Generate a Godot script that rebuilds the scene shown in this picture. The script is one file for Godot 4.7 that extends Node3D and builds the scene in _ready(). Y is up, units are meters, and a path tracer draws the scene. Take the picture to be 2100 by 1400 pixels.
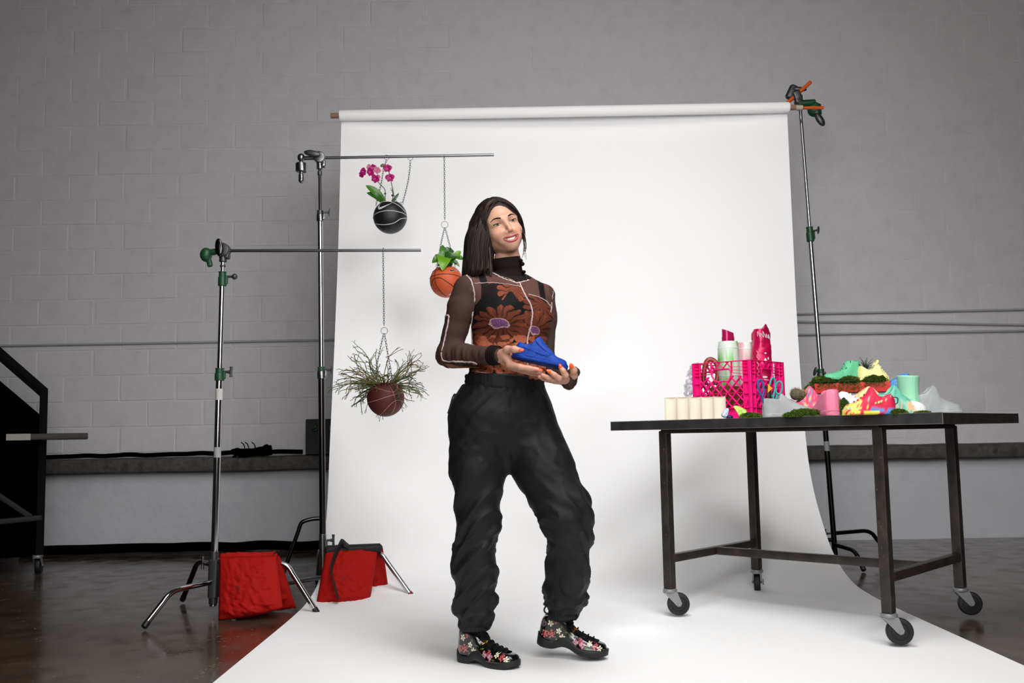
extends Node3D
# A photo studio: a person on a white paper sweep, hanging ball planters, a work table of planters made of cast shoes.

# ------------------------------------------------------------------ mesh building
class MB:
	var V := PackedVector3Array()
	var C := PackedColorArray()
	var UV := PackedVector2Array()
	var I := PackedInt32Array()
	var col := Color(1, 1, 1)
	var use_col := false
	var use_uv := false

	func vert(p: Vector3, uv := Vector2.ZERO) -> int:
		V.push_back(p); C.push_back(col); UV.push_back(uv)
		return V.size() - 1

	func tri(a: int, b: int, c: int) -> void:
		I.push_back(a); I.push_back(b); I.push_back(c)

	func quad(a: int, b: int, c: int, d: int) -> void:
		tri(a, b, c); tri(a, c, d)

	# triangles from `from` on are turned so that the closed shape faces outwards
	func fix(from: int) -> void:
		var vol := 0.0
		var o := V[I[from]] if from < I.size() else Vector3.ZERO
		for k in range(from, I.size(), 3):
			vol += (V[I[k]] - o).dot((V[I[k + 1]] - o).cross(V[I[k + 2]] - o))
		if vol < 0.0:
			for k in range(from, I.size(), 3):
				var t := I[k + 1]
				I[k + 1] = I[k + 2]
				I[k + 2] = t

	# rows of points joined into a skin; each row may be closed; caps fan the first and last row
	func skin(rows: Array, closed := true, cap_a := true, cap_b := true, loop := false) -> void:
		var from := I.size()
		var n: int = rows[0].size()
		var base := V.size()
		for i in rows.size():
			for j in n:
				vert(rows[i][j], Vector2(float(j) / n, float(i) / rows.size()))
		var m := n if closed else n - 1
		var rr := rows.size() if loop else rows.size() - 1
		for i in rr:
			var i2 := (i + 1) % rows.size()
			for j in m:
				var j2 := (j + 1) % n
				quad(base + i * n + j, base + i * n + j2, base + i2 * n + j2, base + i2 * n + j)
		if closed and not loop:
			for e in [0, rows.size() - 1]:
				if (e == 0 and not cap_a) or (e > 0 and not cap_b):
					continue
				var mid := Vector3.ZERO
				for j in n:
					mid += rows[e][j]
				var c := vert(mid / n)
				for j in n:
					if e == 0:
						tri(base + (j + 1) % n, base + j, c)
					else:
						tri(base + e * n + j, base + e * n + (j + 1) % n, c)
		if closed:
			fix(from)

	func box(c: Vector3, s: Vector3, b := 0.0, bs := Basis()) -> void:
		var h := s * 0.5
		b = minf(b, minf(h.x, minf(h.y, h.z)) * 0.9)
		var from := I.size()
		if b <= 0.0:
			for f in 6:
				var ax := f % 3
				var sg := 1.0 if f < 3 else -1.0
				var p: Array = []
				for q in [[-1, -1], [1, -1], [1, 1], [-1, 1]]:
					var w := Vector3.ZERO
					w[ax] = sg * h[ax]; w[(ax + 1) % 3] = q[0] * h[(ax + 1) % 3] * sg; w[(ax + 2) % 3] = q[1] * h[(ax + 2) % 3]
					p.push_back(vert(c + bs * w))
				quad(p[0], p[1], p[2], p[3])
			return
		var id := {}
		for sx in [-1, 1]:
			for sy in [-1, 1]:
				for sz in [-1, 1]:
					for ax in 3:
						var w := Vector3(sx, sy, sz) * (h - Vector3(b, b, b))
						w[ax] = [sx, sy, sz][ax] * h[ax]
						id[[sx, sy, sz, ax]] = vert(c + bs * w)
		for ax in 3:
			var a1 := (ax + 1) % 3
			var a2 := (ax + 2) % 3
			for sg in [-1, 1]:
				var p: Array = []
				for q in [[-1, -1], [1, -1], [1, 1], [-1, 1]]:
					var k := [0, 0, 0, ax]
					k[ax] = sg; k[a1] = q[0]; k[a2] = q[1]
					p.push_back(id[k])
				if sg > 0: quad(p[0], p[1], p[2], p[3])
				else: quad(p[0], p[3], p[2], p[1])
			# edges running along ax
			for q in [[-1, -1], [1, -1], [1, 1], [-1, 1]]:
				var k0 := [0, 0, 0, a1]
				k0[a1] = q[0]; k0[a2] = q[1]
				var e: Array = []
				for z in [[-1, a1], [1, a1], [1, a2], [-1, a2]]:
					var k := k0.duplicate()
					k[ax] = z[0]; k[3] = z[1]
					e.push_back(id[k])
				if q[0] * q[1] > 0: quad(e[0], e[3], e[2], e[1])
				else: quad(e[0], e[1], e[2], e[3])
		for sx in [-1, 1]:
			for sy in [-1, 1]:
				for sz in [-1, 1]:
					var a: int = id[[sx, sy, sz, 0]]
					var b2: int = id[[sx, sy, sz, 1]]
					var c2: int = id[[sx, sy, sz, 2]]
					if sx * sy * sz > 0: tri(a, b2, c2)
					else: tri(a, c2, b2)
		fix(from)

	# tube along a path; r a number or one per point
	func tube(path: Array, r, n := 8, caps := true, loop := false, flat := 1.0, up := Vector3.ZERO) -> void:
		var rows: Array = []
		var m := path.size()
		var side := Vector3.ZERO
		for i in m:
			var a: Vector3 = path[(i - 1 + m) % m] if loop else path[maxi(i - 1, 0)]
			var b: Vector3 = path[(i + 1) % m] if loop else path[mini(i + 1, m - 1)]
			var t := (b - a).normalized()
			if i == 0:
				var ref := up if up != Vector3.ZERO else (Vector3.UP if absf(t.y) < 0.9 else Vector3.RIGHT)
				side = ref.cross(t).normalized()
			elif up != Vector3.ZERO:
				side = up.cross(t).normalized()
			else:
				side = (side - t * side.dot(t)).normalized()
			var other := t.cross(side)
			var rad: float = r if not (r is Array) else r[i]
			var row := PackedVector3Array()
			for j in n:
				var g := TAU * j / n
				row.push_back(path[i] + (side * cos(g) + other * sin(g) * flat) * rad)
			rows.push_back(row)
		skin(rows, true, caps, caps, loop)

	func lathe(prof: Array, n := 16, xf := Transform3D()) -> void:
		var rows: Array = []
		for p in prof:
			var row := PackedVector3Array()
			for j in n:
				var g := TAU * j / n
				row.push_back(xf * Vector3(cos(g) * maxf(p.x, 1e-4), p.y, sin(g) * maxf(p.x, 1e-4)))
			rows.push_back(row)
		skin(rows)

	func cyl(a: Vector3, b: Vector3, r: float, n := 12, ch := 0.0, r2 := -1.0) -> void:
		if r2 < 0.0: r2 = r
		var t := (b - a).normalized()
		var ref := Vector3.UP if absf(t.y) < 0.9 else Vector3.RIGHT
		var s := ref.cross(t).normalized()
		var xf := Transform3D(Basis(s, t, s.cross(t)), a)
		var L := a.distance_to(b)
		if ch > 0.0: lathe([Vector2(r - ch, 0), Vector2(r, ch), Vector2(r2, L - ch), Vector2(r2 - ch, L)], n, xf)
		else: lathe([Vector2(r, 0), Vector2(r2, L)], n, xf)

	func ball(c: Vector3, r: Vector3, bs := Basis(), nu := 12, nv := 8) -> void:
		var rows: Array = []
		for i in nv + 1:
			var th := PI * (0.001 + 0.998 * i / nv)
			var row := PackedVector3Array()
			for j in nu:
				var ph := TAU * j / nu
				row.push_back(c + bs * (r * Vector3(sin(th) * cos(ph), cos(th), sin(th) * sin(ph))))
			rows.push_back(row)
		skin(rows)

	# polygon (any winding) pushed along z from 0 to d
	func slab(poly: PackedVector2Array, d: float, xf := Transform3D()) -> void:
		var from := I.size()
		var n := poly.size()
		var f := V.size()
		for z in [0.0, d]:
			for p in poly:
				vert(xf * Vector3(p.x, p.y, z), p)
		for j in n:
			var j2 := (j + 1) % n
			quad(f + j, f + j2, f + n + j2, f + n + j)
		var t := Geometry2D.triangulate_polygon(poly)
		var area := 0.0
		for j in n:
			area += poly[j].cross(poly[(j + 1) % n])
		for k in range(0, t.size(), 3):
			var a := t[k]
			var b := t[k + 1]
			var c := t[k + 2]
			var ccw := (poly[b] - poly[a]).cross(poly[c] - poly[a]) > 0.0
			if ccw == (area > 0.0):
				tri(f + n + a, f + n + b, f + n + c); tri(f + a, f + c, f + b)
			else:
				tri(f + n + a, f + n + c, f + n + b); tri(f + a, f + b, f + c)
		fix(from)

	# crease < -1: smooth everywhere; else corners sharper than that cosine stay sharp
	func mesh(crease := 0.6) -> ArrayMesh:
		var fn := PackedVector3Array()
		for k in range(0, I.size(), 3):
			fn.push_back((V[I[k + 1]] - V[I[k]]).cross(V[I[k + 2]] - V[I[k]]))
		var ov := PackedVector3Array()
		var on := PackedVector3Array()
		var oc := PackedColorArray()
		var ou := PackedVector2Array()
		var oi := PackedInt32Array()
		if crease < -1.0:
			ov = V; oc = C; ou = UV
			on.resize(V.size())
			for k in range(0, I.size(), 3):
				var f := fn[k / 3]
				on[I[k]] += f; on[I[k + 1]] += f; on[I[k + 2]] += f
				oi.push_back(I[k]); oi.push_back(I[k + 2]); oi.push_back(I[k + 1])
			for k in on.size():
				on[k] = on[k].normalized() if on[k].length_squared() > 0.0 else Vector3.UP
		else:
			var at: Array = []
			at.resize(V.size())
			for k in I.size():
				if at[I[k]] == null: at[I[k]] = PackedInt32Array([k / 3])
				else: at[I[k]].push_back(k / 3)
			var un := PackedVector3Array()
			for f in fn: un.push_back(f.normalized())
			for k in range(0, I.size(), 3):
				for q in [0, 2, 1]:
					var v := I[k + q]
					var s := Vector3.ZERO
					for f in at[v]:
						if un[f].dot(un[k / 3]) >= crease: s += fn[f]
					ov.push_back(V[v]); oc.push_back(C[v]); ou.push_back(UV[v])
					on.push_back(s.normalized() if s.length_squared() > 0.0 else un[k / 3])
					oi.push_back(oi.size())
		var arr: Array = []
		arr.resize(Mesh.ARRAY_MAX)
		arr[Mesh.ARRAY_VERTEX] = ov
		arr[Mesh.ARRAY_NORMAL] = on
		if use_col: arr[Mesh.ARRAY_COLOR] = oc
		if use_uv: arr[Mesh.ARRAY_TEX_UV] = ou
		arr[Mesh.ARRAY_INDEX] = oi
		var m := ArrayMesh.new()
		m.add_surface_from_arrays(Mesh.PRIMITIVE_TRIANGLES, arr)
		return m

var used := {}

func numbered(called: String, parent: Node) -> String:
	var key := "%d/%s" % [parent.get_instance_id(), called]
	var n: int = used.get(key, 0)
	used[key] = n + 1
	return called if n == 0 else "%s_%03d" % [called, n]

func put(m: Mesh, called: String, mat: Material, parent: Node = self) -> MeshInstance3D:
	var o := MeshInstance3D.new()
	o.name = numbered(called, parent)
	o.mesh = m
	o.material_override = mat
	parent.add_child(o, true)
	return o

func obj(called: String, b: MB, mat: Material, parent: Node = self, crease := 0.6) -> MeshInstance3D:
	return put(b.mesh(crease), called, mat, parent)

func thing(called: String, label: String, category: String, at := Vector3.ZERO, turn := 0.0, group := "") -> Node3D:
	var o := Node3D.new()
	o.name = numbered(called, self)
	add_child(o, true)
	o.position = at
	o.rotation.y = turn
	tag(o, label, category, group)
	return o

func tag(o: Node, label: String, category: String, group := "") -> Node:
	o.set_meta("label", label)
	o.set_meta("category", category)
	if group != "": o.set_meta("group", group)
	return o

func struct(o: Node, label := "", category := "") -> Node:
	o.set_meta("kind", "structure")
	if label != "": o.set_meta("label", label)
	if category != "": o.set_meta("category", category)
	return o

# ------------------------------------------------------------------ materials
func lin(r: float, g: float, b: float) -> Color:
	return Color(r, g, b).linear_to_srgb()

func mat(c: Color, rough := 0.6, metal := 0.0, spec := 0.5) -> StandardMaterial3D:
	var m := StandardMaterial3D.new()
	m.albedo_color = c
	m.roughness = rough
	m.metallic = metal
	m.metallic_specular = spec
	return m

func noise(sd: int, freq: float, oct := 4, kind := FastNoiseLite.TYPE_SIMPLEX_SMOOTH) -> FastNoiseLite:
	var n := FastNoiseLite.new()
	n.seed = sd
	n.frequency = freq
	n.noise_type = kind
	n.fractal_octaves = oct
	return n

func ntex(sd: int, freq: float, ramp: Array = [], size := 512, oct := 4, as_normal := false, bump := 8.0) -> NoiseTexture2D:
	var t := NoiseTexture2D.new()
	t.width = size; t.height = size
	t.seamless = true
	t.noise = noise(sd, freq, oct)
	if ramp.size() > 0:
		var g := Gradient.new()
		g.offsets = PackedFloat32Array(ramp[0])
		g.colors = PackedColorArray(ramp[1])
		t.color_ramp = g
	t.as_normal_map = as_normal
	t.bump_strength = bump
	return t

func tri_map(m: StandardMaterial3D, scale: float, world := false) -> StandardMaterial3D:
	m.uv1_triplanar = true
	m.uv1_world_triplanar = world
	m.uv1_scale = Vector3.ONE * scale
	return m

func bumpy(m: StandardMaterial3D, t: Texture2D, cm: float) -> StandardMaterial3D:
	m.heightmap_enabled = true
	m.heightmap_texture = t
	m.heightmap_scale = cm
	return m

func arc(c: Vector3, a: Vector3, b: Vector3, from: float, to: float, n: int) -> Array:
	var out: Array = []
	for k in n + 1:
		var g := lerpf(from, to, float(k) / n)
		out.push_back(c + a * cos(g) + b * sin(g))
	return out

# smooth path through points
func spline(pts: Array, per := 6) -> Array:
	var out: Array = []
	var n := pts.size()
	for i in n - 1:
		var p0: Vector3 = pts[maxi(i - 1, 0)]
		var p1: Vector3 = pts[i]
		var p2: Vector3 = pts[i + 1]
		var p3: Vector3 = pts[mini(i + 2, n - 1)]
		for k in per:
			out.push_back(p1.cubic_interpolate(p2, p0, p3, float(k) / per))
	out.push_back(pts[n - 1])
	return out

func curve_at(pts: Array, x: float) -> float:
	if x <= pts[0].x: return pts[0].y
	for i in range(1, pts.size()):
		if x <= pts[i].x:
			var a: Vector2 = pts[i - 1]
			var b: Vector2 = pts[i]
			return lerpf(a.y, b.y, (x - a.x) / maxf(b.x - a.x, 1e-6))
	return pts[pts.size() - 1].y

func smooth_at(pts: Array, x: float) -> float:
	var n := pts.size()
	if x <= pts[0].x: return pts[0].y
	if x >= pts[n - 1].x: return pts[n - 1].y
	for i in range(1, n):
		if x <= pts[i].x:
			var a: Vector2 = pts[i - 1]
			var b: Vector2 = pts[i]
			var z: Vector2 = pts[maxi(i - 2, 0)]
			var d: Vector2 = pts[mini(i + 1, n - 1)]
			var h := b.x - a.x
			var ma := (b.y - z.y) / maxf(b.x - z.x, 1e-6) * h
			var mb := (d.y - a.y) / maxf(d.x - a.x, 1e-6) * h
			var t := (x - a.x) / h
			var t2 := t * t
			var t3 := t2 * t
			return (2 * t3 - 3 * t2 + 1) * a.y + (t3 - 2 * t2 + t) * ma + (-2 * t3 + 3 * t2) * b.y + (t3 - t2) * mb
	return 0.0

var M := {}
var rng := RandomNumberGenerator.new()

func _ready() -> void:
	rng.seed = 11
	var cam := Camera3D.new()
	cam.name = "camera"
	add_child(cam)
	cam.position = Vector3(0, 0.83, 0)
	cam.basis = Basis(Vector3.RIGHT, atan(193.0 / 2000.0)) * Basis(Vector3.BACK, deg_to_rad(-1.03))
	cam.fov = rad_to_deg(2.0 * atan(700.0 / 2000.0))
	cam.near = 0.05
	cam.current = true
	var we := WorldEnvironment.new()
	we.name = "world"
	var env := Environment.new()
	env.background_mode = Environment.BG_COLOR
	env.background_color = Color(0.1, 0.1, 0.1)
	env.tonemap_mode = Environment.TONE_MAPPER_LINEAR
	env.tonemap_exposure = 0.875
	env.sdfgi_enabled = true
	env.ssao_enabled = true
	env.ssil_enabled = true
	we.environment = env
	add_child(we)
	softbox("large softbox lamp high on the table side in front of the paper", Vector3(1.7, 3.4, 0.1), Vector3(0.3, 1.35, -4.9), 3.0, 25.0, 47.0)
	softbox("softbox lamp behind and just above the camera, outside the frame", Vector3(-0.1, 2.25, 1.3), Vector3(0.4, 1.3, -5.0), 3.0, 27.5, 54.0)
	softbox("overhead softbox lamp hanging above the front of the white paper", Vector3(0.3, 4.9, -2.2), Vector3(0.5, 0.0, -4.2), 2.8, 23.0, 58.0)
	make_materials()
	room()
	wall_fittings()
	backdrop()
	stands()
	sandbags()
	table()
	cart()
	planters()
	table_things()
	person()

func softbox(label: String, at: Vector3, aim: Vector3, size: float, energy: float, cone: float) -> void:
	var t := thing("softbox", label, "studio lamp", Vector3(at.x, 0, at.z))
	t.set_meta("group", "studio softboxes")
	var xf := Transform3D(Basis.looking_at(aim - at, Vector3.UP), Vector3(0, at.y, 0))
	var h := size * 0.5
	var b := MB.new()
	var rows: Array = []
	for k in [[1.02, -0.02], [1.02, 0.03], [0.35, 0.45], [0.12, 0.5]]:
		var row := PackedVector3Array()
		for q in [[-1, -1], [1, -1], [1, 1], [-1, 1]]:
			row.push_back(xf * Vector3(q[0] * h * k[0], q[1] * h * k[0], k[1]))
		rows.push_back(row)
	b.skin(rows, true, false, true)
	obj("shell", b, mat(Color(0.02, 0.02, 0.02), 0.8), t)
	b = MB.new()
	b.box(xf * Vector3(0, 0, 0.0), Vector3(size, size, 0.004), 0.0, xf.basis)
	var gm := mat(Color(0.9, 0.9, 0.9), 0.8)
	gm.emission_enabled = true
	gm.emission = Color(1, 0.98, 0.95)
	gm.emission_energy_multiplier = 2.0
	obj("diffuser", b, gm, t)
	b = MB.new()
	if aim.y < 0.5:
		b.cyl(xf * Vector3(0, 0, 0.5), Vector3(xf.origin.x, 5.32, xf.origin.z + (xf.basis.z * 0.5).z), 0.016)
	else:
		var foot := Vector3(xf.basis.z.x, 0, xf.basis.z.z) * 0.5
		b.cyl(foot, xf * Vector3(0, 0, 0.52), 0.016)
		b.cyl(foot, foot + Vector3(0, 0.03, 0), 0.25)
	obj("pole", b, mat(Color(0.05, 0.05, 0.05), 0.5), t)
	var l := SpotLight3D.new()
	l.name = "softbox_glow"
	l.light_color = Color(0.99, 0.992, 1.0)
	l.light_energy = energy
	l.light_size = size * 0.46
	l.spot_range = 30.0
	l.spot_attenuation = 2.0
	l.spot_angle = cone
	l.spot_angle_attenuation = 1.0
	l.shadow_enabled = true
	t.add_child(l)
	l.transform = Transform3D(xf.basis, xf * Vector3(0, 0, -0.012))

func make_materials() -> void:
	var grey := [[0.0, 1.0], [Color(0.90, 0.90, 0.90), Color(1, 1, 1)]]
	var m := mat(Color(0.85, 0.842, 0.854), 0.55, 0.0, 0.3)
	m.albedo_texture = ntex(3, 0.01, [[0.0, 0.35, 0.65, 1.0], [Color(0.955, 0.955, 0.955), Color(0.985, 0.985, 0.985), Color(1, 1, 1), Color(0.975, 0.975, 0.97)]], 512, 5)
	bumpy(m, ntex(4, 0.02, [], 512, 5), 0.10)
	M.wall = tri_map(m, 0.9, true)
	m = mat(Color(0.80, 0.80, 0.82), 0.6, 0.0, 0.3)
	m.albedo_texture = ntex(5, 0.006, [[0.0, 0.4, 1.0], [Color(0.95, 0.95, 0.96), Color(1, 1, 1), Color(0.98, 0.98, 0.98)]], 512, 5)
	bumpy(m, ntex(6, 0.02, [], 512, 5), 0.25)
	M.plaster = tri_map(m, 0.8, true)
	m = mat(Color(0.32, 0.31, 0.295), 0.75)
	m.albedo_texture = ntex(7, 0.01, [[0.0, 0.5, 1.0], [Color(0.6, 0.58, 0.55), Color(1, 1, 1), Color(0.8, 0.79, 0.77)]], 512, 5)
	bumpy(m, ntex(8, 0.03, [], 512, 5), 0.5)
	M.ledge = tri_map(m, 1.2, true)
	m = mat(Color(1, 1, 1), 1.0, 0.0, 0.5)
	m.albedo_texture = ntex(9, 0.005, [[0.0, 0.35, 0.6, 1.0], [lin(0.036, 0.022, 0.013), lin(0.058, 0.038, 0.024), lin(0.074, 0.051, 0.034), lin(0.042, 0.028, 0.018)]], 1024, 6)
	m.roughness_texture = ntex(10, 0.01, [[0.0, 0.5, 1.0], [Color(0.10, 0.10, 0.10), Color(0.17, 0.17, 0.17), Color(0.30, 0.30, 0.30)]], 1024, 5)
	bumpy(m, ntex(12, 0.004, [], 512, 3), 0.16)
	M.floor = tri_map(m, 0.45, true)
	m = mat(Color(0.955, 0.955, 0.955), 0.75, 0.0, 0.3)
	m.metallic_specular = 0.1
	m.roughness = 1.0
	M.paper = m
	M.chrome = mat(Color(0.74, 0.74, 0.75), 0.14, 1.0)
	M.link = mat(Color(0.40, 0.40, 0.41), 0.35, 1.0)
	M.chrome_dull = mat(Color(0.52, 0.52, 0.53), 0.3, 1.0)
	M.cast = mat(Color(0.33, 0.33, 0.34), 0.42, 0.8)
	M.green = mat(Color(0.085, 0.27, 0.155), 0.42)
	m = mat(Color(1, 1, 1), 0.42, 0.0, 0.5)
	m.albedo_texture = ntex(13, 0.012, [[0.0, 0.45, 0.75, 1.0], [lin(0.010, 0.008, 0.007), lin(0.022, 0.016, 0.013), lin(0.034, 0.024, 0.019), lin(0.06, 0.045, 0.035)]], 512, 5)
	M.steel = tri_map(m, 2.0)
	m = mat(Color(0.17, 0.165, 0.165), 0.5)
	m.albedo_texture = ntex(14, 0.015, [[0.0, 0.7, 1.0], [Color(0.7, 0.7, 0.7), Color(1, 1, 1), Color(1.0, 0.98, 0.95)]], 512, 5)
	M.top = tri_map(m, 1.5)
	M.alu = mat(Color(0.55, 0.55, 0.55), 0.4, 0.9)
	M.rubber = mat(Color(0.05, 0.05, 0.052), 0.6)
	M.fork = mat(Color(0.55, 0.56, 0.56), 0.45, 0.5)
	M.black = mat(Color(0.025, 0.025, 0.026), 0.7)
	M.void = mat(Color(0.004, 0.004, 0.004), 0.95, 0.0, 0.05)
	m = mat(Color(0.62, 0.05, 0.02), 0.75, 0.0, 0.3)
	bumpy(m, ntex(15, 0.2, [], 256, 2), 0.08)
	M.red = tri_map(m, 6.0)
	M.orange = mat(Color(0.86, 0.37, 0.13), 0.5)
	M.conduit = mat(Color(0.70, 0.695, 0.705), 0.5, 0.0, 0.3)

func room() -> void:
	var b := MB.new()
	b.box(Vector3(0.3, -0.1, -2.4), Vector3(12.4, 0.2, 10.8))
	var fl := obj("floor", b, M.floor)
	struct(fl, "dark brown polished concrete floor", "floor")
	# specks and hairline scratches worn into the polish
	b = MB.new()
	var wr := RandomNumberGenerator.new()
	wr.seed = 21
	for k in 520:
		var x := wr.randf_range(-3.2, -1.05) if k % 3 else wr.randf_range(1.8, 4.2)
		var z := wr.randf_range(-7.2, -3.0)
		if k % 7 == 0:
			var a := wr.randf_range(0, PI)
			b.box(Vector3(x, 0.0, z), Vector3(wr.randf_range(0.03, 0.16), 0.0008, wr.randf_range(0.0008, 0.0016)), 0.0, Basis(Vector3.UP, a))
		else:
			var q := wr.randf_range(0.0015, 0.005)
			b.cyl(Vector3(x, -0.001, z), Vector3(x, 0.0004, z), q, 6)
	for k in 46:   # a scuffed patch beside the shorter stand
		var c := Vector3(-1.27 + wr.randfn() * 0.06, 0, -4.18 + wr.randfn() * 0.10) if k % 2 else Vector3(-1.13 + wr.randfn() * 0.012, 0, -3.62 + wr.randfn() * 0.12)
		b.box(c, Vector3(wr.randf_range(0.004, 0.016), 0.0008, wr.randf_range(0.002, 0.005)), 0.0, Basis(Vector3.UP, wr.randf() * PI))
	obj("scuff_marks", b, mat(Color(0.46, 0.41, 0.36), 0.6), fl).set_meta("kind", "stuff")
	b = MB.new()
	b.box(Vector3(0.3, 5.4, -2.4), Vector3(12.4, 0.2, 10.8))
	struct(obj("ceiling", b, mat(Color(0.16, 0.16, 0.16), 0.9)), "dark studio ceiling", "ceiling")
	var side := mat(Color(0.34, 0.34, 0.34), 0.8)
	for w in [["wall_left", Vector3(-5.8, 2.65, -2.4), Vector3(0.2, 5.3, 10.4)], ["wall_right", Vector3(6.4, 2.65, -2.4), Vector3(0.2, 5.3, 10.4)], ["wall_front", Vector3(0.3, 2.65, 2.9), Vector3(12.4, 5.3, 0.2)]]:
		b = MB.new()
		b.box(w[1], w[2])
		struct(obj(w[0], b, side), "plain dark studio wall", "wall")
	# the far wall: painted blocks above a concrete ledge, plaster below
	b = MB.new()
	b.box(Vector3(0.3, 2.65, -7.70), Vector3(12.4, 5.3, 0.2))
	var wall := obj("wall_back", b, M.wall)
	struct(wall, "grey painted concrete block wall", "wall")
	b = MB.new()
	b.box(Vector3(0.3, 0.325, -7.57), Vector3(12.0, 0.65, 0.2), 0.0)
	struct(obj("wall_plaster", b, M.plaster, wall), "smooth grey plaster below the ledge", "")
	wall.get_node("wall_plaster").remove_meta("category")
	var W := 0.4345
	var variants: Array = []
	for k in 4:
		b = MB.new()
		b.box(Vector3.ZERO, Vector3(W - 0.009, 0.193, 0.06), 0.006)
		variants.push_back(b.mesh())
	var rest := MB.new()
	for r in 24:
		var y := 0.85 + 0.2 * r
		var off := -3.495 + (W * 0.5 if r % 2 == 1 else 0.0)
		for c in range(-6, 23):
			var x := off + c * W + W * 0.5 + rng.randf_range(-0.006, 0.006)
			if x < -5.5 or x > 6.1: continue
			var zz := -7.6265 + rng.randf_range(-0.001, 0.001) + (0.0012 if x < -0.5 else -0.0008)
			var inside := absf(x) < 4.45 and y < 4.5
			var behind := x > -1.15 and x < 2.0 and y < 3.3
			if inside and not behind:
				var o := put(variants[(r * 7 + c + 60) % 4], "concrete_block", M.wall, wall)
				o.position = Vector3(x, y + rng.randf_range(-0.003, 0.003), zz)
				o.rotation.y = rng.randf_range(-0.004, 0.004)
				o.rotation.z = rng.randf_range(-0.003, 0.003)
			else:
				rest.box(Vector3(x, y, zz), Vector3(W - 0.007, 0.1935, 0.06), 0.007)
	var ro := obj("concrete_blocks", rest, M.wall, wall)
	ro.set_meta("kind", "stuff")
	# ledge: a rough concrete beam, slightly uneven
	b = MB.new()
	var rows: Array = []
	for k in 61:
		var x := -5.7 + 12.0 * k / 60.0
		var j := rng.randf_range(-0.004, 0.004)
		var pr := PackedVector3Array()
		for q in [[-7.60, 0.60], [-7.38, 0.60], [-7.365, 0.615], [-7.362, 0.69], [-7.375, 0.705], [-7.60, 0.71]]:
			pr.push_back(Vector3(x, q[1] + j, q[0] + rng.randf_range(-0.003, 0.003)))
		rows.push_back(pr)
	b.skin(rows)
	struct(obj("trim_1", b, M.ledge), "rough dark concrete ledge along the grey wall", "ledge")

func wavy(a: Vector3, c: Vector3, n: int, amp: float, sd: int) -> Array:
	var out: Array = []
	var nz := noise(sd, 0.9, 2)
	for k in n + 1:
		var p := a.lerp(c, float(k) / n)
		out.push_back(p + Vector3(0, absf(nz.get_noise_1d(k * 1.3)) * amp, nz.get_noise_1d(k * 1.1 + 50.0) * amp * 0.6))
	return out

func wall_fittings() -> void:
	# thin conduits painted over with the wall
	for q in [["thin horizontal conduit pipe on the grey wall left of the white paper", [Vector3(-5.6, 1.60, -7.575), Vector3(-1.0, 1.60, -7.575)]],
			["upper horizontal conduit pipe on the grey wall right of the white paper", [Vector3(1.6, 1.735, -7.575), Vector3(6.2, 1.745, -7.575)]],
			["slanting conduit pipe crossing the grey wall between two level ones", [Vector3(1.6, 1.69, -7.575), Vector3(2.9, 1.66, -7.575), Vector3(4.4, 1.603, -7.575), Vector3(6.2, 1.600, -7.575)]],
			["lowest horizontal conduit pipe on the grey wall right of the white paper", [Vector3(1.6, 1.575, -7.575), Vector3(6.2, 1.572, -7.575)]]]:
		var b := MB.new()
		b.tube(q[1], 0.0085, 8)
		tag(obj("conduit", b, M.conduit), q[0], "pipe", "")
	for q in [["dark cable lying loosely along the concrete ledge", Vector3(-3.6, 0.729, -7.515), Vector3(-1.62, 0.729, -7.515), 0.017, 0.02, 5], ["thick dark hose lying on the floor along the plaster wall", Vector3(-3.7, 0.036, -7.40), Vector3(-0.8, 0.036, -7.40), 0.034, 0.03, 8]]:
		var b := MB.new()
		b.tube(spline(wavy(q[1], q[2], 18, q[4], q[5]), 3), q[3], 8)
		tag(obj("cable", b, M.void), q[0], "cable", "")
	# a crumpled dark bundle on the ledge
	var t := thing("cable_bundle", "small heap of black cable coiled on the ledge", "cable", Vector3(-1.98, 0.712, -7.42))
	var b := MB.new()
	for k in 9:
		var a := rng.randf_range(0.10, 0.155)
		var hh := 0.008 + 0.006 * k
		var ring: Array = []
		for j in 18:
			var g := TAU * j / 18.0
			ring.push_back(Vector3(cos(g) * a + rng.randf_range(-0.01, 0.01), hh + 0.012 * sin(g * 2 + k) + 0.012 * cos(g), sin(g) * 0.045))
		b.tube(ring, 0.0085, 6, false, true)
	obj("coil", b, M.void, t)
	b = MB.new()
	for s in [-0.05, -0.02, 0.03]:
		b.tube([Vector3(s, 0.06, 0.02), Vector3(s - 0.01, 0.09, 0.02), Vector3(s - 0.03, 0.105, 0.02)], 0.004, 6)
	obj("cable_end", b, M.void, t)
	# dark panel box with two knobs
	t = thing("control_box", "dark grey box with a green and a tan knob standing on the ledge", "box", Vector3(-1.455, 0.712, -7.47))
	b = MB.new()
	b.box(Vector3(0.06, 0.135, 0), Vector3(0.36, 0.27, 0.12), 0.006)
	obj("body", b, mat(Color(0.07, 0.07, 0.07), 0.6), t)
	b = MB.new()
	b.box(Vector3(0.06, 0.06, 0.062), Vector3(0.34, 0.11, 0.004), 0.001)
	obj("lower_panel", b, mat(Color(0.10, 0.09, 0.085), 0.6), t)
	for k in [[-0.045, Color(0.03, 0.2, 0.1)], [0.085, Color(0.45, 0.36, 0.26)]]:
		b = MB.new()
		b.cyl(Vector3(k[0], 0.20, 0.06), Vector3(k[0], 0.20, 0.085), 0.024, 14, 0.003)
		b.box(Vector3(k[0], 0.20, 0.092), Vector3(0.04, 0.012, 0.018), 0.003, Basis(Vector3.BACK, 0.5))
		obj("knob", b, mat(k[1], 0.5), t)

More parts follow.
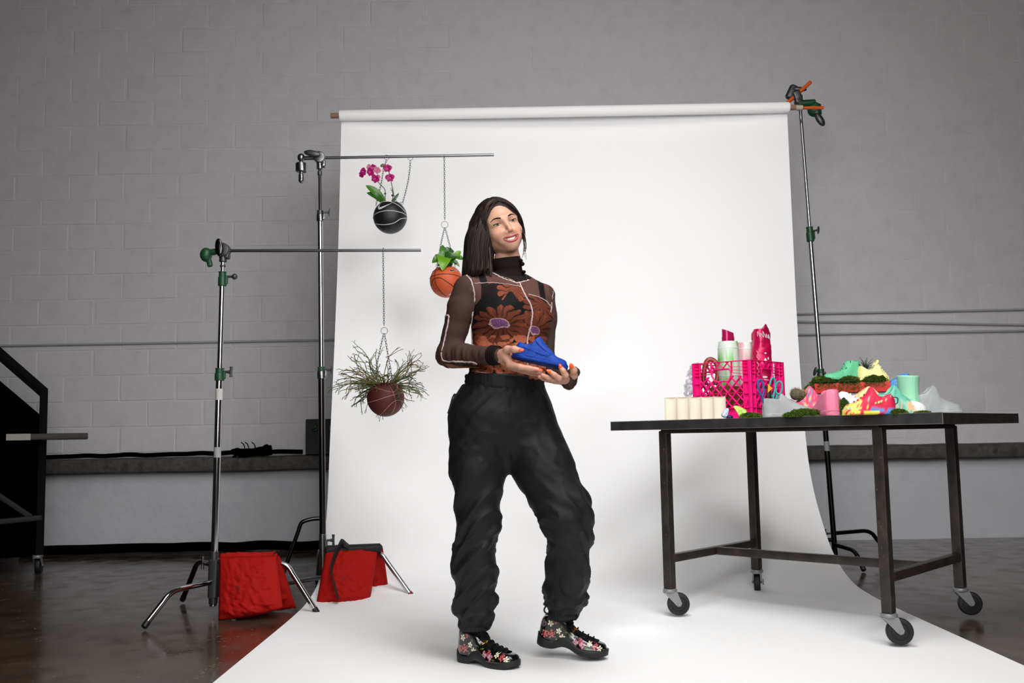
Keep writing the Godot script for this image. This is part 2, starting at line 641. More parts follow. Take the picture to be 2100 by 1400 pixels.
func backdrop() -> void:
	var t := thing("paper_backdrop", "wide roll of white seamless paper hanging down and sweeping across the floor", "backdrop", Vector3(0.35, 0, -5.95))
	# profile of the sweep: (depth from the roll, height), left edge and right edge
	var pl := [Vector2(0.0, 2.85), Vector2(0.10, 2.1), Vector2(0.24, 1.4), Vector2(0.38, 0.83), Vector2(0.46, 0.48), Vector2(0.57, 0.24), Vector2(0.68, 0.10), Vector2(0.82, 0.045), Vector2(1.05, 0.014), Vector2(1.3, 0.005), Vector2(1.6, 0.003), Vector2(2.2, 0.003), Vector2(3.0, 0.003), Vector2(3.7, 0.003)]
	var pr := [Vector2(0.0, 2.85), Vector2(0.0, 2.1), Vector2(0.01, 1.4), Vector2(0.07, 0.80), Vector2(0.17, 0.50), Vector2(0.35, 0.27), Vector2(0.49, 0.15), Vector2(0.66, 0.07), Vector2(0.84, 0.026), Vector2(1.08, 0.009), Vector2(1.3, 0.004), Vector2(1.6, 0.003), Vector2(2.2, 0.003), Vector2(3.0, 0.003), Vector2(3.7, 0.003)]
	var path: Array = []
	for side in [pl, pr]:
		var p: Array = []
		for q in side: p.push_back(Vector3(0, q.y, q.x - 0.033))
		path.push_back(spline(p, 8))
	var up: Array = []
	var n: int = path[0].size()
	var b := MB.new()
	var grid: Array = []
	for j in 2:
		for i in n:
			var row := PackedVector3Array()
			for k in 17:
				var f := k / 16.0
				var p: Vector3 = path[0][i].lerp(path[1][i], f)
				p.x = lerpf(-1.40, 1.41, f)
				p.z -= sin(f * PI) * 0.05 * clampf(p.y, 0, 1)
				row.push_back(p)
			grid.push_back(row)
		if j == 0: up = grid.duplicate()
	# thickness: second skin just behind
	var rows: Array = []
	for i in n:
		var row := PackedVector3Array()
		for k in 17: row.push_back(up[i][k])
		var a: Vector3 = up[maxi(i - 1, 0)][8]
		var c: Vector3 = up[mini(i + 1, n - 1)][8]
		var nn := Vector3(1, 0, 0).cross((c - a).normalized()) * 0.0008
		for k in range(16, -1, -1): row.push_back(up[i][k] + nn * (1 if nn.y < 0 or nn.z < 0 else -1))
		rows.push_back(row)
	b.skin(rows)
	obj("sheet", b, M.paper, t, 0.3)
	b = MB.new()
	var prof: Array = []
	for k in 2: prof.push_back(Vector2(0.034, 2.826 * k))
	b.lathe([Vector2(0.026, 0.0), Vector2(0.031, 0.002), Vector2(0.034, 0.008), Vector2(0.034, 2.816), Vector2(0.031, 2.822), Vector2(0.026, 2.824)], 32, Transform3D(Basis(Vector3(0, 1, 0), Vector3(1, 0.0, 0), Vector3(0, 0, -1)), Vector3(-1.408, 2.846, 0)))
	obj("paper_roll", b, M.paper, t)
	b = MB.new()
	b.cyl(Vector3(-1.46, 2.846, 0), Vector3(1.455, 2.846, 0), 0.017, 16)
	obj("core_pipe", b, mat(Color(0.55, 0.42, 0.33), 0.7), t)

# T-handled or oval tightening knob on a short screw
func knob(parent: Node, at: Vector3, dir: Vector3, kind := "oval", m: Material = null, size := 0.03) -> void:
	var b := MB.new()
	b.cyl(at, at + dir * 0.028, 0.006, 8)
	var c := at + dir * 0.034
	if kind == "oval":
		var up := Vector3.UP
		var s := up.cross(dir).normalized()
		b.ball(c, Vector3(size * 0.45, size, size * 0.22), Basis(s, (up + s * 0.35).normalized(), dir) if true else Basis(), 12, 8)
	elif kind == "tee":
		b.tube([c - Vector3(0, size, 0), c - Vector3(0, size * 0.4, 0), c + Vector3(0, size * 0.4, 0), c + Vector3(0, size, 0)], [0.008, 0.0065, 0.0065, 0.008], 8)
		b.cyl(at + dir * 0.02, c, 0.009, 10)
	else:
		b.ball(c + dir * 0.006, Vector3.ONE * size * 0.5, Basis(), 12, 8)
	obj("knob", b, m if m else M.cast, parent)

func collar(parent: Node, c: Vector3, r: float, h: float, m: Material, m2: Material = null) -> void:
	var b := MB.new()
	b.lathe([Vector2(r * 0.8, -h * 0.5), Vector2(r, -h * 0.46), Vector2(r, h * 0.10), Vector2(r * 0.86, h * 0.16)], 20, Transform3D(Basis(), c))
	b.box(c + Vector3(r * 0.95, -h * 0.05, 0), Vector3(0.014, h * 0.6, 0.018), 0.003)
	var o := obj("collar", b, m2 if m2 else m, parent)
	b = MB.new()
	b.lathe([Vector2(r * 0.86, h * 0.14), Vector2(r * 0.86, h * 0.44), Vector2(r * 0.95, h * 0.45), Vector2(r * 0.95, h * 0.5), Vector2(r * 0.6, h * 0.52)], 20, Transform3D(Basis(), c))
	obj("collar_band", b, m, o)

# bent leg of a C-stand: from the column at height h out along an angle, then steeply down to the floor
func leg(parent: Node, h: float, ang: float, reach: float, out: float, m: Material, cap: Material) -> void:
	var d := Vector3(cos(ang), 0, sin(ang))
	var a := Vector3(0, h, 0)
	var p1 := d * (out - 0.06) + Vector3(0, h - 0.005, 0)
	var p2 := d * (out + 0.015) + Vector3(0, h - 0.03, 0)
	var foot := d * reach + Vector3(0, 0.018, 0)
	var p3 := p2.lerp(foot, 0.18)
	var path: Array = [a, a.lerp(p1, 0.6)]
	path.append_array(spline([p1, p1.lerp(p2, 0.55) + Vector3(0, 0.006, 0), p2, p3], 4))
	path.append_array([p3.lerp(foot, 0.5), foot])
	var b := MB.new()
	b.tube(path, 0.0128, 14)
	var o := obj("leg", b, m, parent)
	b = MB.new()
	var dn := (foot - p3).normalized()
	b.cyl(foot - dn * 0.02, foot + dn * 0.012, 0.0145, 12, 0.003)
	obj("foot_cap", b, cap, o)

func grip_head(parent: Node, c: Vector3, m: Material, m2: Material) -> void:
	var b := MB.new()
	b.cyl(c + Vector3(0, 0, -0.026), c + Vector3(0, 0, 0.026), 0.034, 20, 0.004)
	b.cyl(c + Vector3(0, -0.06, 0), c + Vector3(0, -0.02, 0), 0.019, 16, 0.003)
	b.box(c + Vector3(0.018, -0.03, 0), Vector3(0.03, 0.03, 0.036), 0.006)
	var o := obj("grip_head", b, m, parent)
	b = MB.new()
	b.cyl(c + Vector3(0, 0, 0.024), c + Vector3(0, 0, 0.045), 0.012, 12)
	b.ball(c + Vector3(-0.006, 0.004, 0.05), Vector3(0.020, 0.046, 0.009), Basis(Vector3.BACK, 0.12), 14, 10)
	obj("wing_knob", b, m2, o)

func stands() -> void:
	var dark := mat(Color(0.28, 0.27, 0.27), 0.22, 1.0)
	# --- shorter stand, left
	var t := thing("light_stand", "shorter chrome light stand with green collars and boom arm, on the bare floor", "light stand", Vector3(-1.462, 0, -4.79))
	t.rotation.z = -0.018
	var b := MB.new()
	b.cyl(Vector3(0, 0.05, 0), Vector3(0, 0.30, 0), 0.021, 18, 0.003)
	b.box(Vector3(0, 0.17, 0), Vector3(0.046, 0.19, 0.046), 0.008)
	obj("base_bracket", b, M.cast, t)
	b = MB.new(); b.cyl(Vector3(0, 0.04, 0), Vector3(0, 1.13, 0), 0.0172, 20, 0.002); obj("column", b, M.chrome, t)
	b = MB.new(); b.cyl(Vector3(0, 1.13, 0), Vector3(0, 1.62, 0), 0.0134, 18, 0.002); obj("riser", b, M.chrome, t)
	b = MB.new(); b.cyl(Vector3(0, 1.62, 0), Vector3(0, 1.76, 0), 0.0100, 16, 0.002); obj("riser", b, M.chrome, t)
	collar(t, Vector3(0, 1.155, 0), 0.0235, 0.062, M.green)
	collar(t, Vector3(0, 1.63, 0), 0.021, 0.072, M.green, M.green)
	b = MB.new(); b.cyl(Vector3(0, 1.69, 0), Vector3(0, 1.70, 0), 0.014, 16); b.cyl(Vector3(0, 1.715, 0), Vector3(0, 1.722, 0), 0.013, 16); obj("spigot_ring", b, M.cast, t)
	knob(t, Vector3(0.022, 1.168, 0), Vector3.RIGHT, "tee", M.cast, 0.026)
	knob(t, Vector3(0.020, 1.642, 0), Vector3.RIGHT, "round", M.cast, 0.03)
	knob(t, Vector3(-0.022, 0.245, 0), Vector3.LEFT, "tee", M.chrome_dull, 0.03)
	b = MB.new(); b.cyl(Vector3(0, 1.03, 0), Vector3(0, 1.085, 0), 0.0178, 18); b.box(Vector3(0.0, 1.075, 0.0180), Vector3(0.012, 0.018, 0.0008)); obj("tape_label", b, mat(Color(0.75, 0.74, 0.72), 0.6), t)
	b = MB.new(); b.cyl(Vector3(0, 0.75, 0), Vector3(0, 0.80, 0), 0.0176, 18); obj("tape_label", b, mat(Color(0.6, 0.6, 0.6), 0.6), t)
	grip_head(t, Vector3(0.0, 1.775, 0.0), M.cast, dark)
	b = MB.new()
	b.cyl(Vector3(-0.075, 1.762, 0.0), Vector3(-0.035, 1.768, 0.0), 0.016, 14, 0.003)
	b.ball(Vector3(-0.085, 1.752, 0.0), Vector3(0.03, 0.036, 0.03), Basis(), 16, 10)
	b.box(Vector3(-0.068, 1.715, 0.0), Vector3(0.026, 0.05, 0.02), 0.006, Basis(Vector3.BACK, 0.3))
	obj("gobo_clamp", b, M.green, t)
	b = MB.new(); b.cyl(Vector3(-0.10, 1.7720, 0.0), Vector3(0.985, 1.774, 0.0), 0.0076, 12, 0.001); obj("boom_arm", b, M.chrome_dull, t)
	var rub := mat(Color(0.05, 0.055, 0.07), 0.5)
	leg(t, 0.255, 0.02, 0.50, 0.345, M.chrome, rub)
	leg(t, 0.155, PI - 1.08, 0.405, 0.27, M.chrome, rub)
	leg(t, 0.235, PI + 0.93, 0.44, 0.24, dark, rub)
	# --- taller stand
	t = thing("light_stand", "taller chrome light stand beside the white paper with a silver grip head and boom arm", "light stand", Vector3(-1.02, 0, -5.25))
	t.rotation.z = 0.009
	b = MB.new(); b.cyl(Vector3(0, 0.10, 0), Vector3(0, 0.33, 0), 0.0195, 18, 0.003); b.cyl(Vector3(0, 0.03, 0), Vector3(0, 0.1, 0), 0.01, 12); b.box(Vector3(0.016, 0.23, 0), Vector3(0.02, 0.13, 0.03), 0.005); obj("base_bracket", b, M.chrome_dull, t)
	b = MB.new(); b.cyl(Vector3(0, 0.10, 0), Vector3(0, 1.17, 0), 0.0172, 20, 0.002); obj("column", b, dark, t)
	b = MB.new(); b.cyl(Vector3(0, 1.17, 0), Vector3(0, 2.05, 0), 0.0140, 18, 0.002); obj("riser", b, M.chrome, t)
	b = MB.new(); b.cyl(Vector3(0, 2.05, 0), Vector3(0, 2.34, 0), 0.0085, 16, 0.002); obj("riser", b, dark, t)
	collar(t, Vector3(0, 1.185, 0), 0.0225, 0.066, M.green, M.chrome_dull)
	collar(t, Vector3(0, 2.045, 0), 0.0195, 0.06, M.cast, M.chrome_dull)
	var oval := mat(Color(0.36, 0.41, 0.41), 0.4, 0.4)
	knob(t, Vector3(0.018, 2.065, 0), Vector3.RIGHT, "oval", oval, 0.028)
	knob(t, Vector3(0.022, 1.20, 0), Vector3.RIGHT, "oval", M.cast, 0.026)
	knob(t, Vector3(0.022, 0.295, 0), Vector3.RIGHT, "tee", M.cast, 0.03)
	b = MB.new(); b.cyl(Vector3(0, 2.275, 0), Vector3(0, 2.295, 0), 0.013, 16); obj("spigot_ring", b, M.cast, t)
	b = MB.new()
	var c := Vector3(0.0, 2.372, 0.0)
	b.cyl(c + Vector3(0, 0, -0.026), c + Vector3(0, 0, 0.026), 0.032, 20, 0.004)
	b.cyl(c + Vector3(0, -0.065, 0), c + Vector3(0, -0.02, 0), 0.017, 16, 0.003)
	b.box(c + Vector3(0.02, -0.035, 0), Vector3(0.03, 0.04, 0.036), 0.006)
	var o := obj("grip_head", b, M.chrome_dull, t)
	b = MB.new()
	b.ball(c + Vector3(-0.035, 0.016, 0.034), Vector3(0.046, 0.018, 0.011), Basis(Vector3.BACK, -0.2), 14, 10)
	obj("wing_knob", b, M.cast, o)
	b = MB.new()
	b.cyl(Vector3(-0.105, 2.372, 0), Vector3(-0.02, 2.372, 0), 0.011, 12, 0.002)
	b.ball(Vector3(-0.102, 2.376, 0), Vector3(0.021, 0.023, 0.021), Basis(), 14, 8)
	b.cyl(Vector3(-0.102, 2.355, 0), Vector3(-0.102, 2.275, 0), 0.011, 12, 0.002)
	b.cyl(Vector3(-0.102, 2.345, 0), Vector3(-0.102, 2.295, 0), 0.031, 20, 0.004)
	b.cyl(Vector3(-0.102, 2.285, 0), Vector3(-0.102, 2.255, 0), 0.015, 14, 0.004)
	b.ball(Vector3(-0.102, 2.25, 0), Vector3(0.016, 0.018, 0.016), Basis(), 12, 8)
	obj("gobo_clamp", b, M.chrome_dull, t)
	b = MB.new(); b.cyl(Vector3(-0.12, 2.372, 0.0), Vector3(0.96, 2.362, 0.0), 0.0082, 12, 0.001); obj("boom_arm", b, M.chrome_dull, t)
	leg(t, 0.245, -0.0 + 0.28, 0.50, 0.33, M.chrome, mat(Color(0.45, 0.06, 0.06), 0.5))
	leg(t, 0.105, 2.36, 0.48, 0.30, M.chrome_dull, rub)
	leg(t, 0.22, 4.45, 0.45, 0.28, M.chrome, rub)
	# --- stands that carry the paper roll
	t = thing("light_stand", "slim chrome light stand with green clamps holding the right end of the paper roll", "light stand", Vector3(1.985, 0, -6.16))
	t.rotation.z = 0.030
	b = MB.new(); b.cyl(Vector3(0, 0.05, 0), Vector3(0, 1.18, 0), 0.0165, 18, 0.002); obj("column", b, dark, t)
	b = MB.new(); b.cyl(Vector3(0, 1.18, 0), Vector3(0, 2.08, 0), 0.0135, 18, 0.002); obj("riser", b, M.chrome, t)
	b = MB.new(); b.cyl(Vector3(0, 2.08, 0), Vector3(0, 2.93, 0), 0.0105, 16, 0.002); obj("riser", b, M.chrome, t)
	collar(t, Vector3(0, 2.08, 0), 0.024, 0.095, M.green)
	collar(t, Vector3(0, 1.18, 0), 0.024, 0.07, M.green, M.cast)
	b = MB.new(); b.cyl(Vector3(0, 0.70, 0), Vector3(0, 0.76, 0), 0.0172, 16); obj("tape_label", b, mat(Color(0.5, 0.5, 0.5), 0.6), t)
	knob(t, Vector3(0.018, 2.10, 0.01), Vector3(0.8, 0, 0.6), "oval", M.cast, 0.03)
	knob(t, Vector3(-0.018, 1.20, 0.01), Vector3(-0.8, 0, 0.6), "oval", M.cast, 0.03)
	knob(t, Vector3(-0.017, 0.19, 0), Vector3.LEFT, "tee", M.cast, 0.028)
	knob(t, Vector3(-0.017, 0.10, 0), Vector3.LEFT, "tee", M.cast, 0.024)
	b = MB.new()
	b.cyl(Vector3(0, 2.90, 0), Vector3(0, 3.0, 0), 0.021, 16, 0.003)
	b.ball(Vector3(0.09, 2.90, 0.0), Vector3(0.045, 0.05, 0.04), Basis(), 14, 10)
	b.cyl(Vector3(0.0, 2.945, 0), Vector3(0.10, 2.945, 0), 0.022, 14, 0.003)
	b.cyl(Vector3(0.10, 2.93, 0), Vector3(0.10, 2.86, 0), 0.036, 18, 0.004)
	o = obj("grip_head", b, M.green, t)
	b = MB.new()
	b.ball(Vector3(0.115, 2.825, 0.02), Vector3(0.024, 0.05, 0.02), Basis(Vector3.BACK, 0.5), 12, 8)
	obj("wing_knob", b, M.cast, o)
	b = MB.new()
	b.ball(Vector3(0.0, 3.03, 0.025), Vector3(0.045, 0.016, 0.016), Basis(Vector3.BACK, -0.1), 12, 8)
	obj("wing_knob", b, M.cast, o)
	b = MB.new()
	b.box(Vector3(-0.045, 3.02, 0), Vector3(0.06, 0.10, 0.05), 0.014, Basis(Vector3.BACK, -0.5))
	obj("clamp_block", b, M.cast, o)
	leg(t, 0.19, -0.42, 0.44, 0.30, dark, rub)
	leg(t, 0.12, 1.45, 0.36, 0.28, dark, rub)
	leg(t, 0.15, 3.6, 0.44, 0.30, dark, rub)
	# spring clamps with orange grips
	t = thing("spring_clamp", "spring clamp with long orange handle grips at the end of the paper roll", "clamp", Vector3(1.84, 2.93, -6.05))
	b = MB.new()
	b.tube([Vector3(-0.10, -0.055, 0.02), Vector3(-0.03, 0.0, 0.02), Vector3(0.09, 0.105, 0.03)], [0.014, 0.016, 0.016], 8, true, false, 0.75)
	obj("grip_handle", b, M.orange, t)
	b = MB.new()
	b.tube([Vector3(0.035, -0.065, 0.03), Vector3(0.10, -0.072, 0.05), Vector3(0.155, -0.075, 0.055)], [0.013, 0.015, 0.014], 8, true, false, 0.75)
	obj("grip_handle", b, M.orange, t)
	b = MB.new()
	b.box(Vector3(0.0, 0.012, 0.03), Vector3(0.05, 0.07, 0.036), 0.008, Basis(Vector3.BACK, 0.3))
	b.cyl(Vector3(0.0, -0.02, 0.0), Vector3(0.0, -0.02, 0.05), 0.016, 12, 0.002)
	obj("jaw", b, M.cast, t)
	b = MB.new(); b.cyl(Vector3(-0.03, -0.06, 0.03), Vector3(0.03, -0.066, 0.035), 0.017, 12, 0.003); obj("tape_wrap", b, mat(Color(0.72, 0.68, 0.60), 0.7), t)
	t = thing("light_stand", "light stand mostly hidden behind the left edge of the paper, one bent leg showing", "light stand", Vector3(-0.93, 0, -6.25))
	b = MB.new(); b.cyl(Vector3(0, 0.05, 0), Vector3(0, 1.4, 0), 0.0165, 16, 0.002); obj("column", b, dark, t)
	b = MB.new(); b.cyl(Vector3(0, 1.4, 0), Vector3(0, 2.80, 0), 0.012, 16, 0.002); obj("riser", b, dark, t)
	b = MB.new(); b.cyl(Vector3(-0.05, 2.80, 0.0), Vector3(-0.05, 2.80, 0.23), 0.015, 12); b.box(Vector3(-0.03, 2.80, 0), Vector3(0.08, 0.06, 0.06), 0.008); b.box(Vector3(-0.05, 2.815, 0.215), Vector3(0.03, 0.03, 0.03), 0.004); obj("grip_head", b, M.cast, t)
	leg(t, 0.34, PI - 0.22, 0.52, 0.40, dark, rub)
	leg(t, 0.30, 5.0, 0.45, 0.30, dark, rub)
	leg(t, 0.26, 4.0, 0.45, 0.30, dark, rub)

# one hanging half of a sandbag: a pillow whose top edge hangs from a to b and bottom edge lies from c to d
func bag_half(a: Vector3, b2: Vector3, c: Vector3, d: Vector3, fat: float, outw: Vector3, sd: int) -> MB:
	var b := MB.new()
	var nz := noise(sd, 1.0, 3)
	var rows: Array = []
	var nu := 34
	var nv := 40
	for i in nv + 1:
		var t := float(i) / nv
		var row := PackedVector3Array()
		for side in [1.0, -1.0]:
			for j in nu + 1:
				var s := float(j) / nu if side > 0 else 1.0 - float(j) / nu
				if side < 0 and (j == 0 or j == nu): continue
				# straight edges bow a little
				var l := a.lerp(c, t)
				var r := b2.lerp(d, t)
				var p := l.lerp(r, s)
				p.y -= 0.012 * sin(s * PI) * t
				var e := minf(minf(s, 1.0 - s) * 2.0, 1.0)
				var puff := pow(sin(e * PI * 0.5), 0.55)
				var vert_f := pow(clampf(t * 1.15, 0, 1), 0.55) * pow(clampf((1.0 - t) * 7.0, 0.0, 1.0), 0.5)
				var th := fat * puff * (0.16 + 0.84 * vert_f) * (0.5 if side < 0 else 1.0)
				if t > 0.999: th = 0.002
				# gathers run down from the top, creases round the belly
				var w := (0.35 - absf(nz.get_noise_2d(s * 7.0 - t * 2.0, t * 1.0 + side * 9.0))) * 0.030 * (1.0 - 0.75 * t)
				w += (0.3 - absf(nz.get_noise_2d(s * 2.2 + t * 3.0 + 20.0, t * 2.6 - s * 1.5))) * 0.022
				w += (absf(nz.get_noise_2d(s * 4.0 + t * 5.0, t * 6.0 - s * 3.0 + 30.0 * side)) - 0.2) * 0.022 * puff
				row.push_back(p + outw * side * (th + w * clampf(e * 3.0, 0.0, 1.0) * (0.35 + 0.65 * t)))
		rows.push_back(row)
	b.skin(rows)
	return b

func lettering(s: String, h: float, m: Material, called: String, parent: Node, xf: Transform3D, bold := false) -> void:
	var tm := TextMesh.new()
	tm.text = s
	var f := SystemFont.new()
	f.font_names = PackedStringArray(["Droid Sans"])
	if bold: f.font_weight = 700
	tm.font = f
	tm.font_size = 32
	tm.pixel_size = h / 23.0
	tm.depth = 0.0012
	var o := put(tm, called, m, parent)
	o.transform = xf

func sandbags() -> void:
	var t := thing("sandbag", "red sandbag marked 25 slung over the leg of the shorter stand", "sandbag", Vector3(-1.25, 0, -4.74))
	var base := Vector3(-1.25, 0, -4.74)
	obj("bag", bag_half(Vector3(-0.165, 0.272, 0.005), Vector3(0.105, 0.278, 0.005), Vector3(-0.140, -0.001, 0.10), Vector3(0.160, 0.050, 0.10), 0.058, Vector3(0, 0.1, 1).normalized(), 3), M.red, t, -2.0)
	obj("bag", bag_half(Vector3(-0.15, 0.272, -0.02), Vector3(0.115, 0.278, -0.02), Vector3(-0.12, 0.015, -0.13), Vector3(0.175, 0.015, -0.11), 0.055, Vector3(0, 0.1, -1).normalized(), 5), M.red, t, -2.0)
	var b := MB.new()
	b.tube(spline([Vector3(-0.165, 0.277, -0.008), Vector3(-0.08, 0.281, -0.006), Vector3(0.02, 0.279, -0.008), Vector3(0.108, 0.283, -0.008)], 6), [0.014, 0.018, 0.016, 0.019, 0.017, 0.016, 0.019, 0.017, 0.018, 0.016, 0.017, 0.019, 0.016, 0.018, 0.017, 0.016, 0.017, 0.018, 0.014], 12)
	obj("saddle", b, M.red, t, -2.0)
	b = MB.new()
	b.tube(spline([Vector3(0.085, 0.275, 0.0), Vector3(0.11, 0.30, 0.0), Vector3(0.115, 0.27, -0.03)], 4), 0.01, 6, true, false, 0.4)
	obj("strap", b, M.black, t)
	lettering("25", 0.017, mat(Color(0.14, 0.03, 0.02), 0.8), "number", t, Transform3D(Basis(Vector3.RIGHT, -0.28), Vector3(-0.045, 0.150, 0.126)))
	t = thing("sandbag", "red sandbag with a black top band and hanging strap, on the white paper", "sandbag", Vector3(-0.83, 0, -5.12))
	obj("bag", bag_half(Vector3(-0.145, 0.262, 0.03), Vector3(0.115, 0.262, -0.03), Vector3(-0.175, 0.01, 0.13), Vector3(0.085, 0.008, 0.06), 0.062, Vector3(0.2, 0.1, 1).normalized(), 13), M.red, t, -2.0)
	obj("bag", bag_half(Vector3(-0.12, 0.262, -0.01), Vector3(0.135, 0.262, -0.06), Vector3(-0.11, 0.01, -0.14), Vector3(0.155, 0.035, -0.13), 0.055, Vector3(0.2, 0.1, -1).normalized(), 15), M.red, t, -2.0)
	b = MB.new()
	b.box(Vector3(-0.01, 0.262, -0.012), Vector3(0.295, 0.042, 0.06), 0.012, Basis(Vector3.UP, 0.2))
	obj("top_band", b, M.black, t)
	b = MB.new()
	b.tube(spline([Vector3(-0.03, 0.275, 0.02), Vector3(-0.06, 0.298, 0.045), Vector3(-0.085, 0.25, 0.075), Vector3(-0.10, 0.18, 0.125), Vector3(-0.075, 0.11, 0.175), Vector3(-0.055, 0.04, 0.185)], 5), 0.023, 8, true, false, 0.14, Vector3(1, 0.2, 0))
	obj("strap", b, M.black, t)
	lettering("25", 0.016, mat(Color(0.18, 0.03, 0.02), 0.8), "number", t, Transform3D(Basis(Vector3.UP, 0.2) * Basis(Vector3.RIGHT, -0.2), Vector3(-0.035, 0.135, 0.150)))

func caster(parent: Node, at: Vector3, turn: float, brake := false) -> void:
	var bs := Basis(Vector3.UP, turn)
	var b := MB.new()
	var hub := at + bs * Vector3(0.036, -0.068, 0)
	b.cyl(at + Vector3(0, -0.016, 0), at, 0.032, 16, 0.003)
	for s in [-1, 1]:
		var pl := PackedVector2Array([Vector2(-0.03, -0.014), Vector2(0.03, -0.014), Vector2(0.050, -0.064), Vector2(0.044, -0.076), Vector2(0.032, -0.078), Vector2(0.022, -0.07)])
		b.slab(pl, 0.003, Transform3D(bs, at + bs * Vector3(0, 0, s * 0.021 - 0.0015)))
	b.box(at + bs * Vector3(0, -0.017, 0), Vector3(0.06, 0.005, 0.044), 0.001, bs)
	b.cyl(hub - bs.z * 0.026, hub + bs.z * 0.026, 0.006, 8)
	var o := obj("caster", b, M.fork, parent)
	b = MB.new()
	var R := 0.0508
	var prof := [Vector2(0.012, -0.017), Vector2(R * 0.62, -0.013), Vector2(R * 0.66, -0.016), Vector2(R * 0.90, -0.016), Vector2(R * 0.98, -0.012), Vector2(R, -0.004), Vector2(R, 0.004), Vector2(R * 0.98, 0.012), Vector2(R * 0.90, 0.016), Vector2(R * 0.66, 0.016), Vector2(R * 0.62, 0.013), Vector2(0.012, 0.017)]
	b.lathe(prof, 28, Transform3D(Basis(bs.x, bs.z, bs.x.cross(bs.z)), hub))
	obj("wheel", b, M.rubber, o)
	if brake:
		b = MB.new()
		b.box(hub + bs * Vector3(0.03, 0.01, 0.0), Vector3(0.05, 0.006, 0.03), 0.002, bs * Basis(Vector3.BACK, -0.5))
		b.box(hub + bs * Vector3(0.0, 0.0, 0.03), Vector3(0.012, 0.03, 0.006), 0.002, bs)
		obj("brake_lever", b, M.fork, o)

func table() -> void:
	var t := thing("work_table", "tall work table with a black top on a dark steel frame with casters", "table", Vector3(1.326, 0, -4.445), deg_to_rad(-43.2))
	var b := MB.new()
	b.box(Vector3(0, 0.8655, 0), Vector3(1.524, 0.039, 0.894), 0.002)
	obj("tabletop", b, M.top, t)
	# steel angle round the rim of the top: front lighter worn edge
	for s in [-1, 1]:
		b = MB.new()
		b.box(Vector3(0, 0.866, s * 0.449), Vector3(1.53, 0.040, 0.004), 0.0008)
		obj("edge_strip", b, M.top, t)
		b = MB.new()
		b.box(Vector3(s * 0.764, 0.866, 0), Vector3(0.004, 0.040, 0.90), 0.0008)
		obj("edge_strip", b, M.steel, t)
	var worn := mat(Color(0.50, 0.48, 0.46), 0.5, 0.5)
	for s in [-1, 1]:
		for y in [0.887, 0.8455]:
			b = MB.new(); b.box(Vector3(0, y, s * 0.4500), Vector3(1.532, 0.0016, 0.003), 0.0004); obj("worn_edge", b, worn, t)
	b = MB.new(); b.box(Vector3(0.7655, 0.866, 0.4505), Vector3(0.0025, 0.042, 0.0025), 0.0005); obj("worn_edge", b, worn, t)
	b = MB.new()
	b.box(Vector3(0, 0.836, 0.39), Vector3(1.02, 0.018, 0.04), 0.002)
	b.box(Vector3(0, 0.836, -0.39), Vector3(1.02, 0.018, 0.04), 0.002)
	b.box(Vector3(-0.5, 0.836, 0), Vector3(0.04, 0.018, 0.78), 0.002)
	b.box(Vector3(0.5, 0.836, 0), Vector3(0.04, 0.018, 0.78), 0.002)
	obj("top_rail", b, M.steel, t)
	var turn := deg_to_rad(43.2)
	for q in [[-0.5, 0.39, turn - 0.02, false], [0.5, 0.39, turn - 0.12, false], [-0.5, -0.39, turn + 1.35, true], [0.5, -0.39, turn - 0.1, false]]:
		b = MB.new()
		b.box(Vector3(q[0], 0.484, q[1]), Vector3(0.042, 0.71, 0.042), 0.003)
		obj("leg", b, M.steel, t)
		caster(t, Vector3(q[0], 0.129, q[1]), q[2], q[3])
	for s in [-0.5, 0.5]:
		b = MB.new()
		b.box(Vector3(s, 0.262, 0), Vector3(0.036, 0.036, 0.74), 0.003)
		obj("stretcher", b, M.steel, t)
	b = MB.new()
	b.box(Vector3(0, 0.262, 0.0), Vector3(0.964, 0.036, 0.036), 0.003)
	obj("stretcher", b, M.steel, t)
	# old scuffed paint marks
	b = MB.new()
	for k in 26:
		var lx := 0.5 if k % 2 == 0 else -0.5
		var yy := rng.randf_range(0.15, 0.8)
		b.box(Vector3(lx + rng.randf_range(-0.016, 0.016), yy, 0.39 + 0.0214), Vector3(rng.randf_range(0.001, 0.004), rng.randf_range(0.003, 0.010), 0.0006))
	obj("scuff_marks", b, mat(Color(0.30, 0.26, 0.23), 0.6), t).set_meta("kind", "stuff")

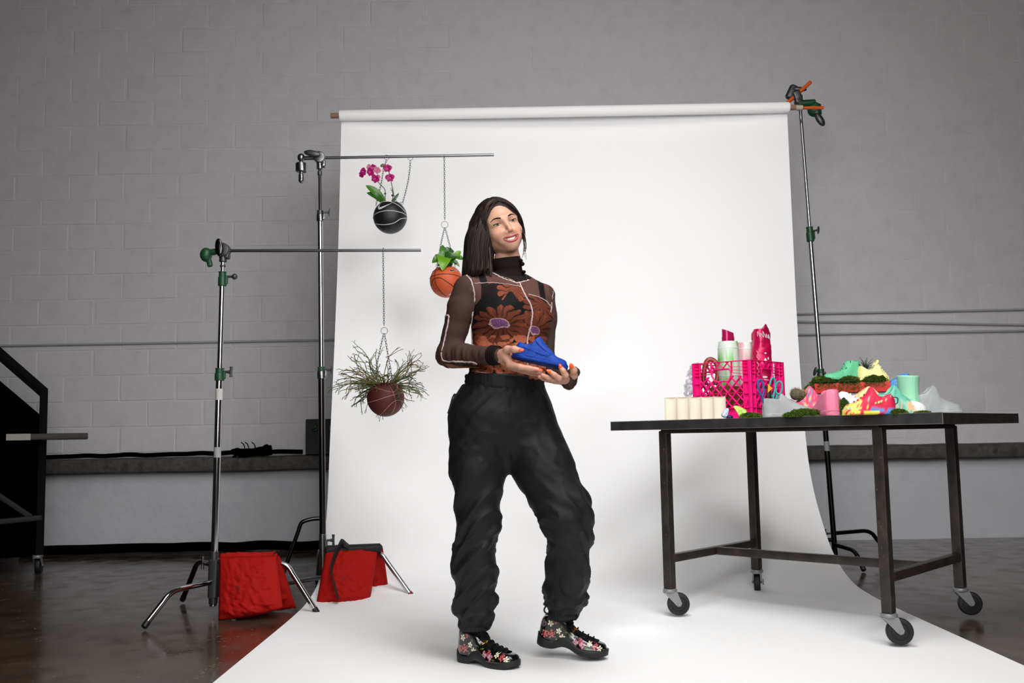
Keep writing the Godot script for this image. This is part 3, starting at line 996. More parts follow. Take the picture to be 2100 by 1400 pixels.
func cart() -> void:
	var t := thing("rolling_stair", "near-black rolling steel stair with a sloping handrail at the far left wall", "stairs", Vector3(-3.03, 0, -6.30), 0.445)
	var bx := func(called: String, c: Vector3, s: Vector3, m: Material, bs := Basis()) -> Node:
		var b := MB.new()
		b.box(c, s, 0.004, bs)
		return obj(called, b, m, t)
	var dk := mat(Color(0.035, 0.028, 0.026), 0.7, 0.0, 0.2)
	bx.call("post", Vector3(0.0, 0.655, 0), Vector3(0.048, 1.05, 0.048), dk)
	bx.call("post", Vector3(0.0, 0.655, -0.75), Vector3(0.045, 1.05, 0.045), dk)
	bx.call("post", Vector3(-1.3, 1.1, 0), Vector3(0.045, 1.95, 0.045), dk)
	bx.call("post", Vector3(-1.3, 1.1, -0.75), Vector3(0.045, 1.95, 0.045), dk)
	var sl := Basis(Vector3.BACK, -0.755)
	for z in [0.0, -0.75]:
		bx.call("handrail", Vector3(-0.66, 1.80 - 0.004, z), Vector3(1.84, 0.046, 0.046), dk, sl)
	# dark side panels under the slope
	for z in [-0.03, -0.72]:
		var b := MB.new()
		b.slab(PackedVector2Array([Vector2(-0.02, 0.36), Vector2(-0.02, 1.02), Vector2(-1.3, 2.20), Vector2(-1.3, 0.20), Vector2(-0.02, 0.20)]), 0.012, Transform3D(Basis(), Vector3(0, 0, z)))
		obj("side_panel", b, M.void, t)
	for k in 6:
		bx.call("step", Vector3(-0.2 - 0.18 * k, 0.42 + 0.17 * k, -0.375), Vector3(0.2, 0.03, 0.66), M.void)
	bx.call("bottom_rail", Vector3(-0.65, 0.325, 0.01), Vector3(1.32, 0.035, 0.04), mat(Color(0.07, 0.065, 0.06), 0.7), Basis(Vector3.BACK, 0.06))
	bx.call("brace", Vector3(-0.30, 0.56, 0.0), Vector3(0.62, 0.035, 0.03), mat(Color(0.06, 0.05, 0.045), 0.7), Basis(Vector3.BACK, -0.66))
	bx.call("lower_panel", Vector3(-0.65, 0.22, -0.03), Vector3(1.28, 0.2, 0.01), M.void)
	caster(t, Vector3(-0.01, 0.13, 0.0), 1.35)
	caster(t, Vector3(-0.01, 0.13, -0.75), 1.35)
	caster(t, Vector3(-1.3, 0.13, 0.0), 1.35)
	caster(t, Vector3(-1.3, 0.13, -0.75), 1.35)
	var q: Node = bx.call("shelf_board", Vector3(0.03, 0.876, 0.06), Vector3(0.46, 0.040, 0.30), mat(Color(0.15, 0.115, 0.10), 0.6))
	var b2 := MB.new()
	b2.box(Vector3(-0.135, 0.876, 0.2115), Vector3(0.135, 0.040, 0.003), 0.0005)
	obj("pale_edge", b2, mat(Color(0.62, 0.60, 0.58), 0.7), q)

# ------------------------------------------------------------------ chains, leaves, flowers
func chain(called: String, label: String, path: Array, ringed: Array, pitch := 0.0115, wire := 0.0011) -> void:
	# links alternate between facing and edge-on along the path
	var t := thing(called, label, "chain", path[0])
	var b := MB.new()
	var curve := Curve3D.new()
	for p in path: curve.add_point(p)
	curve.bake_interval = 0.005
	var n := int(curve.get_baked_length() / pitch)
	for k in n:
		var p := curve.sample_baked((k + 0.5) * pitch)
		var d := (curve.sample_baked((k + 1.0) * pitch) - curve.sample_baked(k * pitch)).normalized()
		var side := d.cross(Vector3(0.2, 0.1, 1)).normalized()
		if k % 2 == 1: side = d.cross(side)
		side = (side + d.cross(side) * 0.45).normalized()
		var ring: Array = []
		for j in 10:
			var g := TAU * j / 10.0
			ring.push_back(p - path[0] + d * cos(g) * pitch * 0.72 + side * sin(g) * pitch * 0.36)
		b.tube(ring, wire, 5, false, true)
	var o := obj("links", b, M.link, t, -2.0)
	o.set_meta("kind", "stuff")
	for r in ringed:
		b = MB.new()
		var ring: Array = arc(r[0] - path[0], Vector3(r[1], 0, 0.0), Vector3(0, r[1], 0), 0, TAU * 27.0 / 28.0, 27)
		if r.size() > 2: ring = arc(r[0] - path[0], Vector3(0, 0, r[1]), Vector3(0, r[1], 0) + Vector3(r[1] * r[2], 0, 0), 0, TAU * 27.0 / 28.0, 27)
		b.tube(ring, wire * 1.15, 6, false, true)
		obj("ring", b, M.link, t, -2.0)

# a leaf from base to tip: arched, folded along the midrib
func leaf(base: Vector3, tip: Vector3, w: float, facing: Vector3, bend := 0.12, shape := 0, fold := 0.25) -> MB:
	var b := MB.new()
	var d := tip - base
	var side := d.cross(facing).normalized()
	var nrm := side.cross(d).normalized()
	var n := 12
	var top: Array = []
	for i in n + 1:
		var t := float(i) / n
		var ww: float
		if shape == 0: ww = pow(sin(PI * pow(t, 1.05)), 0.62)                      # oval
		elif shape == 1: ww = pow(t, 0.25) * pow(1.0 - t, 0.75) * 1.65               # heart
		else: ww = pow(1.0 - t, 0.6) * (0.55 + 0.45 * minf(t * 4, 1))              # blade
		ww = maxf(ww, 0.02) * w * 0.5
		var mid := base + d * t + nrm * sin(t * PI) * d.length() * bend
		var row := PackedVector3Array()
		for k in [-1.0, -0.55, 0.0, 0.55, 1.0]:
			row.push_back(mid + side * ww * k + nrm * (absf(k) * ww * fold))
		for k in [1.0, 0.0, -1.0]:
			row.push_back(mid + side * ww * k * 0.98 + nrm * (absf(k) * ww * fold - 0.0012))
		top.push_back(row)
	b.skin(top)
	return b

func flower(parent: Node, c: Vector3, r: float, facing: Vector3, m: Material, lip: Material, spin := 0.0) -> void:
	var bs := Basis.looking_at(-facing, Vector3.UP) * Basis(Vector3.BACK, spin)
	var b := MB.new()
	for k in 5:
		var a := TAU * k / 5.0 + PI / 2
		var big := 1.0 if k in [1, 4] else 0.86
		var dir := bs * Vector3(cos(a), sin(a), 0.0)
		var lf := leaf(c, c + dir * r * big + bs.z * r * 0.12, r * (1.05 if k in [1, 4] else 0.72), bs.z, 0.10, 0, 0.12)
		var from := b.V.size()
		for q in lf.V: b.vert(q)
		for q in lf.I: b.I.push_back(q + from)
	var o := obj("flower", b, m, parent, -2.0)
	b = MB.new()
	b.ball(c + bs.z * r * 0.16 - bs.y * r * 0.12, Vector3(0.17, 0.24, 0.2) * r, bs, 8, 6)
	obj("lip", b, lip, o, -2.0)

func swoosh(R: float, at: Vector2, size: float, rot: float, lift: float, grow := 0.0) -> MB:
	# a curved tick mark laid on a ball of radius R
	var O := [Vector2(0.13, 0.42), Vector2(0.02, 0.26), Vector2(0.0, 0.12), Vector2(0.05, 0.02), Vector2(0.15, 0.0), Vector2(0.35, 0.06), Vector2(0.65, 0.21), Vector2(1.0, 0.40)]
	var Q := [Vector2(0.14, 0.42), Vector2(0.085, 0.30), Vector2(0.08, 0.22), Vector2(0.12, 0.17), Vector2(0.20, 0.155), Vector2(0.38, 0.19), Vector2(0.65, 0.27), Vector2(1.0, 0.405)]
	var b := MB.new()
	var rows: Array = []
	for i in O.size():
		for sub in (3 if i < O.size() - 1 else 1):
			var f := sub / 3.0
			var o: Vector2 = O[i].lerp(O[mini(i + 1, O.size() - 1)], f)
			var q: Vector2 = Q[i].lerp(Q[mini(i + 1, O.size() - 1)], f)
			var mid := (o + q) * 0.5
			o += (o - mid).normalized() * grow
			q += (q - mid).normalized() * grow
			var row := PackedVector3Array()
			for k in 5:
				row.push_back(_on_ball(R, at, (o.lerp(q, k / 4.0) - Vector2(0.5, 0.2)) * size, rot, lift))
			for k in [4, 0]:
				row.push_back(_on_ball(R, at, (o.lerp(q, k / 4.0) - Vector2(0.5, 0.2)) * size, rot, -0.002))
			rows.push_back(row)
	b.skin(rows)
	return b

func _on_ball(R: float, at: Vector2, p: Vector2, rot: float, lift: float) -> Vector3:
	var q := p.rotated(rot) / R + at
	var z := sqrt(maxf(1.0 - q.length_squared(), 0.0))
	return Vector3(q.x, q.y, z).normalized() * (R + lift)

# ball with an opening cut in its top, seams, soil
func ball_planter(called: String, label: String, c: Vector3, R: float, tilt: Basis, m: Material, seam_m: Material, seams: Array, seam_r: float) -> Node3D:
	var t := thing(called, label, "planter", c)
	var b := MB.new()
	var rows: Array = []
	var nu := 48
	for i in 33:
		var th := lerpf(0.62, PI - 0.001, i / 32.0)
		var row := PackedVector3Array()
		for j in nu:
			var ph := TAU * j / nu
			row.push_back(tilt * (Vector3(sin(th) * cos(ph), cos(th) + (0.02 * sin(ph * 3) if i == 0 else 0.0), sin(th) * sin(ph)) * R))
		rows.push_back(row)
	var inner: Array = []
	for i in 6:
		var th := lerpf(0.62, 1.0, i / 5.0)
		var row := PackedVector3Array()
		for j in nu:
			var ph := TAU * j / nu
			row.push_back(tilt * (Vector3(sin(th) * cos(ph), cos(th), sin(th) * sin(ph)) * (R - 0.004)))
		inner.push_front(row)
	inner.append_array(rows)
	b.skin(inner)
	obj("ball", b, m, t, -2.0)
	b = MB.new()
	b.ball(tilt * Vector3(0, R * 0.70, 0), Vector3(R * 0.60, R * 0.10, R * 0.60), tilt, 20, 8)
	obj("soil", b, mat(Color(0.11, 0.085, 0.065), 0.95), t, -2.0)
	for s in seams:
		var path: Array = []
		var pts: Array = []
		for q in s:
			var z := sqrt(maxf(1.0 - q.length_squared(), 0.0))
			pts.push_back(Vector3(q.x, q.y, z).normalized() * R)
		path = spline(pts, 6)
		for k in path.size(): path[k] = path[k].normalized() * (R + seam_r * 0.15)
		# carried round the far side
		var back: Array = []
		for k in range(path.size() - 1, -1, -1): back.push_back(Vector3(path[k].x, path[k].y, -path[k].z))
		b = MB.new()
		b.tube(path, seam_r, 6)
		b.tube(back, seam_r, 6)
		obj("seam", b, seam_m, t, -2.0)
	return t

func planters() -> void:
	var V2 := func(a: Array) -> Array:
		var o: Array = []
		for q in a: o.push_back(Vector2(q[0], q[1]))
		return o
	var petal := mat(Color(0.66, 0.04, 0.40), 0.5)
	petal.backlight_enabled = true; petal.backlight = Color(0.5, 0.05, 0.3)
	var pale := mat(Color(0.80, 0.50, 0.60), 0.5)
	pale.backlight_enabled = true; pale.backlight = Color(0.5, 0.3, 0.35)
	var lip := mat(Color(0.80, 0.30, 0.62), 0.5)
	var stem_m := mat(Color(0.22, 0.27, 0.13), 0.5)
	var leaf_m := mat(Color(0.27, 0.46, 0.12), 0.35)
	leaf_m.backlight_enabled = true; leaf_m.backlight = Color(0.25, 0.4, 0.08)
	leaf_m.albedo_texture = ntex(40, 0.02, [[0.0, 0.5, 1.0], [Color(0.75, 0.8, 0.7), Color(1, 1, 1), Color(1, 1, 0.9)]], 256, 4)
	tri_map(leaf_m, 9.0)
	var leaf_d := mat(Color(0.16, 0.33, 0.10), 0.35)
	var leaf_l := mat(Color(0.42, 0.62, 0.12), 0.35)
	leaf_l.backlight_enabled = true; leaf_l.backlight = Color(0.35, 0.5, 0.1)
	# --- black ball with an orchid
	var bl := mat(Color(0.075, 0.076, 0.085), 0.42)
	bumpy(bl, ntex(41, 0.25, [], 256, 2), 0.06); tri_map(bl, 14.0)
	var wh := mat(Color(0.80, 0.80, 0.80), 0.6)
	var R := 0.092
	var C := Vector3(-0.655, 2.033, -5.25)
	var t := ball_planter("hanging_planter", "black basketball planter with white seams and a magenta orchid, hung on chains", C, R, Basis(), bl, wh,
		[V2.call([[-1.0, -0.05], [-0.6, 0.10], [0.0, 0.16], [0.6, 0.12], [1.0, 0.02]]), V2.call([[-0.80, 0.52], [-0.5, 0.78], [0.0, 0.80], [0.45, 0.62], [0.75, 0.40], [0.93, 0.20]]), V2.call([[-0.9, -0.40], [-0.6, -0.56], [-0.1, -0.62], [0.35, -0.52], [0.7, -0.27], [0.98, -0.12]])], 0.0018)
	obj("logo", swoosh(R, Vector2(-0.20, 0.47), 0.080, 0.06, 0.0012), wh, t, -2.0)
	var P := func(u: float, v: float, z := 0.0) -> Vector3:   # offsets in thousandths of a metre from the ball's centre
		return Vector3(u, v, z) * 0.001
	obj("leaf", leaf(P.call(-22, 68, 0), P.call(-128, 172, 30), 0.050, Vector3(0.3, 0.5, 1), 0.10), leaf_m, t, -2.0)
	obj("leaf", leaf(P.call(-30, 66, 5), P.call(-122, 128, 40), 0.046, Vector3(0.2, 0.6, 1), 0.16), leaf_d, t, -2.0)
	obj("leaf", leaf(P.call(2, 70, 0), P.call(48, 136, -10), 0.016, Vector3(0.6, 0.2, 1), 0.06), leaf_d, t, -2.0)
	obj("leaf", leaf(P.call(0, 66, -20), P.call(40, 88, -60), 0.03, Vector3(0, 1, 0.3), 0.2), leaf_m, t, -2.0)
	for s in [[[-22, 66, 0], [-26, 100, 6], [-27, 150, 10], [-48, 176, 16], [-66, 196, 24], [-95, 226, 30], [-118, 246, 30]], [[0, 66, 0], [14, 100, 4], [18, 140, 6], [8, 190, 6], [2, 222, 14], [-6, 256, 14], [-22, 268, 10]]]:
		var pts: Array = []
		for q in s: pts.push_back(P.call(q[0], q[1], q[2]))
		var b := MB.new()
		b.tube(spline(pts, 5), 0.0024, 6)
		obj("stem", b, stem_m, t, -2.0)
	for q in [[-25, 128], [14, 118]]:
		var b := MB.new(); b.ball(P.call(q[0], q[1], 12), Vector3.ONE * 0.0055, Basis(), 8, 6); obj("node", b, M.black, t, -2.0)
	for f in [[-152, 236, 20, 20, 0], [-140, 247, 34, 23, 0], [-110, 274, 14, 21, 1], [-100, 241, 44, 26, 0], [-86, 272, 20, 21, 0], [-66, 256, 24, 24, 1], [-73, 202, 46, 27, 0], [-8, 262, 36, 27, 0], [6, 208, 40, 28, 0], [-62, 224, 10, 14, 1]]:
		flower(t, P.call(f[0], f[1], f[2]), f[3] * 0.001, Vector3(-0.25 + 0.0016 * (f[0] + 80), -0.12, 1).normalized(), pale if f[4] else petal, lip, f[0] * 0.01)
	var b := MB.new(); b.ball(P.call(-38, 284, 20), Vector3(0.013, 0.009, 0.009), Basis(Vector3.BACK, 0.5), 8, 6); obj("bud", b, mat(Color(0.45, 0.38, 0.26), 0.6), t, -2.0)
	chain("hanging_chain", "chain running down through the orchid flowers to the black ball", [Vector3(-0.672, 2.352, -5.245), Vector3(-0.69, 2.30, -5.25), Vector3(-0.705, 2.22, -5.26), Vector3(-0.725, 2.14, -5.26), Vector3(-0.735, 2.09, -5.25)], [[Vector3(-0.672, 2.366, -5.25), 0.014]], 0.013)
	chain("hanging_chain", "curved chain on the right side of the black ball, hooked over the boom", [Vector3(-0.542, 2.345, -5.25), Vector3(-0.545, 2.30, -5.25), Vector3(-0.555, 2.23, -5.25), Vector3(-0.572, 2.16, -5.25), Vector3(-0.590, 2.10, -5.25)], [[Vector3(-0.542, 2.362, -5.25), 0.013]], 0.013)
	chain("hanging_chain", "slack doubled chain behind the dark narrow leaf of the orchid", [Vector3(-0.648, 2.19, -5.24), Vector3(-0.635, 2.16, -5.235), Vector3(-0.622, 2.12, -5.23), Vector3(-0.605, 2.10, -5.23), Vector3(-0.59, 2.115, -5.24)], [], 0.012)
	# --- orange ball with a trailing plant
	var org := mat(Color(0.78, 0.33, 0.17), 0.5)
	bumpy(org, ntex(42, 0.25, [], 256, 2), 0.06); tri_map(org, 14.0)
	R = 0.0895
	C = Vector3(-0.352, 1.672, -5.25)
	var blk := mat(Color(0.02, 0.02, 0.02), 0.6)
	t = ball_planter("hanging_planter", "orange basketball planter with black seams and broad green leaves, beside the person", C, R, Basis(), org, blk,
		[V2.call([[-1.0, 0.16], [-0.6, 0.26], [0.0, 0.30], [0.6, 0.24], [1.0, 0.12]]), V2.call([[-0.52, 0.83], [-0.60, 0.55], [-0.63, 0.15], [-0.57, -0.25], [-0.35, -0.65], [0.0, -0.95]]), V2.call([[-0.86, -0.32], [-0.72, 0.0], [-0.50, 0.08], [-0.2, 0.02], [0.2, -0.25], [0.7, -0.58]]), V2.call([[-0.82, 0.56], [-0.60, 0.57], [-0.25, 0.66], [0.1, 0.80], [0.35, 0.86]])], 0.0018)
	obj("logo", swoosh(R, Vector2(0.52, 0.53), 0.042, -0.12, 0.0012, 0.035), wh, t, -2.0)
	obj("logo", swoosh(R, Vector2(0.52, 0.53), 0.042, -0.12, 0.0018), blk, t, -2.0)
	b = MB.new(); b.box(_on_ball(R, Vector2(0.28, -0.86), Vector2.ZERO, 0, 0.0), Vector3(0.022, 0.009, 0.004), 0.001, Basis(Vector3.RIGHT, 0.9) * Basis(Vector3.BACK, 0.1)); obj("print_mark", b, wh, t)
	for l in [[[-15, 95, 20], [-17, 192, 0], 38, 1, 0, 0], [[-18, 110, 20], [60, 128, 40], 54, 1, 1, 0], [[-20, 125, 20], [-68, 98, 40], 44, 1, 0, 0], [[-5, 135, 15], [-14, 52, 78], 64, 1, 2, 1], [[10, 110, 20], [58, 92, 45], 42, 1, 1, 0], [[50, 118, 20], [78, 158, 20], 26, 0, 2, 0], [[55, 125, 20], [92, 116, 20], 22, 0, 0, 0], [[40, 105, 20], [72, 74, 40], 24, 2, 0, 0], [[-10, 150, 10], [40, 165, -10], 46, 1, 1, 0], [[-20, 90, 0], [-40, 78, 40], 26, 1, 1, 0], [[0, 80, -30], [20, 130, -60], 44, 1, 0, 0]]:
		var a: Vector3 = P.call(l[0][0], l[0][1], l[0][2])
		var z: Vector3 = P.call(l[1][0], l[1][1], l[1][2])
		obj("leaf", leaf(a, a.lerp(z, 1.1), l[2] * 0.00135, Vector3(0.1, 0.5 if l[5] == 0 else 0.3, 1), 0.18, l[3], 0.25), [leaf_m, leaf_d, leaf_l][l[4]], t, -2.0)
	b = MB.new()
	b.tube(spline([P.call(-5, 60, 0), P.call(-12, 100, 12), P.call(-18, 128, 15)], 4), 0.0022, 6)
	b.tube(spline([P.call(0, 60, 0), P.call(30, 100, 15), P.call(58, 125, 20)], 4), 0.0022, 6)
	obj("stem", b, leaf_l, t, -2.0)
	chain("hanging_chain", "long thin chain from the upper boom to the orange ball, with a split ring", [Vector3(-0.355, 2.358, -5.25), Vector3(-0.356, 2.003, -5.25)], [[Vector3(-0.357, 1.985, -5.25), 0.0185], [Vector3(-0.355, 2.366, -5.25), 0.011, 0.15]], 0.0115)
	chain("hanging_chain", "left short chain below the split ring of the orange ball", [Vector3(-0.358, 1.966, -5.25), Vector3(-0.374, 1.90, -5.25), Vector3(-0.405, 1.745, -5.25)], [], 0.0115)
	chain("hanging_chain", "right short chain below the split ring of the orange ball", [Vector3(-0.355, 1.966, -5.25), Vector3(-0.338, 1.90, -5.25), Vector3(-0.30, 1.745, -5.25)], [], 0.0115)
	# --- maroon ball with a pencil-thin cactus
	var mar := mat(Color(0.33, 0.095, 0.095), 0.6)
	mar.albedo_texture = ntex(43, 0.03, [[0.0, 0.5, 1.0], [Color(0.75, 0.7, 0.7), Color(1, 1, 1), Color(1, 0.9, 0.9)]], 256, 4)
	bumpy(mar, ntex(44, 0.25, [], 256, 2), 0.06); tri_map(mar, 9.0)
	var pk := mat(Color(0.72, 0.52, 0.48), 0.7)
	R = 0.0915
	C = Vector3(-0.625, 1.025, -4.79)
	t = ball_planter("hanging_planter", "maroon basketball planter with pale seams holding a wiry green stick plant", C, R, Basis(), mar, pk,
		[V2.call([[-0.97, -0.24], [-0.4, -0.16], [0.2, 0.02], [0.7, 0.18], [0.96, 0.27]]), V2.call([[0.15, 0.80], [0.40, 0.45], [0.56, 0.08], [0.62, -0.30], [0.52, -0.62], [0.35, -0.84]]), V2.call([[-0.36, -0.92], [0.0, -0.72], [0.35, -0.38], [0.62, -0.18], [0.82, -0.16], [0.95, -0.26]]), V2.call([[-0.85, 0.48], [-0.5, 0.52], [0.0, 0.38], [0.30, 0.30], [0.52, 0.28], [0.68, 0.44], [0.66, 0.66]])], 0.0013)
	b = MB.new(); b.ball(_on_ball(R, Vector2(0.2, 0.62), Vector2.ZERO, 0, 0), Vector3(0.004, 0.004, 0.002), Basis(), 8, 6); obj("valve", b, blk, t)
	var r2 := RandomNumberGenerator.new()
	r2.seed = 5
	var stick := [mat(Color(0.24, 0.31, 0.14), 0.5), mat(Color(0.33, 0.38, 0.16), 0.5), mat(Color(0.19, 0.24, 0.13), 0.5), mat(Color(0.42, 0.36, 0.17), 0.5)]
	for k in 120:
		var a := r2.randf_range(0, TAU)
		var el := asin(r2.randf_range(-0.05, 1.0)) if k % 6 else r2.randf_range(-0.8, 0.0)
		var ln := r2.randf_range(0.06, 0.125) * (1.0 + 0.45 * sin(maxf(el, 0.0)))
		var dir := Vector3(cos(a) * cos(el) * 1.1 - 0.14, sin(el) + 0.05, sin(a) * cos(el) * 0.9).normalized()
		var p := Vector3(cos(a) * 0.035 - 0.012, 0.062, sin(a) * 0.035)
		b = MB.new()
		_stick(b, p, dir, ln, 3, r2)
		obj("stem", b, stick[k % 4] if k % 9 else stick[3], t, -2.0)
	chain("hanging_chain", "chain from the lower boom to the maroon ball, with a split ring", [Vector3(-0.634, 1.752, -4.79), Vector3(-0.631, 1.375, -4.79)], [[Vector3(-0.630, 1.357, -4.79), 0.0165], [Vector3(-0.634, 1.762, -4.79), 0.011, 0.15]], 0.0115)
	chain("hanging_chain", "left short chain below the split ring of the maroon ball", [Vector3(-0.633, 1.341, -4.79), Vector3(-0.648, 1.28, -4.79), Vector3(-0.665, 1.20, -4.79), Vector3(-0.680, 1.09, -4.79)], [], 0.0125)
	chain("hanging_chain", "right short chain below the split ring of the maroon ball", [Vector3(-0.629, 1.341, -4.79), Vector3(-0.618, 1.27, -4.79), Vector3(-0.59, 1.10, -4.79)], [], 0.0125)

func _stick(b: MB, p: Vector3, dir: Vector3, ln: float, depth: int, r: RandomNumberGenerator) -> void:
	var pts: Array = [p]
	var q := p
	var d := dir
	for i in 3:
		d = (d + Vector3(r.randf_range(-0.22, 0.22), r.randf_range(-0.24, 0.10), r.randf_range(-0.22, 0.22))).normalized()
		q += d * ln / 3.0
		pts.push_back(q)
	b.tube(pts, 0.0012 + 0.0003 * depth, 5)
	if depth > 1 or (depth == 1 and r.randf() < 0.35):
		for k in 2:
			var nd := (d + Vector3(r.randf_range(-0.8, 0.8), r.randf_range(-0.55, 0.45), r.randf_range(-0.8, 0.8))).normalized()
			if depth > 0: _stick(b, q, nd, ln * r.randf_range(0.35, 0.55), depth - 1 - (1 if r.randf() < 0.3 else 0), r)

# ------------------------------------------------------------------ shoes cast as planters, and what stands round them
const TT := 0.8852   # top of the table

func on_table(x: float, z: float, y := 0.0) -> Vector3:
	return Vector3(1.326, TT + y, -4.445) + Basis(Vector3.UP, deg_to_rad(-43.2)) * Vector3(x, 0, z)

# toe towards +x, heel at x = 0. prof: outline of the upper from heel to toe in shares of L and H.
func shoe(L: float, H: float, W: float, prof: Array, oa: float, ob: float, dip: float, sole: float, collar_w := 0.30, paint = null, wob := 0.0, sd := 1, arch := 0.0) -> MB:
	var b := MB.new()
	if paint != null: b.use_col = true
	var nz := noise(sd, 22.0, 2)
	var rows: Array = []
	var n := 46
	for i in n + 1:
		var s := float(i) / n
		var x := 0.5 - 0.5 * cos(PI * s)
		# plan outline: round heel, waist, broad ball, round toe
		var w := smooth_at([Vector2(0, 0.0), Vector2(0.015, 0.13), Vector2(0.05, 0.22), Vector2(0.12, 0.29), Vector2(0.3, 0.31), Vector2(0.5, 0.34), Vector2(0.7, 0.385), Vector2(0.85, 0.34), Vector2(0.94, 0.24), Vector2(0.985, 0.12), Vector2(1, 0.0)], x) * W / 0.77
		w = maxf(w, 0.004)
		var top := smooth_at(prof, x) * H
		var edge := pow(clampf(sin(PI * s) * 2.2, 0.0, 1.0), 0.45)
		top = lerpf(sole * 1.15, top, clampf(edge + 0.25 * (1.0 if x < 0.5 else 0.0), 0.0, 1.0)) if x > 0.5 or x < 0.004 else top
		var op := smoothstep(oa - 0.03, oa + 0.05, x) * (1.0 - smoothstep(ob - 0.06, ob + 0.03, x))
		var rim := minf(collar_w * W, w * 0.92) * op
		var dp := dip * H * op
		var lift := arch * sin(clampf((x - 0.25) / 0.3, 0, 1) * PI)
		var half: Array = [Vector2(0, lift), Vector2(w * 0.96, lift), Vector2(w * 1.04, lift + sole * 0.35), Vector2(w * 1.03, sole * 0.9), Vector2(w * 0.985, sole), Vector2(w * 0.96, sole * 1.06)]
		var hh := maxf(top - sole * 1.06, 0.001)
		for k in 7:
			var g := (k + 1) / 7.0
			var yy := sole * 1.06 + hh * sin(g * PI * 0.5)
			var xx := rim + (w * 0.96 - rim) * pow(cos(g * PI * 0.5), 0.75) if k < 6 else rim
			half.push_back(Vector2(xx, yy))
		half.push_back(Vector2(maxf(rim - 0.007, 0), top + (0.0 if op < 0.1 else 0.002)))
		half.push_back(Vector2(maxf(rim - 0.010, 0), top - dp * 0.5))
		half.push_back(Vector2(maxf(rim - 0.012, 0) * 0.8, top - dp))
		half.push_back(Vector2(0, top - dp))
		var row := PackedVector3Array()
		for q in half: row.push_back(Vector3(x * L, q.y, q.x))
		for k in range(half.size() - 2, 0, -1): row.push_back(Vector3(x * L, half[k].y, -half[k].x))
		if wob > 0.0:
			for k in row.size():
				var p := row[k]
				var d := nz.get_noise_3dv(p) * wob
				row[k] = p + Vector3(d * 0.4, d * (0.0 if p.y < sole * 0.5 else 0.7), signf(p.z) * d)
		rows.push_back(row)
	b.skin(rows)
	if paint != null:
		for k in b.V.size():
			b.C[k] = paint.call(Vector3(b.V[k].x / L, b.V[k].y / H, b.V[k].z / W))
	return b

# laces and seams lying on the upper
func shoe_trim(t: Node3D, L: float, H: float, W: float, prof: Array, x0: float, x1: float, n: int, m: Material, r := 0.0022) -> void:
	for k in n:
		var x := lerpf(x0, x1, k / maxf(n - 1, 1))
		var y := smooth_at(prof, x) * H
		var hw := W * 0.19
		var b := MB.new()
		b.tube(spline([Vector3(x * L, y - 0.014, -hw), Vector3(x * L + 0.001, y + 0.0005, -hw * 0.55), Vector3(x * L, y + 0.0015, 0), Vector3(x * L + 0.001, y + 0.0005, hw * 0.55), Vector3(x * L, y - 0.014, hw)], 3), r, 6)
		obj("lace", b, m, t, -2.0)

func clay(c: Color, rough := 0.65, sub := 0.0) -> StandardMaterial3D:
	var m := mat(c, rough, 0.0, 0.4)
	if sub > 0.0:
		m.subsurf_scatter_enabled = true
		m.subsurf_scatter_strength = sub
	return m

func moss(label: String, at: Vector3, rx: float, rz: float, h: float, n: int, sd: int, drape := 0.0) -> void:
	var r := RandomNumberGenerator.new()
	r.seed = sd
	var t := thing("moss_clump", label, "moss", at, 0.0, "moss clumps on the table")
	var b := MB.new()
	b.use_col = true
	var nz := noise(sd, 30.0, 3)
	b.col = Color(0.018, 0.03, 0.006)
	var rows: Array = []
	for i in 9:
		var th := i / 8.0 * PI * 0.5
		var row := PackedVector3Array()
		for j in 22:
			var ph := TAU * j / 22.0
			var p := Vector3(sin(th) * cos(ph) * rx, cos(th) * h * 0.75 + 0.002, sin(th) * sin(ph) * rz)
			row.push_back(p * (1.0 + 0.25 * nz.get_noise_3dv(p)))
		rows.push_back(row)
	b.skin(rows)
	for k in n * 2:
		var th := acos(1.0 - r.randf())
		var ph := r.randf_range(0, TAU)
		var q := Vector3(sin(th) * cos(ph), cos(th), sin(th) * sin(ph))
		var p := Vector3(q.x * rx, q.y * h * 0.72, q.z * rz) * (1.0 + 0.25 * nz.get_noise_3dv(Vector3(q.x * rx, q.y * h, q.z * rz)))
		var nn := Vector3(q.x / rx, q.y / h + 8.0, q.z / rz).normalized()
		nn = (nn + Vector3(r.randf_range(-0.9, 0.9), r.randf_range(-0.5, 0.4), r.randf_range(-0.9, 0.9))).normalized()
		var ln := r.randf_range(0.004, 0.0115)
		if drape > 0.0 and th > 1.0: p.y -= r.randf() * drape; ln *= 1.4
		var side := nn.cross(Vector3(r.randf() - 0.5, r.randf() - 0.5, r.randf() - 0.5)).normalized() * r.randf_range(0.0006, 0.0013)
		var g := r.randf()
		b.col = Color(0.05, 0.10, 0.012).lerp(Color(0.16, 0.24, 0.03), g * g)
		if r.randf() < 0.06: b.col = Color(0.16, 0.12, 0.04)
		p.y = maxf(p.y, 0.001 - (drape if drape > 0.0 else 0.0))
		var mid := p + nn * ln * 0.6
		var tip := p + nn * ln + Vector3(side.z, -0.003, side.x)
		var v := b.V.size()
		for x in [p - side, p + side, mid + side, mid - side, tip]: b.vert(x)
		b.quad(v, v + 1, v + 2, v + 3); b.tri(v + 3, v + 2, v + 4)
	var m := mat(Color(1, 1, 1), 0.8, 0.0, 0.2)
	m.vertex_color_use_as_albedo = true
	m.cull_mode = BaseMaterial3D.CULL_DISABLED
	var o := obj("fronds", b, m, t, -2.0)
	o.set_meta("kind", "stuff")

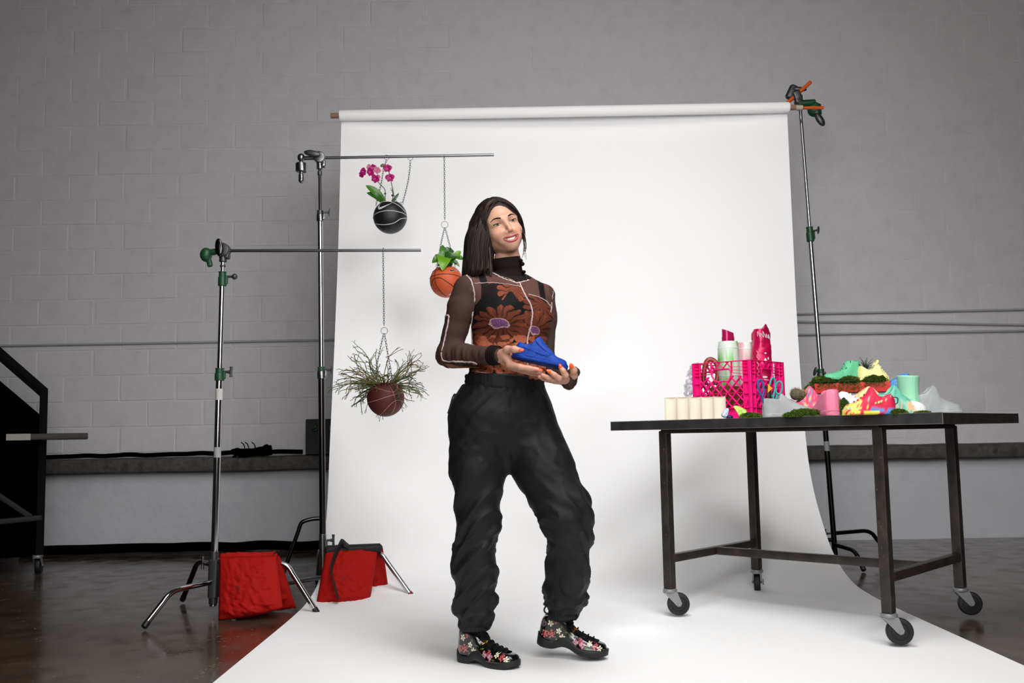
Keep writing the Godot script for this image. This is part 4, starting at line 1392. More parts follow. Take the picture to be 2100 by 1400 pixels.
func crate_wall(t: Node3D, S: float, Hh: float, xf: Transform3D, m: Material) -> void:
	var b := MB.new()
	var h := S * 0.5
	var bar := func(a: Vector2, c: Vector2, w: float, d: float, z := 0.0) -> void:
		var v := c - a
		var bs := Basis(Vector3.BACK, v.angle())
		b.box(xf * Vector3((a.x + c.x) * 0.5, (a.y + c.y) * 0.5, z), Vector3(v.length(), w, d), 0.0008, xf.basis * bs)
	# corner posts with recessed panel and proud ribs
	for s in [-1.0, 1.0]:
		b.box(xf * Vector3(s * (h - 0.022), Hh * 0.5, -0.006), Vector3(0.044, Hh, 0.003), 0.0, xf.basis)
		for e in [h - 0.0015, h - 0.043]:
			bar.call(Vector2(s * e, 0.0), Vector2(s * e, Hh), 0.003, 0.014)
		for y in [0.055, 0.120, 0.175, 0.213, 0.229, 0.245, 0.261]:
			bar.call(Vector2(s * h, y), Vector2(s * (h - 0.043), y), 0.003, 0.014)
		for e in [0.008, 0.022, 0.036]:
			bar.call(Vector2(s * (h - 0.043 + e * 0.9), 0.055), Vector2(s * (h - 0.043 + 0.022), 0.105), 0.002, 0.012)
	# solid lower band, rims
	b.box(xf * Vector3(0, 0.027, -0.005), Vector3(S, 0.054, 0.003), 0.0, xf.basis)
	for y in [0.002, 0.055, Hh - 0.002]:
		bar.call(Vector2(-h, y), Vector2(h, y), 0.004, 0.016)
	bar.call(Vector2(-h + 0.043, 0.125), Vector2(h - 0.043, 0.125), 0.003, 0.012)
	# curved ribs beside the hand hole
	for s in [-1.0, 1.0]:
		for k in 3:
			bar.call(Vector2(s * (h - 0.043), 0.213 + 0.016 * k), Vector2(s * 0.058, 0.220 + 0.014 * k), 0.0025, 0.012)
		bar.call(Vector2(s * 0.055, Hh), Vector2(s * 0.055, 0.221), 0.003, 0.013)
	# hand hole frame
	var hole: Array = []
	for q in [[-0.050, 0.230], [-0.052, 0.211], [-0.036, 0.182], [0.036, 0.182], [0.052, 0.211], [0.050, 0.230], [0.040, 0.239], [-0.040, 0.239]]:
		hole.push_back(xf * Vector3(q[0], q[1], 0.0))
	b.tube(hole, 0.0045, 6, false, true)
	# diagonal lattice, kept out of the hand hole
	for dir: float in [1.0, -1.0]:
		for k in range(-9, 10):
			var c := k * 0.0465 + 0.01
			var run: Array = []
			for i in 61:
				var x := lerpf(-h + 0.043, h - 0.043, i / 60.0)
				var y := 0.15 + dir * (x * 1.05 - c)
				var in_hole := absf(x) < 0.05 and y > 0.184 and y < 0.238 and (y > 0.184 + maxf(absf(x) - 0.036, 0.0) * 1.6)
				var ok := y > 0.056 and y < Hh and not in_hole and (y < 0.206 or absf(x) < 0.055)
				if ok: run.push_back(Vector2(x, y))
				if (not ok or i == 60) and run.size() > 0:
					if run.size() > 1: bar.call(run[0], run[run.size() - 1], 0.0055 if y < 0.225 else 0.003, 0.010)
					run = []
	obj("side_panel", b, m, t, 0.5)

func squiggle(b: MB, R: float, y0: float, a0: float, n: int, h: float, step: float, wire: float, r: RandomNumberGenerator, lean := 0.3) -> void:
	var pts: Array = []
	for k in n * 2 + 1:
		var a := a0 + k * step * 0.5
		var y := y0 + (h * r.randf_range(0.6, 1.0) if k % 2 else 0.0) + k * step * R * 0.12
		a += (y - y0) * lean / R
		pts.push_back(Vector3(cos(a) * (R + wire * 0.4), y, sin(a) * (R + wire * 0.4)))
	b.tube(spline(pts, 4), wire, 5, true, false, 0.6)

func table_things() -> void:
	var r := RandomNumberGenerator.new()
	r.seed = 77
	# --- fluted cream block
	var t := thing("fluted_tray", "cream translucent fluted tray in front of the pink crate", "tray", Vector3(0.834, TT, -4.47), deg_to_rad(-12.5))
	var b := MB.new()
	var rows: Array = []
	var ring := func(y: float, inset: float) -> PackedVector3Array:
		var row := PackedVector3Array()
		for k in 360:
			var f := k / 360.0 * 4.0
			var e := int(f)
			var s := f - e
			var hx := 0.136 - inset
			var hz := 0.055 - inset
			var p: Vector3
			var fl := 0.0
			if e % 2 == 0:
				var u := lerpf(-hx, hx, s)
				fl = 0.012 * pow(absf(sin((u + 0.136) / 0.272 * PI * 5.0)), 0.5)
				if inset > 0.001: fl *= 0.3
				p = Vector3(u, y, hz - fl) if e == 0 else Vector3(-u, y, -hz + fl)
			else:
				var u := lerpf(hz, -hz, s)
				p = Vector3(hx, y, u) if e == 1 else Vector3(-hx, y, -u)
			row.push_back(p)
		return row
	for q in [[0.0, 0.001], [0.002, 0.0], [0.102, 0.0], [0.104, 0.002], [0.104, 0.010], [0.10, 0.012], [0.02, 0.014]]: rows.push_back(ring.call(q[0], q[1]))
	b.skin(rows)
	obj("body", b, clay(Color(0.90, 0.86, 0.79), 0.4, 0.25), t, 0.5)
	# --- pink crate
	var pink := mat(Color(0.97, 0.07, 0.50), 0.42)
	pink.backlight_enabled = true; pink.backlight = Color(0.25, 0.0, 0.08)
	var S := 0.3195
	var H := 0.276
	t = thing("milk_crate", "bright pink plastic milk crate with diamond lattice sides and hand holes", "crate", Vector3(1.094, TT, -4.726), deg_to_rad(-43.5))
	for k in 4:
		var bs := Basis(Vector3.UP, k * PI * 0.5)
		crate_wall(t, S, H, Transform3D(bs, bs * Vector3(0, 0, S * 0.5 - 0.008)), pink)
	b = MB.new()
	for k in 7:
		b.box(Vector3(-S * 0.5 + 0.02 + k * 0.045, 0.004, 0), Vector3(0.006, 0.006, S - 0.01))
		b.box(Vector3(0, 0.004, -S * 0.5 + 0.02 + k * 0.045), Vector3(S - 0.01, 0.006, 0.006))
	obj("base_grid", b, pink, t)
	var inside := func(x: float, y: float, z: float) -> Vector3:
		return Vector3(1.094, TT, -4.726) + Basis(Vector3.UP, deg_to_rad(-43.5)) * Vector3(x, y, z)
	# what lies in the crate
	t = thing("cardboard_box", "brown cardboard box lying in the bottom of the pink crate", "box", inside.call(0.02, 0.0072, 0.0), deg_to_rad(-42))
	b = MB.new(); b.box(Vector3(0, 0.075, 0), Vector3(0.24, 0.15, 0.22), 0.003); obj("carton", b, mat(Color(0.42, 0.26, 0.14), 0.8), t)
	b = MB.new(); b.box(Vector3(0, 0.1508, 0), Vector3(0.05, 0.0012, 0.22)); obj("tape", b, mat(Color(0.55, 0.42, 0.27), 0.4), t)
	t = thing("storage_tin", "dark brown tin leaning in the pink crate behind its lattice", "tin", inside.call(-0.128, 0.0072, -0.11), deg_to_rad(-43.5))
	b = MB.new(); b.cyl(Vector3.ZERO, Vector3(0, 0.115, 0), 0.014, 18, 0.002); obj("can", b, mat(Color(0.16, 0.07, 0.06), 0.5), t)
	b = MB.new(); b.cyl(Vector3(0, 0.116, 0), Vector3(0, 0.122, 0), 0.0145, 18, 0.002); obj("lid", b, mat(Color(0.3, 0.25, 0.22), 0.4, 0.7), t)
	var rust := mat(Color(0.50, 0.13, 0.06), 0.4)
	t = thing("strap_handle", "rust red plastic handle loop sticking up at the left of the pink crate", "handle", inside.call(-0.103, 0.172, 0.078), deg_to_rad(-8))
	b = MB.new()
	b.tube(spline([Vector3(-0.036, -0.0, 0.0), Vector3(-0.034, 0.06, 0), Vector3(-0.020, 0.112, 0), Vector3(0.0, 0.125, 0), Vector3(0.022, 0.112, 0), Vector3(0.032, 0.085, 0.006), Vector3(0.030, 0.04, 0.012), Vector3(0.018, 0.0, 0.016)], 6), 0.012, 10, true, false, 0.6, Vector3(0, 0, 1))
	obj("loop", b, rust, t, -2.0)
	# translucent jars
	var jar := func(label: String, at: Vector3, R: float, h: float, c: Color, blot: Color, sd: int) -> Node3D:
		var o := thing("jar", label, "jar", at)
		var nz := noise(sd, 16.0, 3)
		var q := MB.new()
		q.use_col = true
		var prof := [Vector2(R * 0.9, 0.0), Vector2(R, 0.006), Vector2(R * 1.0, h * 0.3), Vector2(R * 1.02, h * 0.6), Vector2(R * 0.99, h * 0.86), Vector2(R * 0.93, h * 0.95), Vector2(R * 0.88, h), Vector2(R * 0.84, h), Vector2(R * 0.84, h * 0.94), Vector2(R * 0.84, h * 0.9)]
		q.lathe(prof, 36)
		for k in q.V.size():
			var p := q.V[k]
			var n2 := nz.get_noise_3dv(p + Vector3(sd, 0, 0))
			q.V[k] = p * Vector3(1.0 + n2 * 0.05, 1, 1.0 + n2 * 0.05)
			q.C[k] = c.srgb_to_linear().lerp(blot.srgb_to_linear(), smoothstep(0.0, 0.35, nz.get_noise_3d(p.x * 0.9, p.y * 0.45, p.z * 0.9 + 7)))
		var m := clay(Color(1, 1, 1), 0.25, 0.25)
		m.vertex_color_use_as_albedo = true
		obj("body", q, m, o, -2.0)
		q = MB.new()
		for y in [h * 0.25, h * 0.55, h * 0.85]:
			q.tube(arc(Vector3(0, y, 0), Vector3(R * 1.01, 0, 0), Vector3(0, 0, R * 1.01), 0, TAU * 35.0 / 36.0, 35), 0.0012, 5, false, true)
		obj("ridge", q, m, o, -2.0).set_meta("kind", "stuff")
		return o
	jar.call("frosted jar with green blotches rising from the pink crate, pink sleeve in its mouth", inside.call(-0.028, 0.1585, 0.036), 0.051, 0.222, Color(0.80, 0.86, 0.80), Color(0.38, 0.76, 0.28), 3)
	jar.call("paler frosted jar with pink streaks beside the green blotched one", inside.call(-0.012, 0.1585, -0.086), 0.046, 0.222, Color(0.84, 0.87, 0.84), Color(0.82, 0.62, 0.66), 9)
	t = thing("can_sleeve", "cut pink can sleeve standing in the mouth of the frosted green jar", "can", inside.call(-0.028, 0.372, 0.036), 0.4)
	b = MB.new()
	rows = []
	for q in [[0.0, 0.030], [0.028, 0.031], [0.034, 0.029], [0.060, 0.0285]]:
		var row := PackedVector3Array()
		for j in 30:
			var g := TAU * j / 30.0
			row.push_back(Vector3(cos(g) * q[1], q[0] + (0.010 * cos(g + 2.6) if q[0] > 0.05 else 0.0), sin(g) * q[1] * (0.92 + 0.1 * sin(3 * g))))
		rows.push_back(row)
	b.skin(rows)
	obj("sleeve", b, mat(Color(0.72, 0.12, 0.36), 0.3, 0.4), t, 0.6)
	# crushed tall can
	var cm := mat(Color(0.78, 0.05, 0.31), 0.3, 0.3)
	t = thing("crushed_can", "tall crushed magenta drink can with white lettering in the corner of the pink crate", "can", inside.call(0.088, 0.1520, -0.074), -0.15)
	b = MB.new()
	rows = []
	var cz := noise(21, 14.0, 3)
	for i in 40:
		var y := i / 39.0 * 0.285
		var R := 0.0475 if y < 0.20 else 0.044
		if absf(y - 0.20) < 0.006: R = 0.047
		var row := PackedVector3Array()
		for j in 40:
			var g := TAU * j / 40.0
			var k := 1.0 + 0.16 * cz.get_noise_3d(cos(g) * 0.05, y * 0.55, sin(g) * 0.05) - (0.10 * maxf(0, sin(g * 3.0 + y * 22.0)) if y > 0.19 else 0.03 * maxf(0, sin(g * 2.0 + 1.0)))
			var cut := 0.0
			if i > 34: cut = -0.020 * maxf(0.0, sin(g * 2.0 + 1.2)) + (0.022 if g > 0.2 and g < 1.2 else 0.0)
			row.push_back(Vector3(cos(g) * R * k, y + cut, sin(g) * R * k))
		rows.push_back(row)
	b.skin(rows)
	obj("body", b, cm, t, 0.75)
	var wm := mat(Color(0.88, 0.82, 0.84), 0.4)
	b = MB.new()
	squiggle(b, 0.0475, 0.232, 0.55, 5, 0.032, 0.26, 0.0021, r)
	obj("lettering", b, wm, t, -2.0)
	b = MB.new()
	var up: Array = []
	for k in 15:
		up.push_back(Vector3(cos(2.05 + 0.1 * sin(k * 1.9)) * 0.0495, 0.06 + k * 0.0085, sin(2.05 + 0.1 * sin(k * 1.9)) * 0.0495))
	b.tube(spline(up, 3), 0.0019, 5)
	obj("lettering", b, mat(Color(0.85, 0.62, 0.62), 0.4), t, -2.0)
	for q in [[1.25, 0.165, 0.006, 0.004], [1.28, 0.13, 0.007, 0.011], [1.45, 0.05, 0.016, 0.006], [1.4, 0.035, 0.02, 0.005], [0.95, 0.14, 0.004, 0.007]]:
		b = MB.new()
		b.ball(Vector3(cos(q[0]) * 0.0478, q[1], sin(q[0]) * 0.0478), Vector3(q[2], q[3], 0.0025), Basis(Vector3.UP, PI / 2 - q[0]), 10, 6)
		obj("print_mark", b, wm, t, -2.0)
	# clear bag hanging over the left edge
	t = thing("plastic_bag", "crumpled clear plastic bag hanging over the left corner of the pink crate", "bag", inside.call(-0.176, 0.018, 0.128))
	b = MB.new()
	rows = []
	var bz := noise(31, 40.0, 3)
	for i in 22:
		var f := i / 21.0
		var c := Vector3(0.020, 0.265, 0).lerp(Vector3(-0.006, 0.10, 0.0), f) + Vector3(-0.022 * sin(f * 2.2), 0.012 * sin(f * PI), 0)
		var row := PackedVector3Array()
		var w := 0.017 * (0.6 + 0.6 * sin(f * PI * 1.0) + 0.3 * sin(f * 9.0))
		for j in 18:
			var g := TAU * j / 18.0
			var p := Vector3(cos(g) * w, 0, sin(g) * w * 1.4)
			row.push_back(c + p * (1.0 + 0.9 * bz.get_noise_3dv(c + p * 1.5)))
		rows.push_back(row)
	b.skin(rows)
	var film := mat(Color(0.86, 0.85, 0.89, 0.55), 0.18)
	film.transparency = BaseMaterial3D.TRANSPARENCY_ALPHA
	obj("film", b, film, t, 0.8)
	# --- shoes
	var low := [Vector2(0, 0.62), Vector2(0.06, 0.74), Vector2(0.16, 0.60), Vector2(0.30, 0.60), Vector2(0.40, 0.98), Vector2(0.46, 0.95), Vector2(0.60, 0.66), Vector2(0.74, 0.46), Vector2(0.9, 0.38), Vector2(1, 0.16)]
	var grey_c := clay(Color(0.64, 0.65, 0.655), 0.5, 0.3)
	t = thing("cast_shoe", "grey translucent cast shoe used as a pencil pot, at the corner of the pink crate", "shoe", on_table(-0.008, 0.375), 0.06)
	var boxy := [Vector2(0, 0.66), Vector2(0.03, 0.72), Vector2(0.30, 0.70), Vector2(0.345, 0.90), Vector2(0.40, 0.87), Vector2(0.47, 0.72), Vector2(0.7, 0.48), Vector2(0.9, 0.34), Vector2(1, 0.16)]
	obj("upper", shoe(0.235, 0.115, 0.085, boxy, 0.05, 0.33, 0.5, 0.018, 0.38, null, 0.003, 3), grey_c, t, -2.0)
	# scissors and tools in it
	var tools := func(label: String, x: float, z: float, c: Color, c2: Color, kind: int, lean: float) -> void:
		var o := thing("scissors" if kind < 2 else "craft_knife", label, "scissors" if kind < 2 else "tool", on_table(-0.008, 0.375) + Basis(Vector3.UP, 0.06) * Vector3(x, 0.045, z))
		o.rotation.z = lean
		var q := MB.new()
		if kind < 2:
			for s in ([-1.0, 1.0] if kind == 0 else [0.0]):
				q = MB.new()
				var w := 0.013 if kind == 0 else 0.012
				q.tube(arc(Vector3(s * 0.014, 0.086, 0), Vector3(w, 0, 0.004 * s), Vector3(0, 0.034 - 0.006 * s, 0), 0, TAU * 23.0 / 24.0, 23), 0.0042, 8, false, true)
				q.tube([Vector3(s * 0.008, 0.055, 0), Vector3(s * 0.003, 0.02, 0)], 0.0045, 8)
				obj("handle", q, mat(c, 0.4), o, -2.0)
			q = MB.new(); q.box(Vector3(0, 0.0, 0.0), Vector3(0.010, 0.05, 0.003), 0.001); obj("blade", q, M.chrome_dull, o)
		else:
			q.box(Vector3(0, 0.045, 0), Vector3(0.019, 0.10, 0.010), 0.003); obj("handle", q, mat(c, 0.4), o)
			q = MB.new(); q.slab(PackedVector2Array([Vector2(-0.006, 0.062), Vector2(0.014, 0.082), Vector2(-0.004, 0.100)]), 0.012, Transform3D(Basis(), Vector3(0, 0, -0.006))); obj("grip", q, mat(c2, 0.4), o)
	tools.call("blue handled scissors in the grey cast shoe", 0.005, 0.008, Color(0.10, 0.33, 0.56), Color(), 1, 0.10)
	tools.call("black and yellow craft knife between the scissors in the grey cast shoe", 0.030, 0.0, Color(0.04, 0.04, 0.045), Color(0.95, 0.62, 0.08), 2, -0.03)
	tools.call("teal handled scissors in the grey cast shoe", 0.054, -0.005, Color(0.10, 0.62, 0.60), Color(), 0, -0.12)
	# pink cactus shoe
	var speck := func(c: Color, cols: Array, sd: int, th: float, fr := 9.0) -> Callable:
		var nz: Array = []
		for k in cols.size(): nz.push_back(noise(sd + k, fr, 2))
		var base := c.srgb_to_linear()
		return func(p: Vector3) -> Color:
			var o := base
			for k in cols.size():
				if nz[k].get_noise_3d(p.x, p.y * 0.5, p.z * 0.4) > th: o = cols[k].srgb_to_linear()
			return o
	var vc := clay(Color(1, 1, 1), 0.55, 0.05)
	vc.vertex_color_use_as_albedo = true
	t = thing("cast_shoe", "speckled pink cast shoe planted with a small round cactus", "shoe", on_table(0.03, 0.215, 0.034), 0.08)
	var cac := [Vector2(0, 0.35), Vector2(0.06, 0.42), Vector2(0.2, 0.30), Vector2(0.42, 0.55), Vector2(0.58, 1.0), Vector2(0.64, 0.96), Vector2(0.8, 0.62), Vector2(0.92, 0.42), Vector2(1, 0.2)]
	obj("upper", shoe(0.165, 0.105, 0.085, cac, 0.06, 0.52, 0.5, 0.016, 0.36, speck.call(Color(0.88, 0.30, 0.45), [Color(0.30, 0.55, 0.75), Color(0.93, 0.75, 0.55), Color(0.92, 0.5, 0.6)], 50, 0.34), 0.002, 4), vc, t, -2.0)
	for q in [[Vector3(0.036, 0.068, 0.008), 0.0255], [Vector3(0.070, 0.066, -0.018), 0.019]]:
		b = MB.new()
		rows = []
		for i in 13:
			var th := PI * (0.01 + 0.98 * i / 12.0)
			var row := PackedVector3Array()
			for j in 40:
				var g := TAU * j / 40.0
				var k: float = q[1] * (1.0 + 0.07 * cos(g * 13.0))
				row.push_back(q[0] + Vector3(sin(th) * cos(g) * k, cos(th) * q[1] * 1.02, sin(th) * sin(g) * k))
			rows.push_back(row)
		b.skin(rows)
		var ca := obj("cactus", b, mat(Color(0.34, 0.33, 0.24), 0.7), t, -2.0)
		b = MB.new()
		for k in 220:
			var d := Vector3(r.randfn(), r.randfn() + 0.4, r.randfn()).normalized()
			var p: Vector3 = q[0] + d * q[1] * 1.03
			var d2 := (d + Vector3(r.randf_range(-0.6, 0.6), r.randf_range(-0.6, 0.6), r.randf_range(-0.6, 0.6))).normalized()
			b.tube([p, p + d2 * 0.008], [0.0007, 0.0002], 3, false)
		var sp := obj("spines", b, mat(Color(0.62, 0.55, 0.40), 0.6), ca, -2.0)
		sp.set_meta("kind", "stuff")
	# pink shoe seen from behind
	var pinkc := clay(Color(0.90, 0.50, 0.62), 0.6, 0.1)
	t = thing("cast_shoe", "plain pink cast shoe with its heel towards the front edge", "shoe", on_table(0.338, 0.415), PI * 0.5 + 0.10)
	var high := [Vector2(0, 0.86), Vector2(0.05, 1.0), Vector2(0.15, 0.96), Vector2(0.26, 0.86), Vector2(0.34, 0.92), Vector2(0.42, 1.02), Vector2(0.52, 0.80), Vector2(0.66, 0.55), Vector2(0.85, 0.40), Vector2(1, 0.18)]
	obj("upper", shoe(0.20, 0.105, 0.082, high, 0.06, 0.38, 0.35, 0.020, 0.30, null, 0.0025, 8), pinkc, t, -2.0)
	b = MB.new()
	b.tube(spline([Vector3(0.06, 0.085, 0.036), Vector3(0.05, 0.06, 0.050), Vector3(0.04, 0.03, 0.068), Vector3(0.03, 0.012, 0.085)], 4), 0.009, 8, true, false, 0.5)
	obj("flap", b, pinkc, t, -2.0)
	b = MB.new(); b.tube(arc(Vector3(0.034, 0.0225, 0), Vector3(-0.034, 0, 0), Vector3(0, 0, 0.0405), -1.3, 1.3, 14), 0.0015, 5); obj("welt", b, pinkc, t, -2.0)
	# white shoe, cream shoe
	t = thing("cast_shoe", "white lumpy cast shoe lying behind the plain pink one", "shoe", on_table(0.235, 0.205, 0.055), -0.05)
	t.rotation.z = -0.30
	var flat_p := [Vector2(0, 0.6), Vector2(0.08, 0.86), Vector2(0.2, 0.95), Vector2(0.4, 0.9), Vector2(0.6, 0.75), Vector2(0.8, 0.55), Vector2(0.92, 0.42), Vector2(1, 0.2)]
	obj("upper", shoe(0.155, 0.062, 0.07, flat_p, 0.10, 0.30, 0.2, 0.012, 0.25, null, 0.005, 12), clay(Color(0.92, 0.90, 0.91), 0.6, 0.1), t, -2.0)
	shoe_trim(t, 0.155, 0.062, 0.07, flat_p, 0.35, 0.75, 5, clay(Color(0.92, 0.90, 0.91), 0.6), 0.003)
	t = thing("riser_block", "low white block under the white lumpy shoe", "block", on_table(0.31, 0.17), deg_to_rad(-43))
	b = MB.new(); b.box(Vector3(0, 0.018, 0), Vector3(0.12, 0.036, 0.07), 0.004); obj("slab", b, clay(Color(0.8, 0.8, 0.8)), t)
	t = thing("cast_shoe", "small cream cast shoe between the white and the splashed pink shoes", "shoe", on_table(0.262, 0.060, 0.0), -0.1)
	obj("upper", shoe(0.13, 0.128, 0.07, [Vector2(0, 0.72), Vector2(0.2, 0.82), Vector2(0.48, 1.0), Vector2(0.7, 0.86), Vector2(0.9, 0.62), Vector2(1, 0.4)], 0.1, 0.35, 0.2, 0.012, 0.22, null, 0.003, 14), clay(Color(0.90, 0.82, 0.60), 0.6, 0.1), t, -2.0)
	# splashed pink, yellow and blue shoe, toe to the left
	var multi := func(p: Vector3) -> Color:
		var nzs := noise(61, 6.0, 2)
		var a := nzs.get_noise_3d(p.x * 1.3, p.y * 0.5, p.z * 0.3)
		var c := nzs.get_noise_3d(p.x * 2.2 + 9.0, p.y * 0.8, p.z * 0.3 + 4.0)
		var red := Color(0.85, 0.16, 0.30)
		var o := red
		if p.y < 0.14: o = Color(0.90, 0.85, 0.35) if p.x > 0.36 else Color(0.25, 0.55, 0.85)
		elif p.y < 0.20 and p.x < 0.5: o = Color(0.28, 0.58, 0.85)
		elif p.x > 0.78 - p.y * 0.25: o = Color(0.88, 0.82, 0.42)
		if p.y >= 0.14 and p.x > 0.7 and absf(a) < 0.07: o = red
		if p.y > 0.18 and p.y < 0.62 and c > 0.46: o = Color(0.92, 0.86, 0.55)
		elif p.y > 0.12 and c < -0.55: o = Color(0.45, 0.75, 0.70)
		if p.y < 0.2 and a > 0.24: o = red
		return o.srgb_to_linear()
	t = thing("cast_shoe", "splashed pink, yellow and blue cast shoe with its toe to the left", "shoe", on_table(0.575, 0.405), PI - 0.08)
	var mp := [Vector2(0, 0.50), Vector2(0.05, 0.66), Vector2(0.12, 0.70), Vector2(0.22, 0.62), Vector2(0.34, 0.66), Vector2(0.42, 0.98), Vector2(0.47, 0.98), Vector2(0.52, 0.80), Vector2(0.66, 0.56), Vector2(0.8, 0.44), Vector2(0.92, 0.36), Vector2(1, 0.18)]
	obj("upper", shoe(0.200, 0.108, 0.084, mp, 0.06, 0.40, 0.4, 0.016, 0.28, multi, 0.0015, 15), vc, t, -2.0)
	b = MB.new(); b.tube(spline([Vector3(0.004, 0.066, 0), Vector3(-0.010, 0.062, 0), Vector3(-0.009, 0.044, 0), Vector3(0.002, 0.038, 0)], 4), 0.0022, 6); obj("heel_loop", b, mat(Color(0.12, 0.2, 0.32), 0.5), t, -2.0)
	shoe_trim(t, 0.200, 0.108, 0.084, mp, 0.56, 0.76, 4, clay(Color(0.83, 0.15, 0.28)))
	for q in [[0.30, 0.46, 1.0], [0.35, 0.43, 1.0], [0.41, 0.40, 0.8]]:
		b = MB.new(); b.ball(Vector3(q[0] * 0.2, q[1] * 0.108, -0.0335), Vector3(0.0045, 0.006, 0.003) * q[2], Basis(Vector3.BACK, 0.4), 8, 6); obj("eyelet", b, clay(Color(0.85, 0.83, 0.55)), t, -2.0)
	# red planter box with moss
	t = thing("planter_box", "red rectangular planter box topped with moss under the green and yellow shoes", "planter", on_table(0.207, -0.02), deg_to_rad(-10))
	var redp := mat(Color(0.80, 0.13, 0.11), 0.45)
	b = MB.new()
	rows = []
	for q in [[0.106, 0.0], [0.108, 0.001], [0.148, 0.003], [0.150, 0.001], [0.150, -0.005], [0.135, -0.006]]:
		var row := PackedVector3Array()
		for c in [[-1, -1], [1, -1], [1, 1], [-1, 1]]: row.push_back(Vector3(c[0] * (0.155 + q[1]), q[0], c[1] * (0.065 + q[1])))
		rows.push_back(row)
	b.skin(rows)
	obj("box", b, redp, t)
	b = MB.new(); b.box(Vector3(0, 0.14, 0), Vector3(0.298, 0.012, 0.118)); obj("soil", b, mat(Color(0.09, 0.07, 0.05), 0.95), t)
	t = thing("riser_block", "pale block hidden behind the shoes that lifts the red planter box", "block", on_table(0.215, -0.02), deg_to_rad(-10))
	b = MB.new(); b.box(Vector3(0, 0.0525, 0), Vector3(0.16, 0.105, 0.10), 0.004); obj("slab", b, clay(Color(0.7, 0.7, 0.7)), t)
	var box_at := func(x: float, z: float, y: float) -> Vector3:
		return on_table(0.207, -0.02, y) + Basis(Vector3.UP, deg_to_rad(-10)) * Vector3(x, 0, z)
	moss("moss clump at the left end of the red planter box", box_at.call(-0.105, 0.030, 0.147), 0.066, 0.050, 0.046, 1100, 1, 0.035)
	moss("moss clump hanging over the middle of the red planter box", box_at.call(-0.01, 0.036, 0.147), 0.060, 0.050, 0.042, 1100, 2, 0.05)
	moss("moss clump at the right end of the red planter box", box_at.call(0.095, 0.030, 0.147), 0.062, 0.050, 0.048, 1100, 3, 0.025)
	moss("thin moss sprig trailing off the left end of the red planter box", box_at.call(-0.170, 0.02, 0.128), 0.026, 0.018, 0.020, 260, 4, 0.03)
	# green boot lying on the moss
	var grn := clay(Color(0.38, 0.74, 0.55), 0.6, 0.08)
	var purple := mat(Color(0.28, 0.30, 0.36), 0.6)
	t = thing("cast_shoe", "green high-top cast shoe tilted on the moss of the red box, toe to the left", "shoe", box_at.call(0.040, 0.0, 0.150), PI + 0.1)
	t.rotation.z = 0.10
	var boot := [Vector2(0, 0.80), Vector2(0.04, 1.0), Vector2(0.2, 0.98), Vector2(0.34, 1.02), Vector2(0.40, 0.94), Vector2(0.47, 0.62), Vector2(0.58, 0.44), Vector2(0.75, 0.36), Vector2(0.9, 0.30), Vector2(1, 0.16)]
	obj("upper", shoe(0.165, 0.092, 0.075, boot, 0.04, 0.36, 0.3, 0.014, 0.33, null, 0.003, 22), grn, t, -2.0)
	shoe_trim(t, 0.165, 0.092, 0.075, boot, 0.42, 0.62, 5, grn, 0.0028)
	for q in [[0.10, 0.85], [0.20, 0.80], [0.33, 0.95], [0.44, 0.62], [0.52, 0.40]]:
		b = MB.new(); b.ball(Vector3(q[0] * 0.165, q[1] * 0.092, -0.024), Vector3(0.006, 0.002, 0.002), Basis(Vector3.BACK, q[0] * 5.0), 8, 6); obj("stain", b, purple, t, -2.0)
	# yellow shoe with a spiky succulent
	var yel := clay(Color(0.93, 0.89, 0.62), 0.6, 0.1)
	t = thing("cast_shoe", "pale yellow cast shoe holding a spiky succulent, on the moss of the red box", "shoe", box_at.call(0.027, 0.022, 0.150), -0.12)
	t.rotation.z = -0.05
	var yp := [Vector2(0, 0.66), Vector2(0.06, 0.84), Vector2(0.16, 0.80), Vector2(0.30, 0.66), Vector2(0.44, 0.72), Vector2(0.56, 1.02), Vector2(0.64, 1.02), Vector2(0.74, 0.72), Vector2(0.86, 0.50), Vector2(0.94, 0.36), Vector2(1, 0.2)]
	obj("upper", shoe(0.140, 0.085, 0.084, yp, 0.05, 0.54, 0.4, 0.018, 0.33, null, 0.0022, 24), yel, t, -2.0)
	shoe_trim(t, 0.140, 0.085, 0.084, yp, 0.70, 0.86, 4, yel, 0.0026)
	b = MB.new(); b.tube(spline([Vector3(0.073, 0.074, -0.018), Vector3(0.084, 0.091, -0.016), Vector3(0.088, 0.097, 0.0), Vector3(0.084, 0.091, 0.016), Vector3(0.073, 0.074, 0.018)], 4), 0.0065, 8); obj("tongue", b, yel, t, -2.0)
	var succ := mat(Color(0.22, 0.28, 0.22), 0.5)
	for k in 15:
		var a := TAU * k / 15.0 * 2.0 + 0.3
		var el := 0.35 + 0.075 * k
		var d := Vector3(cos(a) * cos(el), sin(el), sin(a) * cos(el))
		var p := Vector3(0.036, 0.056, 0.0)
		obj("leaf", leaf(p, p + d * (0.036 + 0.012 * (k % 3)), 0.011, Vector3(0.1, 1, 0.3), 0.08, 2, 0.4), succ, t, -2.0)
	# blue shoe poking up behind
	t = thing("cast_shoe", "small blue cast shoe poking up behind the mint boot", "shoe", on_table(0.356, -0.12, 0.095), 0.0)
	t.rotation.z = 0.85
	obj("upper", shoe(0.115, 0.045, 0.055, flat_p, 0.1, 0.4, 0.3, 0.010, 0.25, null, 0.004, 26), clay(Color(0.30, 0.55, 0.80), 0.55), t, -2.0)
	t = thing("plinth_block", "grey block holding up the blue shoe", "block", on_table(0.37, -0.13), 0.3)
	b = MB.new(); b.box(Vector3(0, 0.046, 0), Vector3(0.08, 0.092, 0.06), 0.004); obj("slab", b, clay(Color(0.42, 0.45, 0.50)), t)
